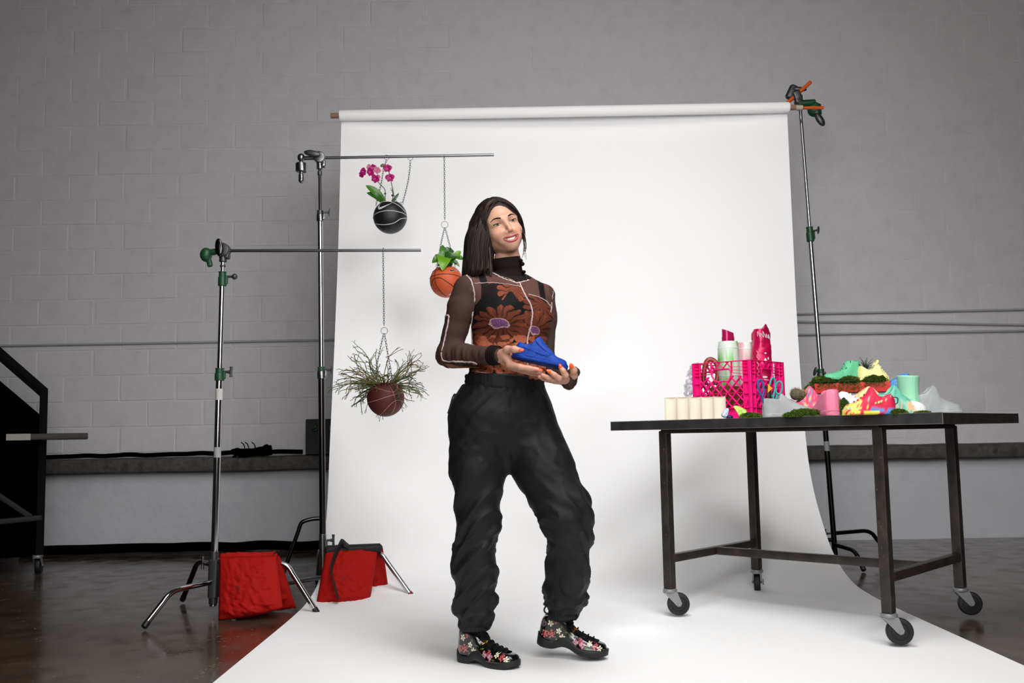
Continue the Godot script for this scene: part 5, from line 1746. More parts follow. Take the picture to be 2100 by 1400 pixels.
	# mint boot, heel to the front
	var mint := clay(Color(0.60, 0.84, 0.70), 0.5, 0.12)
	t = thing("cast_boot", "tall mint cast boot with its back seam to the front, beside the clear shoe", "boot", on_table(0.552, 0.140), PI * 0.5 + 0.15)
	b = MB.new()
	rows = []
	for q in [[0.0, 0.041], [0.004, 0.044], [0.03, 0.045], [0.05, 0.040], [0.09, 0.0385], [0.13, 0.0405], [0.158, 0.0435], [0.161, 0.0425], [0.161, 0.0385], [0.15, 0.037], [0.12, 0.035]]:
		var row := PackedVector3Array()
		for j in 36:
			var g := TAU * j / 36.0
			row.push_back(Vector3(0.045 + cos(g) * q[1] * 1.1, q[0] + (0.004 * cos(g) if q[0] > 0.15 else 0.0), sin(g) * q[1]))
		rows.push_back(row)
	b.skin(rows)
	obj("shaft", b, mint, t, -2.0)
	obj("foot", shoe(0.20, 0.075, 0.085, flat_p, 2.0, 3.0, 0.0, 0.016), mint, t, -2.0)
	b = MB.new(); b.tube([Vector3(-0.0015, 0.160, 0), Vector3(0.001, 0.13, 0), Vector3(0.0025, 0.09, 0), Vector3(-0.001, 0.05, 0)], 0.0022, 6); obj("back_seam", b, mint, t, -2.0)
	b = MB.new()
	for s in [-1.0, 1.0]:
		for k in 7:
			b.ball(Vector3(0.045 + 0.030, 0.07 + k * 0.012, s * 0.0345), Vector3(0.002, 0.0025, 0.004), Basis(), 6, 4)
	var hk := obj("hook", b, mint, t, -2.0)
	hk.set_meta("kind", "stuff")
	# marbled sneaker, toe to the right
	var marb := func(p: Vector3) -> Color:
		var nzs := noise(71, 4.0, 2)
		var a := nzs.get_noise_3d(p.x * 1.2, p.y * 0.5, p.z * 0.3)
		var c := nzs.get_noise_3d(p.x * 2.0 + 5, p.y * 0.8, p.z * 0.3 + 8)
		var o := Color(0.45, 0.78, 0.66)
		if p.x > 0.66 + a * 0.15: o = Color(0.93, 0.93, 0.92)
		elif p.y < 0.45 and a > 0.12: o = Color(0.93, 0.72, 0.55)
		elif p.y < 0.5 and c > 0.15: o = Color(0.66, 0.84, 0.74)
		elif c < -0.3: o = Color(0.36, 0.70, 0.62)
		return o.srgb_to_linear()
	t = thing("cast_shoe", "marbled mint, peach and white cast shoe in front of the mint boot, toe right", "shoe", on_table(0.456, 0.300), 0.06)
	var sk := [Vector2(0, 0.62), Vector2(0.06, 0.72), Vector2(0.16, 0.70), Vector2(0.26, 0.80), Vector2(0.36, 1.02), Vector2(0.42, 0.98), Vector2(0.52, 0.70), Vector2(0.68, 0.52), Vector2(0.84, 0.44), Vector2(0.94, 0.34), Vector2(1, 0.16)]
	obj("upper", shoe(0.205, 0.115, 0.085, sk, 0.06, 0.36, 0.4, 0.014, 0.26, marb, 0.0015, 28), vc, t, -2.0)
	shoe_trim(t, 0.205, 0.115, 0.085, sk, 0.48, 0.70, 5, clay(Color(0.42, 0.74, 0.62)))
	# clear shoe at the end
	var clr := mat(Color(0.92, 0.93, 0.92), 0.42, 0.0, 0.5)
	clr.subsurf_scatter_enabled = true
	clr.subsurf_scatter_strength = 0.5
	clr.transparency = BaseMaterial3D.TRANSPARENCY_ALPHA
	clr.albedo_color = Color(0.74, 0.76, 0.76, 0.55)
	t = thing("cast_shoe", "clear frosted cast shoe at the right end of the row", "shoe", on_table(0.540, 0.115), -0.03)
	var cl := [Vector2(0, 0.56), Vector2(0.05, 0.66), Vector2(0.2, 0.74), Vector2(0.32, 0.92), Vector2(0.40, 1.02), Vector2(0.45, 0.94), Vector2(0.50, 0.72), Vector2(0.62, 0.52), Vector2(0.78, 0.40), Vector2(0.9, 0.34), Vector2(1, 0.18)]
	obj("upper", shoe(0.190, 0.118, 0.08, cl, 0.06, 0.36, 0.3, 0.014, 0.26, null, 0.003, 30), clr, t, -2.0)
	# two toy-sized shoes at the front
	t = thing("cast_shoe", "tiny white and blue cast shoe standing toe up beside the cream tray", "shoe", on_table(-0.165, 0.405), 0.0)
	t.rotation = Vector3(0, 0.3, 1.35)
	t.position.y += 0.004
	obj("upper", shoe(0.043, 0.026, 0.022, flat_p, 0.1, 0.4, 0.3, 0.006, 0.25, speck.call(Color(0.85, 0.88, 0.93), [Color(0.55, 0.66, 0.85)], 80, 0.1), 0.001, 33), vc, t, -2.0)
	t = thing("cast_shoe", "tiny yellow-green cast shoe propped up beside the white and blue one", "shoe", on_table(-0.097, 0.405), 0.0)
	t.rotation = Vector3(0, 2.9, 1.05)
	t.position.y += 0.002
	obj("upper", shoe(0.058, 0.040, 0.030, flat_p, 0.1, 0.38, 0.3, 0.007, 0.22, speck.call(Color(0.72, 0.86, 0.35), [Color(0.9, 0.92, 0.6), Color(0.45, 0.7, 0.2)], 82, 0.2), 0.001, 34), vc, t, -2.0)
	t = thing("pebble", "dark blue lump between the two tiny shoes at the front edge", "pebble", on_table(-0.14, 0.42), 0.0)
	b = MB.new(); b.ball(Vector3(0, 0.008, 0), Vector3(0.015, 0.009, 0.01), Basis(), 12, 8); obj("lump", b, mat(Color(0.06, 0.09, 0.28), 0.5), t, -2.0)
	# moss on the table
	moss("moss clump in front of the pink crate corner, beside the grey shoe", on_table(-0.055, 0.385), 0.045, 0.04, 0.030, 800, 11)
	moss("moss clump between the grey shoe and the plain pink shoe", on_table(0.205, 0.415), 0.080, 0.035, 0.040, 1500, 12)
	moss("narrow moss clump standing between the plain pink and the splashed shoes", on_table(0.355, 0.37), 0.024, 0.03, 0.085, 700, 13)
	moss("moss clump under the marbled shoe's heel", on_table(0.598, 0.43), 0.03, 0.02, 0.024, 300, 14)
	moss("moss sprig by the white toe of the marbled shoe", on_table(0.655, 0.345), 0.03, 0.02, 0.012, 260, 15)
	moss("moss clump behind the pink cactus shoe", on_table(0.17, 0.22), 0.05, 0.04, 0.045, 600, 16)

# ------------------------------------------------------------------ soft bodies: tapered capsules and ellipsoids joined smoothly
class Field:
	var K: Array = []        # 0 capsule, 1 ellipsoid
	var A := PackedVector3Array()
	var B := PackedVector3Array()
	var RA := PackedFloat32Array()
	var RB := PackedFloat32Array()
	var SM := PackedFloat32Array()
	var N := PackedVector3Array()     # squash axis
	var SQ := PackedFloat32Array()
	var BS: Array = []
	var CUT := PackedByteArray()

	func _add(k: int, a: Vector3, b: Vector3, ra: float, rb: float, sm: float, n: Vector3, sq: float, bs: Basis, cut: bool) -> void:
		K.push_back(k); A.push_back(a); B.push_back(b); RA.push_back(ra); RB.push_back(rb); SM.push_back(sm)
		N.push_back(n.normalized() if n != Vector3.ZERO else n); SQ.push_back(1.0 / sq - 1.0); BS.push_back(bs.inverse()); CUT.push_back(1 if cut else 0)

	func cap(a: Vector3, b: Vector3, ra: float, rb: float, sm := 0.02, n := Vector3.ZERO, sq := 1.0) -> void:
		_add(0, a, b, ra, rb, sm, n, sq, Basis(), false)

	func chain(pts: Array, rs: Array, sm := 0.02) -> void:
		for i in pts.size() - 1:
			cap(pts[i], pts[i + 1], rs[i], rs[i + 1], sm)

	func ell(c: Vector3, r: Vector3, sm := 0.02, bs := Basis(), cut := false) -> void:
		_add(1, c, r, 0, 0, sm, Vector3.ZERO, 1.0, bs, cut)

	func one(i: int, p: Vector3) -> float:
		if K[i] == 0:
			var a := A[i]
			var ab := B[i] - a
			var v := p - a
			var t := clampf(v.dot(ab) / maxf(ab.length_squared(), 1e-9), 0.0, 1.0)
			v -= ab * t
			if SQ[i] != 0.0: v += N[i] * (v.dot(N[i]) * SQ[i])
			return v.length() - lerpf(RA[i], RB[i], t)
		var r := B[i]
		var bi: Basis = BS[i]
		var q: Vector3 = bi * (p - A[i])
		var k0 := (q / r).length()
		var k1 := (q / (r * r)).length()
		return k0 * (k0 - 1.0) / maxf(k1, 1e-6)

	func d(p: Vector3) -> float:
		var o := 9.0
		for i in K.size():
			o = mix(o, one(i, p), SM[i], CUT[i])
		return o

	func mix(o: float, x: float, k: float, cut: int) -> float:
		if cut == 1:
			x = -x
			var h2 := maxf(k - absf(o - x), 0.0) / k
			return maxf(o, x) + h2 * h2 * k * 0.25
		var h := maxf(k - absf(o - x), 0.0) / k
		return minf(o, x) - h * h * k * 0.25

	# surface nets on a grid
	func build(cell: float, b: MB) -> void:
		var lo := Vector3.ONE * 1e9
		var hi := -lo
		for i in K.size():
			if CUT[i]: continue
			if K[i] == 0:
				var r := maxf(RA[i], RB[i])
				lo = lo.min(A[i].min(B[i]) - Vector3.ONE * r); hi = hi.max(A[i].max(B[i]) + Vector3.ONE * r)
			else:
				var r2 := maxf(B[i].x, maxf(B[i].y, B[i].z))
				lo = lo.min(A[i] - Vector3.ONE * r2); hi = hi.max(A[i] + Vector3.ONE * r2)
		lo -= Vector3.ONE * cell * 2.5
		hi += Vector3.ONE * cell * 2.5
		var nx := int((hi.x - lo.x) / cell) + 1
		var ny := int((hi.y - lo.y) / cell) + 1
		var nz := int((hi.z - lo.z) / cell) + 1
		var g := PackedFloat32Array()
		g.resize(nx * ny * nz)
		g.fill(1.0)
		var sxy := nx * ny
		for i in K.size():
			var m := SM[i] + cell * 3.0
			var bl: Vector3
			var bh: Vector3
			if K[i] == 0:
				var r := maxf(RA[i], RB[i]) + m
				bl = A[i].min(B[i]) - Vector3.ONE * r; bh = A[i].max(B[i]) + Vector3.ONE * r
			else:
				var r2 := maxf(B[i].x, maxf(B[i].y, B[i].z)) + m
				bl = A[i] - Vector3.ONE * r2; bh = A[i] + Vector3.ONE * r2
			var x0 := maxi(int((bl.x - lo.x) / cell), 0)
			var y0 := maxi(int((bl.y - lo.y) / cell), 0)
			var z0 := maxi(int((bl.z - lo.z) / cell), 0)
			var x1 := mini(int((bh.x - lo.x) / cell) + 1, nx - 1)
			var y1 := mini(int((bh.y - lo.y) / cell) + 1, ny - 1)
			var z1 := mini(int((bh.z - lo.z) / cell) + 1, nz - 1)
			for z in range(z0, z1 + 1):
				for y in range(y0, y1 + 1):
					var at := z * sxy + y * nx
					for x in range(x0, x1 + 1):
						var o := g[at + x]
						var v := one(i, lo + Vector3(x, y, z) * cell)
						if CUT[i] or v < o + SM[i]:
							g[at + x] = mix(o, v, SM[i], CUT[i])
		var id := PackedInt32Array()
		id.resize(nx * ny * nz)
		id.fill(-1)
		var lim := cell * 3.5
		for z in nz - 1:
			for y in ny - 1:
				var at := z * sxy + y * nx
				for x in nx - 1:
					var k := at + x
					var v0 := g[k]
					if v0 > lim or v0 < -lim: continue
					var v1 := g[k + 1]; var v2 := g[k + nx]; var v3 := g[k + nx + 1]
					var v4 := g[k + sxy]; var v5 := g[k + sxy + 1]; var v6 := g[k + sxy + nx]; var v7 := g[k + sxy + nx + 1]
					var s := (1 if v0 < 0 else 0) + (1 if v1 < 0 else 0) + (1 if v2 < 0 else 0) + (1 if v3 < 0 else 0) + (1 if v4 < 0 else 0) + (1 if v5 < 0 else 0) + (1 if v6 < 0 else 0) + (1 if v7 < 0 else 0)
					if s == 0 or s == 8: continue
					var p := Vector3.ZERO
					var n := 0
					if (v0 < 0) != (v1 < 0): p += Vector3(v0 / (v0 - v1), 0, 0); n += 1
					if (v2 < 0) != (v3 < 0): p += Vector3(v2 / (v2 - v3), 1, 0); n += 1
					if (v4 < 0) != (v5 < 0): p += Vector3(v4 / (v4 - v5), 0, 1); n += 1
					if (v6 < 0) != (v7 < 0): p += Vector3(v6 / (v6 - v7), 1, 1); n += 1
					if (v0 < 0) != (v2 < 0): p += Vector3(0, v0 / (v0 - v2), 0); n += 1
					if (v1 < 0) != (v3 < 0): p += Vector3(1, v1 / (v1 - v3), 0); n += 1
					if (v4 < 0) != (v6 < 0): p += Vector3(0, v4 / (v4 - v6), 1); n += 1
					if (v5 < 0) != (v7 < 0): p += Vector3(1, v5 / (v5 - v7), 1); n += 1
					if (v0 < 0) != (v4 < 0): p += Vector3(0, 0, v0 / (v0 - v4)); n += 1
					if (v1 < 0) != (v5 < 0): p += Vector3(1, 0, v1 / (v1 - v5)); n += 1
					if (v2 < 0) != (v6 < 0): p += Vector3(0, 1, v2 / (v2 - v6)); n += 1
					if (v3 < 0) != (v7 < 0): p += Vector3(1, 1, v3 / (v3 - v7)); n += 1
					id[k] = b.vert(lo + (Vector3(x, y, z) + p / n) * cell)
		for z in range(1, nz - 1):
			for y in range(1, ny - 1):
				var at := z * sxy + y * nx
				for x in range(1, nx - 1):
					var k := at + x
					var v := g[k]
					if v > lim or v < -lim: continue
					var s := v < 0
					if s != (g[k + 1] < 0):
						var q := [id[k - nx - sxy], id[k - sxy], id[k], id[k - nx]]
						if s: b.quad(q[0], q[1], q[2], q[3])
						else: b.quad(q[0], q[3], q[2], q[1])
					if s != (g[k + nx] < 0):
						var q := [id[k - 1 - sxy], id[k - 1], id[k], id[k - sxy]]
						if s: b.quad(q[0], q[1], q[2], q[3])
						else: b.quad(q[0], q[3], q[2], q[1])
					if s != (g[k + sxy] < 0):
						var q := [id[k - 1 - nx], id[k - nx], id[k], id[k - 1]]
						if s: b.quad(q[0], q[1], q[2], q[3])
						else: b.quad(q[0], q[3], q[2], q[1])

	# first point on the surface when coming from far along -dir
	func front(p: Vector3, dir := Vector3(0, 0, 1)) -> Vector3:
		var q := p + dir * 0.4
		for k in 200:
			var x := d(q)
			if x < 0.0006: break
			q -= dir * clampf(x * 0.6, 0.0006, 0.05)
		return q

func normals_of(b: MB) -> PackedVector3Array:
	var on := PackedVector3Array()
	on.resize(b.V.size())
	for k in range(0, b.I.size(), 3):
		var f := (b.V[b.I[k + 1]] - b.V[b.I[k]]).cross(b.V[b.I[k + 2]] - b.V[b.I[k]])
		on[b.I[k]] += f; on[b.I[k + 1]] += f; on[b.I[k + 2]] += f
	for k in on.size(): on[k] = on[k].normalized()
	return on

const FW := Vector3(0.45, 0, 0.893)      # the way the body faces
const LF := Vector3(0.893, 0, -0.45)     # towards the person's left side

func person() -> void:
	var t := thing("person", "smiling person with long dark hair, sheer floral top and black trousers, holding the blue shoe", "person", Vector3(0.05, 0, -3.6))
	var skin := mat(Color(1, 1, 1), 0.48, 0.0, 0.4)
	skin.vertex_color_use_as_albedo = true
	skin.subsurf_scatter_enabled = true
	skin.subsurf_scatter_strength = 0.12
	var body := MB.new()
	body.use_col = true
	var hs := head_shape(body)
	body.col = Color(0.54, 0.29, 0.20)
	body_core(body)
	hands(body)
	obj("body", body, skin, t, -2.0)
	face_parts(t, hs)
	hair(t, hs)
	top_garment(t)
	trousers(t)
	sneakers(t)
	nails(t)
	held_shoe()

func head_xf() -> Transform3D:
	return Transform3D(Basis(Vector3.BACK, deg_to_rad(18.5)) * Basis(Vector3.UP, deg_to_rad(16.0)) * Basis(Vector3.RIGHT, deg_to_rad(0.0)) * Basis.from_scale(Vector3.ONE * 1.01), Vector3(-0.088, 1.603, 0.0))

# middle line of the open smile, u from corner to corner
func smile_y(u: float) -> float:
	return -0.0665 + 0.0085 * u * u

func head_field() -> Field:
	var f := Field.new()
	f.ell(Vector3(0, 0.018, -0.014), Vector3(0.0715, 0.088, 0.090), 0.02)
	f.ell(Vector3(0, -0.026, 0.026), Vector3(0.0605, 0.070, 0.060), 0.03)
	for s in [-1.0, 1.0]:
		f.cap(Vector3(s * 0.047, -0.046, 0.004), Vector3(s * 0.012, -0.084, 0.059), 0.0185, 0.0135, 0.025)
		f.ell(Vector3(s * 0.037, -0.033, 0.060), Vector3(0.020, 0.017, 0.018), 0.022)
		f.cap(Vector3(s * 0.014, 0.017, 0.0795), Vector3(s * 0.046, 0.014, 0.060), 0.009, 0.008, 0.018)
	f.ell(Vector3(0, -0.0865, 0.066), Vector3(0.0145, 0.0130, 0.015), 0.02)
	for s in [-1.0, 1.0]:
		f.ell(Vector3(s * 0.031, -0.001, 0.090), Vector3(0.017, 0.0095, 0.014), 0.014, Basis(), true)
		f.ell(Vector3(s * 0.031, -0.001, 0.0665), Vector3(0.0155, 0.0115, 0.0145), 0.006)
	f.cap(Vector3(0, 0.008, 0.0805), Vector3(0, -0.031, 0.1005), 0.0058, 0.0072, 0.012)
	f.ell(Vector3(0, -0.0355, 0.1010), Vector3(0.0088, 0.0076, 0.0085), 0.008)
	for s in [-1.0, 1.0]:
		f.ell(Vector3(s * 0.0128, -0.0395, 0.0905), Vector3(0.0066, 0.0060, 0.0088), 0.007)
		f.ell(Vector3(s * 0.0058, -0.0455, 0.0965), Vector3(0.0042, 0.0036, 0.0050), 0.002, Basis(), true)
		# smile folds
		f.cap(Vector3(s * 0.022, -0.042, 0.0830), Vector3(s * 0.0350, -0.060, 0.0670), 0.006, 0.006, 0.016)
	# mouth: muzzle and the opening of the smile
	f.ell(Vector3(0, -0.064, 0.070), Vector3(0.034, 0.019, 0.0185), 0.02)
	for k in 9:
		var u := -1.0 + k / 4.0
		f.ell(Vector3(u * 0.0215, smile_y(u * 0.8), 0.0925 - 0.0135 * u * u), Vector3(0.0058, 0.0074 - 0.0048 * u * u, 0.0090), 0.002, Basis(), true)
	f.cap(Vector3(0, -0.075, -0.016), Vector3(0.012, -0.135, -0.022), 0.041, 0.034, 0.03)
	return f

func head_shape(b: MB) -> Field:
	var f := head_field()
	var xf := head_xf()
	var c := Vector3(0, -0.026, 0.004)
	var nu := 130
	var nv := 112
	var from := b.I.size()
	var base := b.V.size()
	for i in nv + 1:
		# rows are denser across the face
		var s := float(i) / nv
		var pol := PI * (s + 0.055 * sin(TAU * s) * -1.0 * -1.0)
		for j in nu:
			var w := float(j) / nu * 2.0 - 1.0
			var az := PI * (0.52 * w + 0.48 * pow(absf(w), 2.2) * signf(w))
			var d := Vector3(sin(pol) * sin(az), cos(pol), sin(pol) * cos(az))
			var r := 0.19
			for k in 26:
				var x := f.d(c + d * r)
				if x < 0.0003: break
				r -= maxf(x * 0.75, 0.0004)
				if r < 0.02: break
			var p := c + d * r
			b.col = face_color(p)
			b.vert(xf * p)
	for i in nv:
		for j in nu:
			var j2 := (j + 1) % nu
			b.quad(base + i * nu + j, base + (i + 1) * nu + j, base + (i + 1) * nu + j2, base + i * nu + j2)
	b.fix(from)
	return f

func face_color(p: Vector3) -> Color:
	var c := Color(0.545, 0.300, 0.205)
	if p.z < 0.03: return c
	for s in [-1.0, 1.0]:
		var g := exp(-((p - Vector3(s * 0.042, -0.034, 0.066)) / Vector3(0.02, 0.016, 0.03)).length_squared())
		c = c.lerp(Color(0.60, 0.25, 0.18), 0.45 * g)
		# eye shadow round the lids
		g = exp(-((p - Vector3(s * 0.032, 0.006, 0.078)) / Vector3(0.017, 0.007, 0.02)).length_squared())
		c = c.lerp(Color(0.30, 0.15, 0.10), 0.5 * g)
	var g2 := exp(-((p - Vector3(0, -0.0365, 0.11)) / Vector3(0.012, 0.01, 0.02)).length_squared())
	c = c.lerp(Color(0.62, 0.29, 0.21), 0.4 * g2)
	# inside of the mouth
	var u := p.x / 0.0285
	if absf(u) < 1.0 and p.z > 0.05:
		if absf(p.y - smile_y(u)) < 0.0070 * (1.0 - 0.5 * u * u) and p.z < 0.0870 - 0.0150 * u * u: c = Color(0.10, 0.015, 0.015)
	return c

func face_parts(t: Node3D, f: Field) -> void:
	var xf := head_xf()
	var lipm := mat(Color(0.70, 0.20, 0.24), 0.35, 0.0, 0.5)
	var on := func(x: float, y: float, lift: float) -> Vector3:
		var p := f.front(Vector3(x, y, 0.02))
		return p + Vector3(0, 0, lift)
	# lips follow the smile
	for low in [0, 1]:
		var pts: Array = []
		var rs: Array = []
		for k in 17:
			var u := -1.0 + k / 8.0
			var x := u * 0.0305
			var gap := 0.0093 * pow(maxf(1.0 - u * u, 0.0), 0.6)
			var y: float = smile_y(u) + (gap if low == 0 else -gap * 1.02)
			if low == 0: y -= 0.0012 * exp(-pow(u / 0.16, 2))
			var outer := y + (0.0030 if low == 0 else -0.0030) * (1.0 - u * u)
			var z: float = f.front(Vector3(x, outer, 0.02)).z + 0.0004
			pts.push_back(xf * Vector3(x, y, z))
			rs.push_back((0.0027 if low == 0 else 0.0036) * (1.0 - 0.66 * u * u) + 0.0006)
		var b := MB.new()
		b.tube(pts, rs, 10, true, false, 0.9)
		obj("lip", b, lipm, t, -2.0)
	# teeth
	var b := MB.new()
	for k in 10:
		var u := (k - 4.5) / 5.0
		b.ball(xf * Vector3(u * 0.0250, smile_y(u) + 0.0016, 0.0848 - 0.0150 * u * u), Vector3(0.0030, 0.0072 - 0.0034 * absf(u), 0.0022), xf.basis * Basis(Vector3.UP, u * 0.8), 8, 8)
	var te := obj("teeth", b, mat(Color(0.92, 0.89, 0.85), 0.25), t, -2.0)
	te.set_meta("kind", "stuff")
	# eyes: almond of white, iris, pupil set into the lids; lash line above
	for s in [-1.0, 1.0]:
		var e := MB.new()
		e.use_col = true
		var rows: Array = []
		for i in 9:
			var v := i / 8.0 * 2.0 - 1.0
			var row := PackedVector3Array()
			for j in 15:
				var u := j / 14.0 * 2.0 - 1.0
				var x: float = s * 0.031 + u * 0.0125
				var h := 0.0032 * pow(maxf(1.0 - u * u, 0.0), 0.65)
				var y: float = -0.0012 + v * h + 0.0011 * u * s
				row.push_back(Vector3(x, y, f.front(Vector3(x, y, 0.02)).z + 0.0006))
			rows.push_back(row)
		e.skin(rows, false)
		var iris := Vector3(s * 0.031 - 0.0006, -0.0002, 0.0)
		for k in e.V.size():
			var q := e.V[k]
			var rr := Vector2(q.x - iris.x, q.y - iris.y).length()
			e.C[k] = Color(0.44, 0.37, 0.345) if rr > 0.0056 else (Color(0.085, 0.038, 0.022) if rr > 0.0026 else Color(0.008, 0.006, 0.005))
			e.V[k] = xf * q
		var em := mat(Color(1, 1, 1), 0.3, 0.0, 0.2)
		em.vertex_color_use_as_albedo = true
		var eye := obj("eye", e, em, t, -2.0)
		var lash := MB.new()
		var pts: Array = []
		var rs: Array = []
		for k in 11:
			var u := -1.0 + k / 5.0
			var x: float = s * (0.031 + u * 0.0145)
			var y: float = -0.0012 + 0.0040 * pow(maxf(1.0 - pow(u * 0.92, 2), 0.0), 0.6) + 0.0022 * maxf(u - 0.3, 0.0)
			pts.push_back(xf * on.call(x, y, 0.0008))
			rs.push_back(0.0013 + 0.0008 * clampf(u + 0.4, 0, 1) - (0.0007 if k == 10 or k == 0 else 0.0))
		lash.tube(pts, rs, 6)
		obj("lash", lash, M.black, eye, -2.0)
		lash = MB.new()
		pts = []
		for k in 7:
			var u := -1.0 + k / 3.0
			pts.push_back(xf * on.call(s * (0.031 + u * 0.012), -0.0046 + 0.003 * u * u, 0.0004))
		lash.tube(pts, 0.00055, 5)
		obj("lower_lash", lash, mat(Color(0.20, 0.10, 0.08), 0.6), eye, -2.0)
		# eyebrow
		var br := MB.new()
		pts = []
		rs = []
		for k in 10:
			var u := k / 9.0
			var x: float = s * lerpf(0.0145, 0.0505, u)
			var y: float = 0.0165 + 0.0065 * sin(minf(u * 1.25, 1.0) * PI * 0.62) - 0.006 * maxf(u - 0.62, 0) * 2.6
			pts.push_back(xf * on.call(x, y, -0.0004))
			rs.push_back(lerpf(0.0036, 0.0048, minf(u * 3.0, 1.0)) * lerpf(1.0, 0.28, u * u))
		br.tube(pts, rs, 8, true, false, 0.62, xf.basis.y.normalized())
		obj("eyebrow", br, mat(Color(0.17, 0.115, 0.09), 0.9, 0.0, 0.1), t, -2.0)

func body_core(b: MB) -> void:
	var f := Field.new()
	f.cap(Vector3(-0.078, 1.49, 0.0), Vector3(-0.06, 1.40, -0.012), 0.034, 0.040, 0.03)
	f.cap(Vector3(-0.06, 1.315, -0.005), Vector3(-0.07, 1.12, 0), 0.080, 0.085, 0.03, FW, 0.72)
	f.cap(Vector3(-0.08, 1.04, 0), Vector3(-0.085, 0.93, 0), 0.11, 0.12, 0.03, FW, 0.78)
	f.cap(Vector3(-0.205, 1.375, 0.05), Vector3(0.07, 1.365, -0.07), 0.036, 0.034, 0.03)
	f.chain([Vector3(-0.213, 1.37, 0.055), Vector3(-0.285, 1.128, 0.03), Vector3(-0.105, 1.110, 0.19)], [0.040, 0.033, 0.022], 0.02)
	f.chain([Vector3(0.073, 1.36, -0.075), Vector3(0.07, 1.11, -0.07), Vector3(0.145, 1.035, 0.16)], [0.035, 0.030, 0.022], 0.02)
	f.chain([Vector3(-0.165, 0.90, 0), Vector3(-0.19, 0.50, -0.005), Vector3(-0.214, 0.12, -0.090)], [0.085, 0.05, 0.028], 0.02)
	f.chain([Vector3(-0.01, 0.89, -0.045), Vector3(0.135, 0.52, 0.03), Vector3(0.135, 0.25, -0.08), Vector3(0.112, 0.16, -0.120)], [0.085, 0.055, 0.045, 0.026], 0.02)
	f.build(0.015, b)

func hand_field(right: bool) -> Field:
	var f := Field.new()
	if right:
		f.cap(Vector3(-0.112, 1.110, 0.195), Vector3(-0.075, 1.106, 0.218), 0.022, 0.019, 0.012)
		f.cap(Vector3(-0.080, 1.114, 0.224), Vector3(-0.060, 1.078, 0.236), 0.015, 0.0135, 0.014)
		f.cap(Vector3(-0.085, 1.100, 0.205), Vector3(-0.058, 1.074, 0.200), 0.019, 0.014, 0.014)
		f.chain([Vector3(-0.086, 1.112, 0.222), Vector3(-0.066, 1.1265, 0.246), Vector3(-0.043, 1.1245, 0.2655), Vector3(-0.0225, 1.1215, 0.268)], [0.0145, 0.0125, 0.0112, 0.0085], 0.008)
		f.chain([Vector3(-0.060, 1.074, 0.242), Vector3(-0.026, 1.064, 0.262), Vector3(0.006, 1.058, 0.267), Vector3(0.036, 1.054, 0.264)], [0.0135, 0.0105, 0.0095, 0.0075], 0.006)
		f.chain([Vector3(-0.052, 1.070, 0.222), Vector3(-0.014, 1.060, 0.240), Vector3(0.018, 1.052, 0.243), Vector3(0.046, 1.044, 0.238)], [0.012, 0.0105, 0.0095, 0.0075], 0.004)
		f.chain([Vector3(-0.050, 1.067, 0.202), Vector3(-0.012, 1.053, 0.214), Vector3(0.018, 1.045, 0.214), Vector3(0.042, 1.039, 0.212)], [0.0115, 0.0098, 0.009, 0.007], 0.004)
		f.chain([Vector3(-0.052, 1.070, 0.184), Vector3(-0.020, 1.057, 0.190), Vector3(0.004, 1.050, 0.190), Vector3(0.022, 1.046, 0.189)], [0.0105, 0.0085, 0.008, 0.0065], 0.004)
	else:
		f.cap(Vector3(0.150, 1.024, 0.155), Vector3(0.138, 1.026, 0.195), 0.021, 0.019, 0.012)
		f.cap(Vector3(0.140, 1.020, 0.20), Vector3(0.125, 1.018, 0.255), 0.018, 0.014, 0.014)
		f.cap(Vector3(0.120, 1.020, 0.20), Vector3(0.092, 1.017, 0.245), 0.017, 0.013, 0.014)
		f.chain([Vector3(0.130, 1.019, 0.258), Vector3(0.130, 1.030, 0.287), Vector3(0.122, 1.045, 0.293), Vector3(0.1135, 1.058, 0.288)], [0.012, 0.0105, 0.0095, 0.0078], 0.005)
		f.chain([Vector3(0.112, 1.017, 0.255), Vector3(0.107, 1.021, 0.286), Vector3(0.092, 1.032, 0.295), Vector3(0.076, 1.0445, 0.291)], [0.012, 0.0105, 0.0095, 0.0078], 0.004)
		f.chain([Vector3(0.096, 1.017, 0.248), Vector3(0.086, 1.018, 0.274), Vector3(0.068, 1.025, 0.283), Vector3(0.052, 1.033, 0.280)], [0.0115, 0.0098, 0.009, 0.0072], 0.004)
		f.chain([Vector3(0.082, 1.018, 0.232), Vector3(0.068, 1.019, 0.250), Vector3(0.054, 1.024, 0.256), Vector3(0.042, 1.029, 0.254)], [0.0105, 0.0085, 0.008, 0.0065], 0.004)
		f.chain([Vector3(0.150, 1.024, 0.195), Vector3(0.162, 1.034, 0.222), Vector3(0.161, 1.049, 0.244), Vector3(0.153, 1.063, 0.254)], [0.0145, 0.0125, 0.0112, 0.0088], 0.008)
	return f

func hands(b: MB) -> void:
	b.col = Color(0.56, 0.30, 0.21)
	hand_field(true).build(0.0028, b)
	hand_field(false).build(0.0028, b)

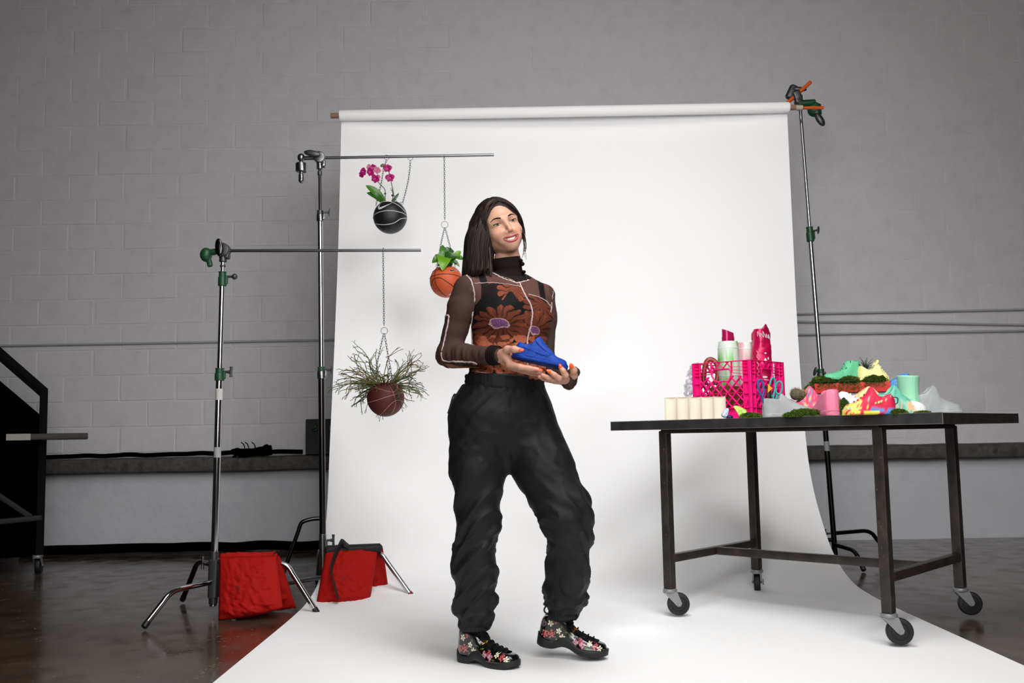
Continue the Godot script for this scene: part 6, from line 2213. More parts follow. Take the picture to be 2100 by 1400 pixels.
func nails(t: Node3D) -> void:
	var m := mat(Color(0.95, 0.33, 0.10), 0.25)
	for n in [[Vector3(-0.0195, 1.1215, 0.2755), Vector3(1, -0.08, 0.1), Vector3(0.1, 0.15, 1), 0.0108, 0.0062], [Vector3(0.0395, 1.0525, 0.2700), Vector3(1, -0.16, -0.05), Vector3(0.1, 0.5, 0.9), 0.0150, 0.0052],
			[Vector3(0.1130, 1.0605, 0.2955), Vector3(-0.35, 0.9, 0.0), Vector3(0.0, 0.0, 1), 0.0098, 0.0056], [Vector3(0.0730, 1.0455, 0.2985), Vector3(-0.85, 0.5, 0.0), Vector3(0.05, 0.2, 1), 0.0100, 0.0056],
			[Vector3(0.1520, 1.0645, 0.2625), Vector3(-0.25, 0.95, 0.1), Vector3(0.1, -0.1, 1), 0.0105, 0.0064]]:
		var b := MB.new()
		var x: Vector3 = n[1].normalized()
		var z: Vector3 = (n[2] - x * n[2].dot(x)).normalized()
		b.ball(n[0], Vector3(n[3], n[4], 0.0022), Basis(x, z.cross(x), z), 12, 8)
		obj("fingernail", b, m, t, -2.0)

func strand(b: MB, pts: Array, w: float, flat: float, per := 5, end := 0.25) -> void:
	var path := spline(pts, per)
	var rs: Array = []
	for k in path.size():
		var f := float(k) / (path.size() - 1)
		rs.push_back(w * (minf(1.0, 0.5 + f * 4.0)) * lerpf(1.0, end, pow(f, 2.5)))
	b.tube(path, rs, 6, true, false, flat, Vector3(0.25, 0.1, 1))

func hair(t: Node3D, f: Field) -> void:
	var hm := mat(Color(0.125, 0.085, 0.072), 0.5, 0.0, 0.3)
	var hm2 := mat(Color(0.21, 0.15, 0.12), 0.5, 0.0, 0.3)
	var xf := head_xf()
	var r := RandomNumberGenerator.new()
	r.seed = 9
	var c := Vector3(0, -0.015, 0.0)
	var b := MB.new()
	# cap over the skull, parted a little off the middle
	var nu := 120
	var nv := 60
	var ids: Array = []
	for i in nv + 1:
		var pol := PI * 0.80 * i / nv
		var line: Array = []
		for j in nu:
			var az := TAU * j / nu - PI
			var d := Vector3(sin(pol) * sin(az), cos(pol), sin(pol) * cos(az))
			# hairline: polar angle where the forehead or cheek begins
			var fa := absf(az)
			var lim := curve_at([Vector2(0, 0.60), Vector2(0.25, 0.63), Vector2(0.5, 0.74), Vector2(0.75, 0.95), Vector2(0.95, 1.22), Vector2(1.12, 1.62), Vector2(1.3, 2.0), Vector2(1.5, 2.2), Vector2(1.9, 2.4), Vector2(PI, 2.5)], fa)
			var pp := minf(pol, lim)
			d = Vector3(sin(pp) * sin(az), cos(pp), sin(pp) * cos(az))
			var R := 0.19
			for k in 20:
				var x := f.d(c + d * R)
				if x < 0.0005: break
				R -= maxf(x * 0.8, 0.0005)
			var edge := clampf((lim - pp) / 0.5, 0.0, 1.0)
			var part := exp(-pow((d.x - 0.012) / 0.02, 2)) * (1.0 if d.z > -0.4 else 0.0)
			var thick := 0.0170 * pow(edge, 0.8) * (1.0 - 0.22 * part) + 0.0008
			if pol > lim: thick = -0.004
			line.push_back(b.vert(xf * (c + d * (R + thick * (1.0 + 0.06 * sin(az * 46.0 + pol * 4.0))))))
		ids.push_back(line)
	for i in nv:
		for j in nu:
			b.quad(ids[i][j], ids[i + 1][j], ids[i + 1][(j + 1) % nu], ids[i][(j + 1) % nu])
	b.fix(0)
	obj("hair", b, hm, t, -2.0)
	# combed strands from the parting over both sides of the skull
	b = MB.new()
	for k in 150:
		var side := -1.0 if k % 2 == 0 else 1.0
		var z0 := lerpf(0.060, -0.070, r.randf())
		var a := Vector3(0.008, 0.105, z0).normalized()
		var az := r.randf_range(0.95, 2.5)
		var e := Vector3(side * sin(az) * 0.95, r.randf_range(-0.5, 0.0), cos(az)).normalized()
		var pts: Array = []
		for i in 7:
			var d := a.slerp(e, i / 6.0)
			var R := 0.19
			for q in 20:
				var x := f.d(c + d * R)
				if x < 0.0005: break
				R -= maxf(x * 0.8, 0.0005)
			pts.push_back(xf * (c + d * (R + 0.0135 + 0.0035 * sin(i / 6.0 * PI) + r.randf_range(-0.001, 0.001))))
		strand(b, pts, r.randf_range(0.0014, 0.0030), 0.6, 3, 0.3)
	var cs := obj("hair_strands", b, hm, t, -2.0)
	cs.set_meta("kind", "stuff")
	# long fall behind and beside the neck on the right-hand shoulder
	b = MB.new()
	var rows: Array = []
	for q in [[1.70, -0.115, 0.015, -0.02, 0.03], [1.69, -0.122, 0.032, -0.025, 0.050], [1.665, -0.136, 0.050, -0.025, 0.068], [1.63, -0.146, 0.056, -0.018, 0.082], [1.60, -0.153, 0.054, -0.012, 0.086], [1.56, -0.164, 0.053, -0.006, 0.086], [1.52, -0.168, 0.052, 0.0, 0.082], [1.48, -0.170, 0.055, 0.004, 0.080], [1.44, -0.173, 0.058, 0.008, 0.076], [1.415, -0.174, 0.058, 0.010, 0.072]]:
		var row := PackedVector3Array()
		for j in 60:
			var g := TAU * j / 60.0
			var k := 1.0 + 0.035 * sin(g * 17.0 + q[0] * 9.0) + 0.02 * sin(g * 31.0)
			row.push_back(Vector3(q[1] + cos(g) * q[2] * k, q[0] + 0.018 * cos(g) * (1.0 if q[0] < 1.43 else 0.0), q[3] + sin(g) * q[4] * k))
		rows.push_back(row)
	b.skin(rows)
	obj("hair", b, hm, t, -2.0)
	b = MB.new()
	for k in 180:
		var g := r.randf_range(-0.9, PI + 0.9)
		var w := r.randf_range(0.0016, 0.0042)
		var top := Vector3(-0.132 + cos(g) * 0.040, 1.650 + r.randf_range(-0.02, 0.015), -0.02 + sin(g) * 0.060)
		var mid := Vector3(-0.158 + cos(g) * 0.0555, 1.58, -0.008 + sin(g) * 0.0885)
		var low := Vector3(-0.169 + cos(g) * 0.0560, 1.50, 0.002 + sin(g) * 0.0845)
		var end := Vector3(-0.173 + cos(g) * 0.060, 1.425 + r.randf_range(-0.025, 0.02), 0.006 + sin(g) * 0.074)
		strand(b, [top, mid, low, end], w, 0.6, 5, 0.15)
	var o := obj("hair_strands", b, hm, t, -2.0)
	o.set_meta("kind", "stuff")
	# front lock along the cheek, lighter where it catches the lamp
	b = MB.new()
	var P := func(x: float, y: float, z: float) -> Vector3: return xf * Vector3(x, y, z)
	for k in 16:
		var s := k / 15.0
		strand(b, [P.call(0.004 - 0.006 * s, 0.100 + 0.004 * s, 0.050 - 0.02 * s), P.call(-0.032 - 0.012 * s, 0.085 + 0.004 * s, 0.058 - 0.03 * s), P.call(-0.062 - 0.012 * s, 0.042, 0.044 - 0.035 * s), P.call(-0.069 - 0.012 * s, -0.01, 0.040 - 0.035 * s), Vector3(-0.131 - 0.022 * s, 1.545, 0.060 - 0.02 * s), Vector3(-0.126 - 0.024 * s + r.randf_range(-0.004, 0.004), 1.48, 0.066 - 0.02 * s), Vector3(-0.120 - 0.028 * s + r.randf_range(-0.006, 0.006), 1.425 + r.randf_range(-0.015, 0.02), 0.075 - 0.02 * s)], 0.0075, 0.5, 6, 0.2)
	o = obj("hair_lock", b, hm2, t, -2.0)
	o.set_meta("kind", "stuff")
	# the other side: thin lock and loose wisps past the jaw
	b = MB.new()
	for k in 9:
		var s := k / 8.0
		strand(b, [P.call(0.012, 0.100, 0.040 - 0.02 * s), P.call(0.040 + 0.006 * s, 0.074, 0.050 - 0.03 * s), P.call(0.062 + 0.008 * s, 0.030, 0.038 - 0.03 * s), P.call(0.066 + 0.010 * s, -0.012, 0.036 - 0.03 * s), P.call(0.066 + 0.008 * s, -0.050, 0.034 - 0.02 * s)], 0.0042, 0.45, 6, 0.25)
	for k in 9:
		var s := k / 8.0
		strand(b, [P.call(0.068, -0.02, 0.034 - 0.02 * s), P.call(0.071 - 0.004 * s, -0.060, 0.034 - 0.02 * s), Vector3(0.004 + r.randf_range(-0.006, 0.006), 1.525, 0.03), Vector3(0.000 + r.randf_range(-0.010, 0.012), 1.495 + r.randf_range(-0.02, 0.02), 0.035)], 0.0014, 0.6, 5, 0.2)
	o = obj("hair_lock", b, hm2, t, -2.0)
	o.set_meta("kind", "stuff")

func torso_field() -> Field:
	var f := Field.new()
	f.cap(Vector3(-0.078, 1.03, 0), Vector3(-0.062, 1.155, 0.004), 0.144, 0.134, 0.02, FW, 0.74)
	f.cap(Vector3(-0.062, 1.155, 0.004), Vector3(-0.050, 1.28, 0.005), 0.134, 0.152, 0.03, FW, 0.70)
	f.cap(Vector3(-0.050, 1.28, 0.005), Vector3(-0.058, 1.318, -0.005), 0.152, 0.112, 0.04, FW, 0.70)
	f.ell(Vector3(-0.086, 1.262, 0.095), Vector3(0.060, 0.062, 0.058), 0.045)
	f.ell(Vector3(0.040, 1.258, 0.036), Vector3(0.058, 0.060, 0.056), 0.045)
	f.cap(Vector3(-0.062, 1.392, -0.012), Vector3(-0.210, 1.370, 0.054), 0.042, 0.048, 0.04)
	f.cap(Vector3(-0.062, 1.390, -0.012), Vector3(0.072, 1.360, -0.074), 0.042, 0.043, 0.04)
	return f

func sleeve_field(right: bool) -> Field:
	var f := Field.new()
	if right:
		f.chain([Vector3(-0.213, 1.370, 0.055), Vector3(-0.232, 1.300, 0.052), Vector3(-0.284, 1.128, 0.030)], [0.0485, 0.0505, 0.0435], 0.02)
		f.chain([Vector3(-0.284, 1.128, 0.030), Vector3(-0.225, 1.121, 0.085), Vector3(-0.102, 1.111, 0.200)], [0.0435, 0.0415, 0.0285], 0.02)
	else:
		f.chain([Vector3(0.073, 1.358, -0.075), Vector3(0.078, 1.27, -0.080), Vector3(0.070, 1.105, -0.070)], [0.0445, 0.042, 0.038], 0.02)
		f.chain([Vector3(0.070, 1.105, -0.070), Vector3(0.105, 1.065, 0.04), Vector3(0.146, 1.020, 0.170), Vector3(0.142, 1.016, 0.215)], [0.038, 0.036, 0.028, 0.024], 0.02)
		f.cap(Vector3(0.150, 1.022, 0.180), Vector3(0.166, 1.045, 0.208), 0.022, 0.021, 0.015)
	return f

func print_texture() -> ImageTexture:
	# the top's printed flowers: u across from x = -0.25 to 0.15, v up from y = 1.00 to 1.45
	var n := 448
	var img := Image.create(n, n, false, Image.FORMAT_RGB8)
	var nz := noise(5, 14.0, 3)
	var n2 := noise(8, 30.0, 3)
	var fl := [[Vector2(-0.093, 1.232), 0.090, 16, 0.022, 0.35], [Vector2(0.033, 1.205), 0.075, 13, 0.013, 0.35], [Vector2(-0.030, 1.352), 0.062, 11, 0.0, 0.62], [Vector2(-0.105, 1.120), 0.085, 13, 0.0, 0.75], [Vector2(0.030, 1.095), 0.07, 11, 0.0, 0.85], [Vector2(0.06, 1.30), 0.06, 11, 0.0, 0.3], [Vector2(-0.20, 1.14), 0.07, 12, 0.0, 0.5]]
	for py in n:
		for px in n:
			var p := Vector2(-0.25 + 0.40 * (px + 0.5) / n, 1.45 - 0.45 * (py + 0.5) / n)
			var w := p + Vector2(nz.get_noise_2d(p.x, p.y), nz.get_noise_2d(p.x + 9.0, p.y)) * 0.012
			var c := Color(0.065, 0.06, 0.062)
			for k in [6, 5, 3, 4, 2, 1, 0]:
				var q: Array = fl[k]
				var v: Vector2 = (w - q[0]) * Vector2(0.86, 1.05)
				if k == 0 and v.y > 0.0: v.y *= 1.35
				if k == 2 and p.y < 1.330 + 0.02 * sin(p.x * 90.0): continue
				var rho := v.length() / float(q[1])
				if rho > 1.05: continue
				var th := v.angle()
				var pet := absf(cos(th * q[2] * 0.5))
				if rho > 0.55 + 0.45 * pow(pet, 0.45): continue
				if pet < 0.16 + 0.35 * maxf(rho - 0.5, 0.0) and rho > 0.35:
					c = Color(0.09, 0.06, 0.055)
					continue
				var br := Color(0.33, 0.165, 0.115)
				var og := Color(0.68, 0.37, 0.235)
				var mixv: float = clampf(q[4] + 0.35 * n2.get_noise_2d(th * 0.3, rho * 0.02) + 0.25 * (rho - 0.6), 0.0, 1.0)
				c = br.lerp(og, mixv * mixv)
				c = c.lerp(Color(0.22, 0.09, 0.06), 0.45 * (1.0 - pet))
				if q[3] > 0.0:
					var e := Vector2(v.x / (q[3] * 1.25), v.y / (q[3] * 0.78)).length() if k == 0 else v.length() / float(q[3])
					if e < 1.0: c = Color(0.50, 0.33, 0.50).lerp(Color(0.36, 0.20, 0.36), 0.5 + n2.get_noise_2d(p.x * 6, p.y * 6))
					elif e < 1.25: c = Color(0.76, 0.66, 0.66) if absf(sin(th * 15.0)) > 0.35 else Color(0.3, 0.15, 0.1)
			# lighter band below the ribs
			if p.y < 1.19 and p.y > 1.02 and n2.get_noise_2d(w.x * 0.7, w.y * 1.4) > -0.06 + absf(p.x + 0.04) * 1.2: c = c.lerp(Color(0.74, 0.43, 0.31), 0.66)
			# bare mesh above the printed panel, dark straps showing through
			var edge := curve_at([Vector2(-0.25, 1.33), Vector2(-0.18, 1.375), Vector2(-0.10, 1.384), Vector2(-0.02, 1.371), Vector2(0.012, 1.340), Vector2(0.05, 1.332), Vector2(0.10, 1.295)], p.x)
			var neck := curve_at([Vector2(-0.25, 1.30), Vector2(-0.185, 1.30), Vector2(-0.160, 1.325), Vector2(-0.145, 1.385), Vector2(-0.08, 1.352), Vector2(-0.02, 1.34), Vector2(0.06, 1.335), Vector2(0.10, 1.28)], p.x)
			if p.y > edge or (p.x < -0.158 and p.y > neck):
				c = Color(0.34, 0.235, 0.205)
				if absf(p.x + 0.152 + (p.y - 1.4) * 0.25) < 0.013 or absf(p.x - 0.066 + (p.y - 1.35) * 0.1) < 0.011: c = Color(0.085, 0.065, 0.06)
			var nl := curve_at([Vector2(-0.145, 1.455), Vector2(-0.133, 1.441), Vector2(-0.117, 1.427), Vector2(-0.082, 1.404), Vector2(-0.055, 1.393), Vector2(-0.025, 1.385), Vector2(0.017, 1.400), Vector2(0.03, 1.42)], p.x)
			if p.y > nl and p.x > -0.145 and p.x < 0.03: c = Color(0.10, 0.075, 0.07)
			elif p.y > 1.34 and p.y < edge and c.r < 0.2: c = Color(0.10, 0.07, 0.065)
			img.set_pixel(px, py, c)
	return ImageTexture.create_from_image(img)

func top_garment(t: Node3D) -> void:
	var f := torso_field()
	var b := MB.new()
	b.use_uv = true
	f.build(0.0065, b)
	var nor := normals_of(b)
	var wr := noise(17, 1.0, 3)
	for k in b.V.size():
		var p := b.V[k]
		b.UV[k] = Vector2((p.x + 0.25) / 0.40, (1.45 - p.y) / 0.45)
		var low := smoothstep(1.2, 1.08, p.y)
		b.V[k] = p + nor[k] * (wr.get_noise_3d(p.x * 9.0, p.y * 30.0, p.z * 9.0) * 0.006 * (0.25 + low))
	var pm := mat(Color(1, 1, 1), 0.75, 0.0, 0.25)
	pm.albedo_texture = print_texture()
	pm.texture_repeat = false
	obj("bodice", b, pm, t, -2.0)
	var sm := mat(Color(0.265, 0.195, 0.172), 0.8, 0.0, 0.25)
	sm.rim_enabled = false
	for s in [true, false]:
		var sf := sleeve_field(s)
		b = MB.new()
		sf.build(0.0065, b)
		nor = normals_of(b)
		for k in b.V.size():
			var p := b.V[k]
			var fore := smoothstep(1.17, 1.12, p.y)
			b.V[k] = p + nor[k] * ((wr.get_noise_3d(p.x * 34.0 + p.z * 26.0, p.y * 7.0, p.z * 5.0) * 0.0075 - 0.001) * fore + wr.get_noise_3d(p.x * 8.0, p.y * 16.0, 3.0) * 0.0035 * (1.0 - fore))
		obj("sleeve", b, sm, t, -2.0)
	# cuff rings
	var dk := mat(Color(0.10, 0.075, 0.07), 0.85, 0.0, 0.2)
	b = MB.new()
	var ax := Vector3(0.75, -0.06, 0.66).normalized()
	for k in 4:
		var c := Vector3(-0.118, 1.1118, 0.186) + ax * (k * 0.0095 - 0.004)
		var s1 := ax.cross(Vector3.UP).normalized()
		b.tube(arc(c, s1 * (0.0285 - 0.0008 * k), s1.cross(ax) * (0.0305 - 0.0008 * k), 0, TAU * 23.0 / 24.0, 23), 0.0062, 8, false, true)
	obj("cuff", b, dk, t, -2.0)
	# loose hem flap in front
	b = MB.new()
	var rows: Array = []
	for i in 14:
		var f2 := i / 13.0
		var row := PackedVector3Array()
		for j in 11:
			var g := j / 10.0
			var x := lerpf(0.012, 0.072, g) - 0.006 * f2
			var y := lerpf(1.085, 1.022 + 0.012 * g, f2)
			row.push_back(Vector3(x, y, 0.128 - g * 0.045 + 0.012 * sin(f2 * 2.2) + 0.004 * sin(g * 9.0)))
		rows.push_back(row)
	var back: Array = []
	b.skin(rows, false)
	for k in b.V.size(): b.UV[k] = Vector2((b.V[k].x + 0.25) / 0.40, (1.45 - b.V[k].y) / 0.45)
	b.use_uv = true
	obj("hem_flap", b, pm, t, -2.0)
	# turtleneck, folded over
	b = MB.new()
	rows = []
	for q in [[-0.040, 0.100], [-0.022, 0.090], [-0.006, 0.080], [0.008, 0.072], [0.022, 0.0655], [0.030, 0.064], [0.036, 0.0665], [0.042, 0.062], [0.055, 0.0585], [0.066, 0.0585], [0.0705, 0.0615], [0.078, 0.0605], [0.092, 0.0585], [0.104, 0.0575], [0.1075, 0.0555], [0.107, 0.0525], [0.10, 0.050]]:
		var f2: float = q[0] / 0.107
		var c := Vector3(-0.054, 1.395, -0.006).lerp(Vector3(-0.070, 1.492, 0.003), f2)
		var tilt := lerpf(-0.10, 0.10, f2)
		var row := PackedVector3Array()
		for j in 48:
			var g := TAU * j / 48.0
			var k: float = q[1] * (1.0 + 0.02 * sin(g * 3.0 + f2 * 6.0) + 0.010 * sin(g * 11.0 + f2 * 14.0)) * (0.90 + 0.06 * absf(cos(g)) if f2 > 0.35 else 1.0)
			row.push_back(c + Vector3(cos(g) * k, cos(g) * k * tilt - sin(g) * k * 0.16, sin(g) * k))
		rows.push_back(row)
	b.skin(rows, true, false, false)
	obj("turtleneck", b, dk, t, -2.0)
	b = MB.new()
	for q in [[Vector3(-0.012, 1.475, 0.030), 0.010], [Vector3(-0.006, 1.462, 0.032), 0.011], [Vector3(-0.002, 1.432, 0.034), 0.009]]: b.ball(q[0], Vector3(0.008, q[1] * 0.7, 0.012), Basis(), 10, 8)
	obj("ruffle", b, dk, t, -2.0)
	# pale fuzzy overlock seams
	var wm := mat(Color(0.74, 0.66, 0.65), 0.9, 0.0, 0.2)
	var rs := RandomNumberGenerator.new()
	rs.seed = 4
	var fR := sleeve_field(true)
	for s in [[f, 0.0028, [[-0.214, 1.419], [-0.171, 1.429], [-0.133, 1.441], [-0.117, 1.427], [-0.082, 1.404], [-0.055, 1.393], [-0.025, 1.385], [0.017, 1.400]]], [f, 0.0030, [[-0.214, 1.416], [-0.197, 1.397], [-0.186, 1.361], [-0.184, 1.325], [-0.188, 1.291], [-0.196, 1.24], [-0.203, 1.204], [-0.198, 1.170], [-0.182, 1.145]]], [f, 0.0014, [[-0.183, 1.383], [-0.135, 1.386], [-0.082, 1.380], [-0.018, 1.371]]],
			[f, 0.0018, [[0.013, 1.341], [0.051, 1.333], [0.081, 1.318], [0.098, 1.296]]], [f, 0.0032, [[-0.018, 1.383], [-0.008, 1.356], [0.006, 1.327], [0.021, 1.297], [0.025, 1.261], [0.018, 1.221], [0.008, 1.182], [0.005, 1.130], [0.004, 1.05]]], [f, 0.0018, [[0.108, 1.370], [0.105, 1.342], [0.100, 1.305], [0.094, 1.277]]],
			[fR, 0.0030, [[-0.298, 1.254], [-0.292, 1.268], [-0.279, 1.268], [-0.281, 1.242], [-0.293, 1.192], [-0.302, 1.153], [-0.306, 1.121], [-0.296, 1.104], [-0.245, 1.097], [-0.190, 1.091], [-0.176, 1.084]]], [f, 0.0016, [[-0.196, 1.066], [-0.139, 1.053], [-0.070, 1.042], [0.004, 1.035]]]]:
		var path: Array = []
		var pts: Array = []
		for q in s[2]: pts.push_back(Vector3(q[0], q[1], 0))
		for p in spline(pts, 7):
			var q: Vector3 = s[0].front(Vector3(p.x, p.y, -0.1))
			if q.z < -0.15: continue
			path.push_back(q + Vector3(rs.randf_range(-1, 1), rs.randf_range(-1, 1), 0.5) * 0.0011)
		var radii: Array = []
		for k in path.size(): radii.push_back(s[1] * rs.randf_range(0.75, 1.2))
		b = MB.new()
		b.tube(path, radii, 6)
		obj("seam", b, wm, t, -2.0)
	# fine necklace
	b = MB.new()
	var path: Array = []
	for p in spline([Vector3(-0.115, 1.432, 0), Vector3(-0.08, 1.410, 0), Vector3(-0.04, 1.392, 0), Vector3(-0.012, 1.366, 0), Vector3(0.006, 1.40, 0), Vector3(0.010, 1.44, 0)], 5):
		var q: Vector3 = f.front(Vector3(p.x, p.y, -0.1))
		if q.z > -0.15: path.push_back(q + Vector3(0, 0, 0.003))
	b.tube(path, 0.0008, 5)
	b.ball(path[mini(15, path.size() - 1)] + Vector3(0, -0.004, 0.002), Vector3(0.0025, 0.004, 0.0015), Basis(), 8, 6)
	obj("necklace", b, mat(Color(0.8, 0.68, 0.5), 0.25, 1.0), t, -2.0)
	# printed elbow patch under the sleeve
	b = MB.new()
	rows = []
	for i in 9:
		var f2 := i / 8.0
		var a := Vector3(-0.272, 1.098, 0.04).lerp(Vector3(-0.165, 1.088, 0.13), f2)
		var row := PackedVector3Array()
		for j in 9:
			var g := lerpf(-0.75, -1.9, j / 8.0)
			var side := Vector3(-0.66, 0, 0.75)
			row.push_back(a + Vector3(0, 0.026, 0) + (side * cos(g) + Vector3.UP * sin(g)) * lerpf(0.0455, 0.041, f2))
		rows.push_back(row)
	b.skin(rows, false)
	b.use_col = true
	for k in b.V.size(): b.C[k] = Color(0.30, 0.11, 0.055) if fmod(b.V[k].x * 70.0 + b.V[k].y * 40.0 + 50.0, 1.0) < 0.55 else Color(0.02, 0.015, 0.015)
	var pmm := mat(Color(1, 1, 1), 0.8, 0.0, 0.2)
	pmm.vertex_color_use_as_albedo = true
	obj("elbow_patch", b, pmm, t, -2.0)

func trousers(t: Node3D) -> void:
	var f := Field.new()
	f.cap(Vector3(-0.079, 1.035, 0), Vector3(-0.090, 0.925, -0.005), 0.146, 0.170, 0.03, FW, 0.80)
	f.ell(Vector3(-0.135, 0.895, -0.075), Vector3(0.12, 0.11, 0.10), 0.05)
	f.cap(Vector3(-0.172, 0.90, 0.0), Vector3(-0.186, 0.70, 0.0), 0.121, 0.100, 0.05)
	f.chain([Vector3(-0.186, 0.70, 0.0), Vector3(-0.186, 0.52, 0.0), Vector3(-0.199, 0.43, -0.015), Vector3(-0.200, 0.36, -0.035), Vector3(-0.205, 0.23, -0.066), Vector3(-0.209, 0.180, -0.080)], [0.100, 0.079, 0.0755, 0.081, 0.076, 0.068], 0.025)
	f.cap(Vector3(-0.209, 0.180, -0.080), Vector3(-0.211, 0.150, -0.086), 0.064, 0.054, 0.02)
	f.cap(Vector3(-0.022, 0.89, -0.04), Vector3(0.062, 0.70, 0.015), 0.128, 0.106, 0.05)
	f.chain([Vector3(0.062, 0.70, 0.015), Vector3(0.128, 0.555, 0.050), Vector3(0.148, 0.48, 0.020), Vector3(0.143, 0.36, -0.030), Vector3(0.134, 0.255, -0.080), Vector3(0.128, 0.215, -0.095)], [0.106, 0.099, 0.080, 0.0775, 0.076, 0.068], 0.03)
	f.cap(Vector3(0.128, 0.215, -0.095), Vector3(0.121, 0.182, -0.103), 0.064, 0.054, 0.02)
	var b := MB.new()
	f.build(0.008, b)
	var nor := normals_of(b)
	var n1 := noise(3, 1.0, 2)
	var n2 := noise(6, 1.0, 2)
	for k in b.V.size():
		var p := b.V[k]
		# folds: broad diagonal ones on the legs, gathers below the waistband and above the cuffs
		var leg := smoothstep(0.80, 0.45, p.y)
		var right := p.x > -0.06
		var sg := 1.0 if right else -1.0
		# long diagonal pulls, wider apart on the thighs
		var dg := p.y * 7.5 + sg * p.x * 7.0 - p.z * 5.0
		var a := n1.get_noise_3d(dg, (p.x * 3.0 - p.y * 2.0) * sg, p.z * 3.0 + (5.0 if right else 0.0))
		var fold := (0.16 - absf(a)) * 0.034 * (0.25 + 0.75 * leg)
		var knee := exp(-pow((p.y - (0.49 if right else 0.46)) / 0.06, 2)) * (1.0 if (p.x < 0.14 or not right) else 0.25)
		fold += n2.get_noise_3d(p.x * 5.0, p.y * 26.0 + sg * p.x * 14.0, p.z * 6.0) * 0.013 * knee
		var cuff := smoothstep(0.33, 0.20, p.y)
		fold += n2.get_noise_3d(p.x * 9.0 + 4.0, p.y * 20.0, p.z * 9.0) * 0.018 * cuff
		var gat := smoothstep(0.95, 1.04, p.y)
		var th := atan2(p.z, p.x + 0.08)
		fold += sin(th * 30.0 + n1.get_noise_1d(p.y * 9.0) * 3.0) * 0.0022 * gat
		var hip := exp(-pow((p.y - 0.80) / 0.10, 2))
		fold += (0.12 - absf(n1.get_noise_3d(p.x * 7.0 + p.y * 8.0, p.y * 4.0 - p.x * 5.0, 9.0))) * 0.014 * hip
		p += nor[k] * clampf(fold, -0.009, 0.009)
		if p.y > 1.022: p = Vector3(lerpf(-0.080, p.x, 0.90), 1.022, p.z * 0.90)   # the cloth ends inside the waistband
		b.V[k] = p
	var m := mat(Color(0.085, 0.087, 0.093), 0.6, 0.0, 0.36)
	bumpy(m, ntex(60, 0.06, [], 512, 4), 0.05)
	tri_map(m, 4.0)
	obj("trousers", b, m, t, -2.0)
	# elastic waistband
	b = MB.new()
	var rows: Array = []
	for q in [[-0.034, 0.150], [-0.026, 0.1535], [-0.018, 0.1505], [-0.009, 0.1535], [0.0, 0.1505], [0.009, 0.1525], [0.015, 0.1505], [0.016, 0.146]]:
		var row := PackedVector3Array()
		for j in 150:
			var g := TAU * j / 150.0
			var k: float = q[1] * (1.0 + 0.008 * sin(g * 62.0) + 0.004 * sin(g * 23.0))
			row.push_back(Vector3(-0.079, 1.030 + q[0] - 0.07 * cos(g) * 0.15, 0.0) + LF * cos(g) * k + FW * sin(g) * k * 0.80)
		rows.push_back(row)
	b.skin(rows, true, false, false)
	obj("waistband", b, m, t, -2.0)
	for q in [[Vector3(-0.211, 0.150, -0.086), 0.050, 0.0], [Vector3(0.121, 0.182, -0.103), 0.050, 0.05]]:
		b = MB.new()
		rows = []
		for z in [[-0.018, 0.92], [-0.014, 1.0], [-0.004, 1.03], [0.008, 1.02], [0.016, 0.98]]:
			var row := PackedVector3Array()
			for j in 90:
				var g := TAU * j / 90.0
				var k: float = q[1] * z[1] * (1.0 + 0.03 * sin(g * 27.0))
				row.push_back(q[0] + Vector3(cos(g) * k * 1.05, z[0] * 1.15 - 0.010 + q[2] * cos(g) * k * 2.0, sin(g) * k * 1.05))
			rows.push_back(row)
		b.skin(rows, true, false, false)
		obj("ankle_cuff", b, m, t, -2.0)
	b = MB.new()
	b.tube(spline([Vector3(-0.262, 0.985, 0.055), Vector3(-0.270, 0.97, 0.060), Vector3(-0.277, 0.945, 0.062), Vector3(-0.287, 0.914, 0.060)], 4), 0.0026, 6)
	b.tube(spline([Vector3(-0.258, 0.985, 0.055), Vector3(-0.266, 0.965, 0.065), Vector3(-0.280, 0.92, 0.062)], 4), 0.002, 6)
	obj("zip_cord", b, M.black, t, -2.0)
	b = MB.new()
	b.tube(spline([Vector3(0.075, 0.208, -0.09), Vector3(0.060, 0.203, -0.08), Vector3(0.051, 0.190, -0.075), Vector3(0.057, 0.177, -0.075), Vector3(0.074, 0.175, -0.085)], 5), 0.0032, 6)
	obj("ankle_drawcord", b, M.black, t, -2.0)

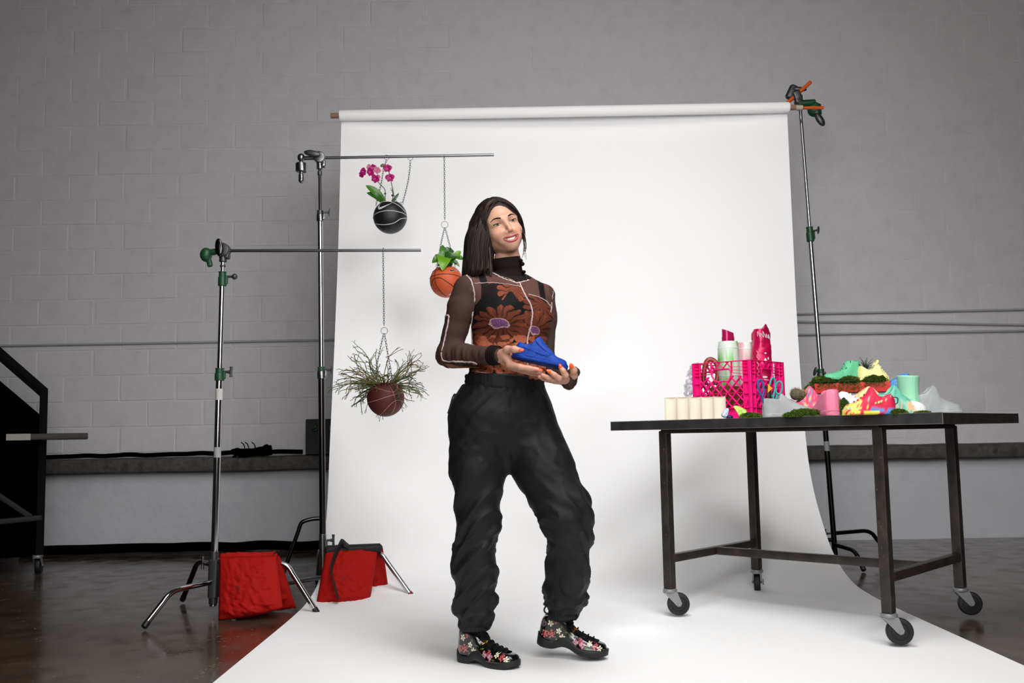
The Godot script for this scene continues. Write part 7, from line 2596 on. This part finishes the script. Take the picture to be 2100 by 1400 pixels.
func floral_texture() -> ImageTexture:
	var W := 640
	var H := 320
	var img := Image.create(W, H, false, Image.FORMAT_RGB8)
	img.fill(Color(0.035, 0.035, 0.038))
	var r := RandomNumberGenerator.new()
	r.seed = 14
	var nz := noise(12, 0.05, 3)
	var items: Array = []
	for q in [[0.06, 0.62, 34, 1], [0.17, 0.66, 30, 0], [0.11, 0.36, 42, 2], [0.20, 0.40, 40, 2], [0.30, 0.50, 28, 0], [0.36, 0.36, 30, 0], [0.33, 0.60, 22, 3], [0.05, 0.42, 26, 3], [0.44, 0.34, 26, 3], [0.55, 0.30, 40, 4], [0.66, 0.28, 36, 4], [0.62, 0.36, 26, 2], [0.76, 0.34, 24, 0], [0.84, 0.30, 32, 2], [0.90, 0.26, 24, 0], [0.24, 0.74, 26, 2], [0.14, 0.80, 24, 3], [0.42, 0.50, 22, 3], [0.50, 0.44, 20, 3], [0.72, 0.22, 20, 3], [0.28, 0.28, 24, 3]]:
		items.push_back(q)
	for q in items:
		var cx := int(q[0] * W)
		var cy := int((1.0 - q[1]) * H)
		var R: int = q[2]
		var sp := r.randf() * TAU
		for y in range(maxi(cy - R, 0), mini(cy + R, H)):
			for x in range(maxi(cx - R, 0), mini(cx + R, W)):
				var v := Vector2(x - cx, y - cy) / R
				var rho := v.length()
				var th := v.angle() + sp
				var n := nz.get_noise_2d(x, y)
				var c := Color(-1, 0, 0)
				match q[3]:
					0:
						if rho < 0.45 + 0.5 * absf(cos(th * 2.5)): c = Color(0.78, 0.76, 0.66) * (0.75 + 0.4 * absf(cos(th * 2.5)) + n * 0.3)
						if rho < 0.16: c = Color(0.6, 0.5, 0.2)
					1:
						if rho < 0.9: c = Color(0.45, 0.44, 0.44) * (0.8 + n)
					2:
						if rho < 0.72 + 0.16 * cos(th * 5.0) + n * 0.5: c = Color(0.55, 0.10, 0.13).lerp(Color(0.80, 0.48, 0.47), clampf(0.35 + n * 1.6 + 0.35 * sin(th * 5.0 + rho * 9.0), 0, 1))
					3:
						var lx := v.rotated(sp)
						if absf(lx.y) < 0.38 * (1.0 - lx.x * lx.x): c = Color(0.33, 0.37, 0.22) * (0.8 + n * 0.8 + (0.3 if absf(lx.y) < 0.04 else 0.0))
					4:
						if rho < 0.72 + 0.14 * cos(th * 4.0 + 1.0) + n * 0.4: c = Color(0.72, 0.67, 0.66).lerp(Color(0.70, 0.10, 0.35), clampf(n * 2.2 + 0.15, 0, 1))
				if c.r >= 0.0: img.set_pixel(x, y, c.clamp(Color(0, 0, 0), Color(1, 1, 1)))
	return ImageTexture.create_from_image(img)

func sneakers(t: Node3D) -> void:
	var fm := mat(Color(1, 1, 1), 0.22, 0.0, 0.5)
	fm.albedo_texture = floral_texture()
	fm.clearcoat_enabled = true
	fm.clearcoat = 0.6
	fm.clearcoat_roughness = 0.08
	var solem := mat(Color(0.075, 0.075, 0.078), 0.6)
	var knit := mat(Color(0.035, 0.035, 0.037), 0.8, 0.0, 0.3)
	var gold := mat(Color(0.85, 0.62, 0.28), 0.25, 0.9)
	var prof := [Vector2(0, 0.56), Vector2(0.03, 0.74), Vector2(0.10, 0.82), Vector2(0.22, 0.82), Vector2(0.32, 0.80), Vector2(0.42, 0.70), Vector2(0.55, 0.53), Vector2(0.68, 0.45), Vector2(0.8, 0.40), Vector2(0.9, 0.37), Vector2(0.96, 0.33), Vector2(1, 0.2)]
	for s in [[Vector3(-0.264, 0.003, -0.128), Vector3(0.80, 0, 0.60), 0.0, 0.268, 0.0], [Vector3(0.026, 0.052, -0.150), Vector3(0.972, 0, 0.235), -0.165, 0.262, 0.085]]:
		var o := Node3D.new()
		o.name = numbered("shoe", t)
		t.add_child(o, true)
		var x: Vector3 = s[1].normalized()
		o.transform = Transform3D(Basis(x, Vector3.UP, x.cross(Vector3.UP)) * Basis(Vector3.BACK, s[2]), s[0])
		var L: float = s[3]
		var H := 0.140
		var b := shoe(L, H, 0.100, prof, 0.04, 0.46, 0.35, 0.030, 0.36, null, 0.0, 1, 0.010 if s[2] == 0.0 else 0.016)
		b.use_uv = true
		for k in b.V.size():
			if b.V[k].y < 0.022: b.V[k].y = 0.022
			b.UV[k] = Vector2(b.V[k].x / L, 1.0 - b.V[k].y / H)
		obj("upper", b, fm, o, -2.0)
		# foam sole with a raised waist
		b = MB.new()
		var rows: Array = []
		for i in 41:
			var u := 0.5 - 0.5 * cos(PI * i / 40.0)
			var w := smooth_at([Vector2(0, 0.0), Vector2(0.015, 0.13), Vector2(0.05, 0.22), Vector2(0.12, 0.29), Vector2(0.3, 0.31), Vector2(0.5, 0.34), Vector2(0.7, 0.385), Vector2(0.85, 0.34), Vector2(0.94, 0.24), Vector2(0.985, 0.12), Vector2(1, 0.0)], u) * 0.098 / 0.77 * 1.05
			w = maxf(w, 0.003)
			var top := smooth_at([Vector2(0, 0.048), Vector2(0.08, 0.034), Vector2(0.25, 0.030), Vector2(0.36, 0.050), Vector2(0.46, 0.052), Vector2(0.58, 0.030), Vector2(0.72, 0.024), Vector2(0.9, 0.028), Vector2(1, 0.034)], u)
			var bot := smooth_at([Vector2(0, 0.006), Vector2(0.1, 0.0), Vector2(0.25, 0.002), Vector2(0.38, 0.016), Vector2(0.48, 0.014), Vector2(0.62, 0.0), Vector2(0.85, 0.0), Vector2(1, 0.012)], u)
			var row := PackedVector3Array()
			for q in [[0.94, bot], [1.0, bot + 0.006], [1.03, lerpf(bot, top, 0.6)], [1.0, top - 0.002], [0.93, top], [-0.93, top], [-1.0, top - 0.002], [-1.03, lerpf(bot, top, 0.6)], [-1.0, bot + 0.006], [-0.94, bot]]:
				row.push_back(Vector3(-0.004 + u * (L + 0.008), q[1], q[0] * w))
			rows.push_back(row)
		b.skin(rows)
		obj("sole", b, solem, o, -2.0)
		# knit collar and tongue
		b = MB.new()
		rows = []
		for q in [[0.070, 0.26, 0.046, 0.032], [0.100, 0.25, 0.047, 0.036], [0.125, 0.235, 0.049, 0.040], [0.150, 0.225, 0.048, 0.041], [0.170, 0.220, 0.046, 0.040], [0.185, 0.215, 0.045, 0.040], [0.185, 0.215, 0.038, 0.032]]:
			var row := PackedVector3Array()
			for j in 32:
				var g := TAU * j / 32.0
				row.push_back(Vector3((q[1] + s[4] * smoothstep(0.07, 0.15, q[0])) * L + cos(g) * q[2], q[0] + 0.020 * cos(g) * smoothstep(0.1, 0.16, q[0]), sin(g) * q[3]))
			rows.push_back(row)
		b.skin(rows)
		obj("collar", b, knit, o, -2.0)
		b = MB.new()
		rows = []
		for i in 12:
			var u := lerpf(0.30, 0.86, i / 11.0)
			var y := smooth_at(prof, u) * H
			var hw := lerpf(0.028, 0.022, i / 11.0)
			var row := PackedVector3Array()
			for q in [[-1.0, -0.010], [-0.7, 0.0015], [-0.3, 0.0045], [0.3, 0.0045], [0.7, 0.0015], [1.0, -0.010]]:
				row.push_back(Vector3(u * L, y + q[1] + 0.001 * (i % 2), q[0] * hw))
			rows.push_back(row)
		b.skin(rows, false)
		obj("tongue", b, knit, o, -2.0)
		for i in 6:
			var u := lerpf(0.36, 0.76, i / 5.0)
			var y := smooth_at(prof, u) * H + 0.006
			b = MB.new()
			b.tube(spline([Vector3(u * L, y - 0.014, -0.030), Vector3(u * L + 0.004, y - 0.001, -0.016), Vector3(u * L + 0.006, y + 0.001, 0), Vector3(u * L + 0.004, y - 0.001, 0.016), Vector3(u * L, y - 0.014, 0.030)], 3), 0.0032, 6, true, false, 0.7)
			obj("lace", b, knit, o, -2.0)
		b = MB.new()
		var ly := smooth_at(prof, 0.5) * H
		b.cyl(Vector3(0.50 * L, ly + 0.004, 0.020), Vector3(0.56 * L, ly + 0.002, 0.028), 0.0022, 8)
		obj("lace_tip", b, gold, o)
		b = MB.new()
		b.cyl(Vector3(0.53 * L, ly + 0.004, 0.012), Vector3(0.50 * L, ly - 0.006, 0.034), 0.0020, 8)
		obj("lace_tip", b, gold, o)

func held_shoe() -> void:
	var blue := mat(Color(0.065, 0.25, 0.60), 0.6, 0.0, 0.35)
	blue.albedo_texture = ntex(66, 0.02, [[0.0, 0.4, 0.75, 1.0], [Color(0.72, 0.78, 0.85), Color(0.95, 0.95, 1.0), Color(1, 1, 1), Color(1, 1, 1)]], 256, 4)
	bumpy(blue, ntex(67, 0.09, [], 256, 3), 0.12)
	tri_map(blue, 7.0)
	var t := thing("cast_shoe", "matte blue cast low-top shoe held in both hands of the person", "shoe", Vector3(-0.0030, 1.0995, -3.382))
	t.rotation = Vector3(-0.10, -0.10, deg_to_rad(-14.2))
	var prof := [Vector2(0, 0.30), Vector2(0.02, 0.40), Vector2(0.07, 0.625), Vector2(0.12, 0.61), Vector2(0.22, 0.595), Vector2(0.30, 0.66), Vector2(0.355, 0.90), Vector2(0.39, 1.0), Vector2(0.44, 0.955), Vector2(0.50, 0.82), Vector2(0.60, 0.66), Vector2(0.69, 0.54), Vector2(0.755, 0.43), Vector2(0.86, 0.37), Vector2(0.95, 0.31), Vector2(1, 0.14)]
	obj("upper", shoe(0.199, 0.093, 0.080, prof, 0.06, 0.38, 0.35, 0.014, 0.27, null, 0.0016, 40), blue, t, -2.0)
	shoe_trim(t, 0.199, 0.093, 0.080, prof, 0.46, 0.66, 5, blue, 0.0011)
	# moulded ridges on the side: sole edge, curved side stripe, toe line
	for s in [[0.0, [[0.0, 0.17], [0.25, 0.16], [0.5, 0.165], [0.75, 0.16], [0.97, 0.17]]], [0.0, [[0.06, 0.42], [0.18, 0.44], [0.30, 0.40], [0.45, 0.34], [0.62, 0.30]]], [0.0, [[0.62, 0.30], [0.66, 0.36], [0.70, 0.42]]], [0.0, [[0.36, 0.80], [0.46, 0.62], [0.60, 0.46], [0.70, 0.40]]]]:
		for side in [-1.0, 1.0]:
			var pts: Array = []
			for q in s[1]:
				var w := smooth_at([Vector2(0, 0.06), Vector2(0.05, 0.22), Vector2(0.12, 0.29), Vector2(0.3, 0.31), Vector2(0.5, 0.34), Vector2(0.7, 0.385), Vector2(0.85, 0.34), Vector2(0.97, 0.2)], q[0]) * 0.080 / 0.77
				var top := smooth_at(prof, q[0]) * 0.093
				var yy: float = q[1] * 0.093
				var e := clampf((yy - 0.0148) / maxf(top - 0.0148, 0.001), 0.0, 0.97)
				var rim := minf(0.27 * 0.080, w * 0.92) if q[0] < 0.38 else 0.0
				var z := rim + (w * 0.96 - rim) * pow(cos(asin(e)), 0.75)
				pts.push_back(Vector3(q[0] * 0.199, yy, side * (z + 0.0004)))
			var b := MB.new()
			b.tube(spline(pts, 5), 0.0016, 6)
			obj("ridge", b, blue, t, -2.0)
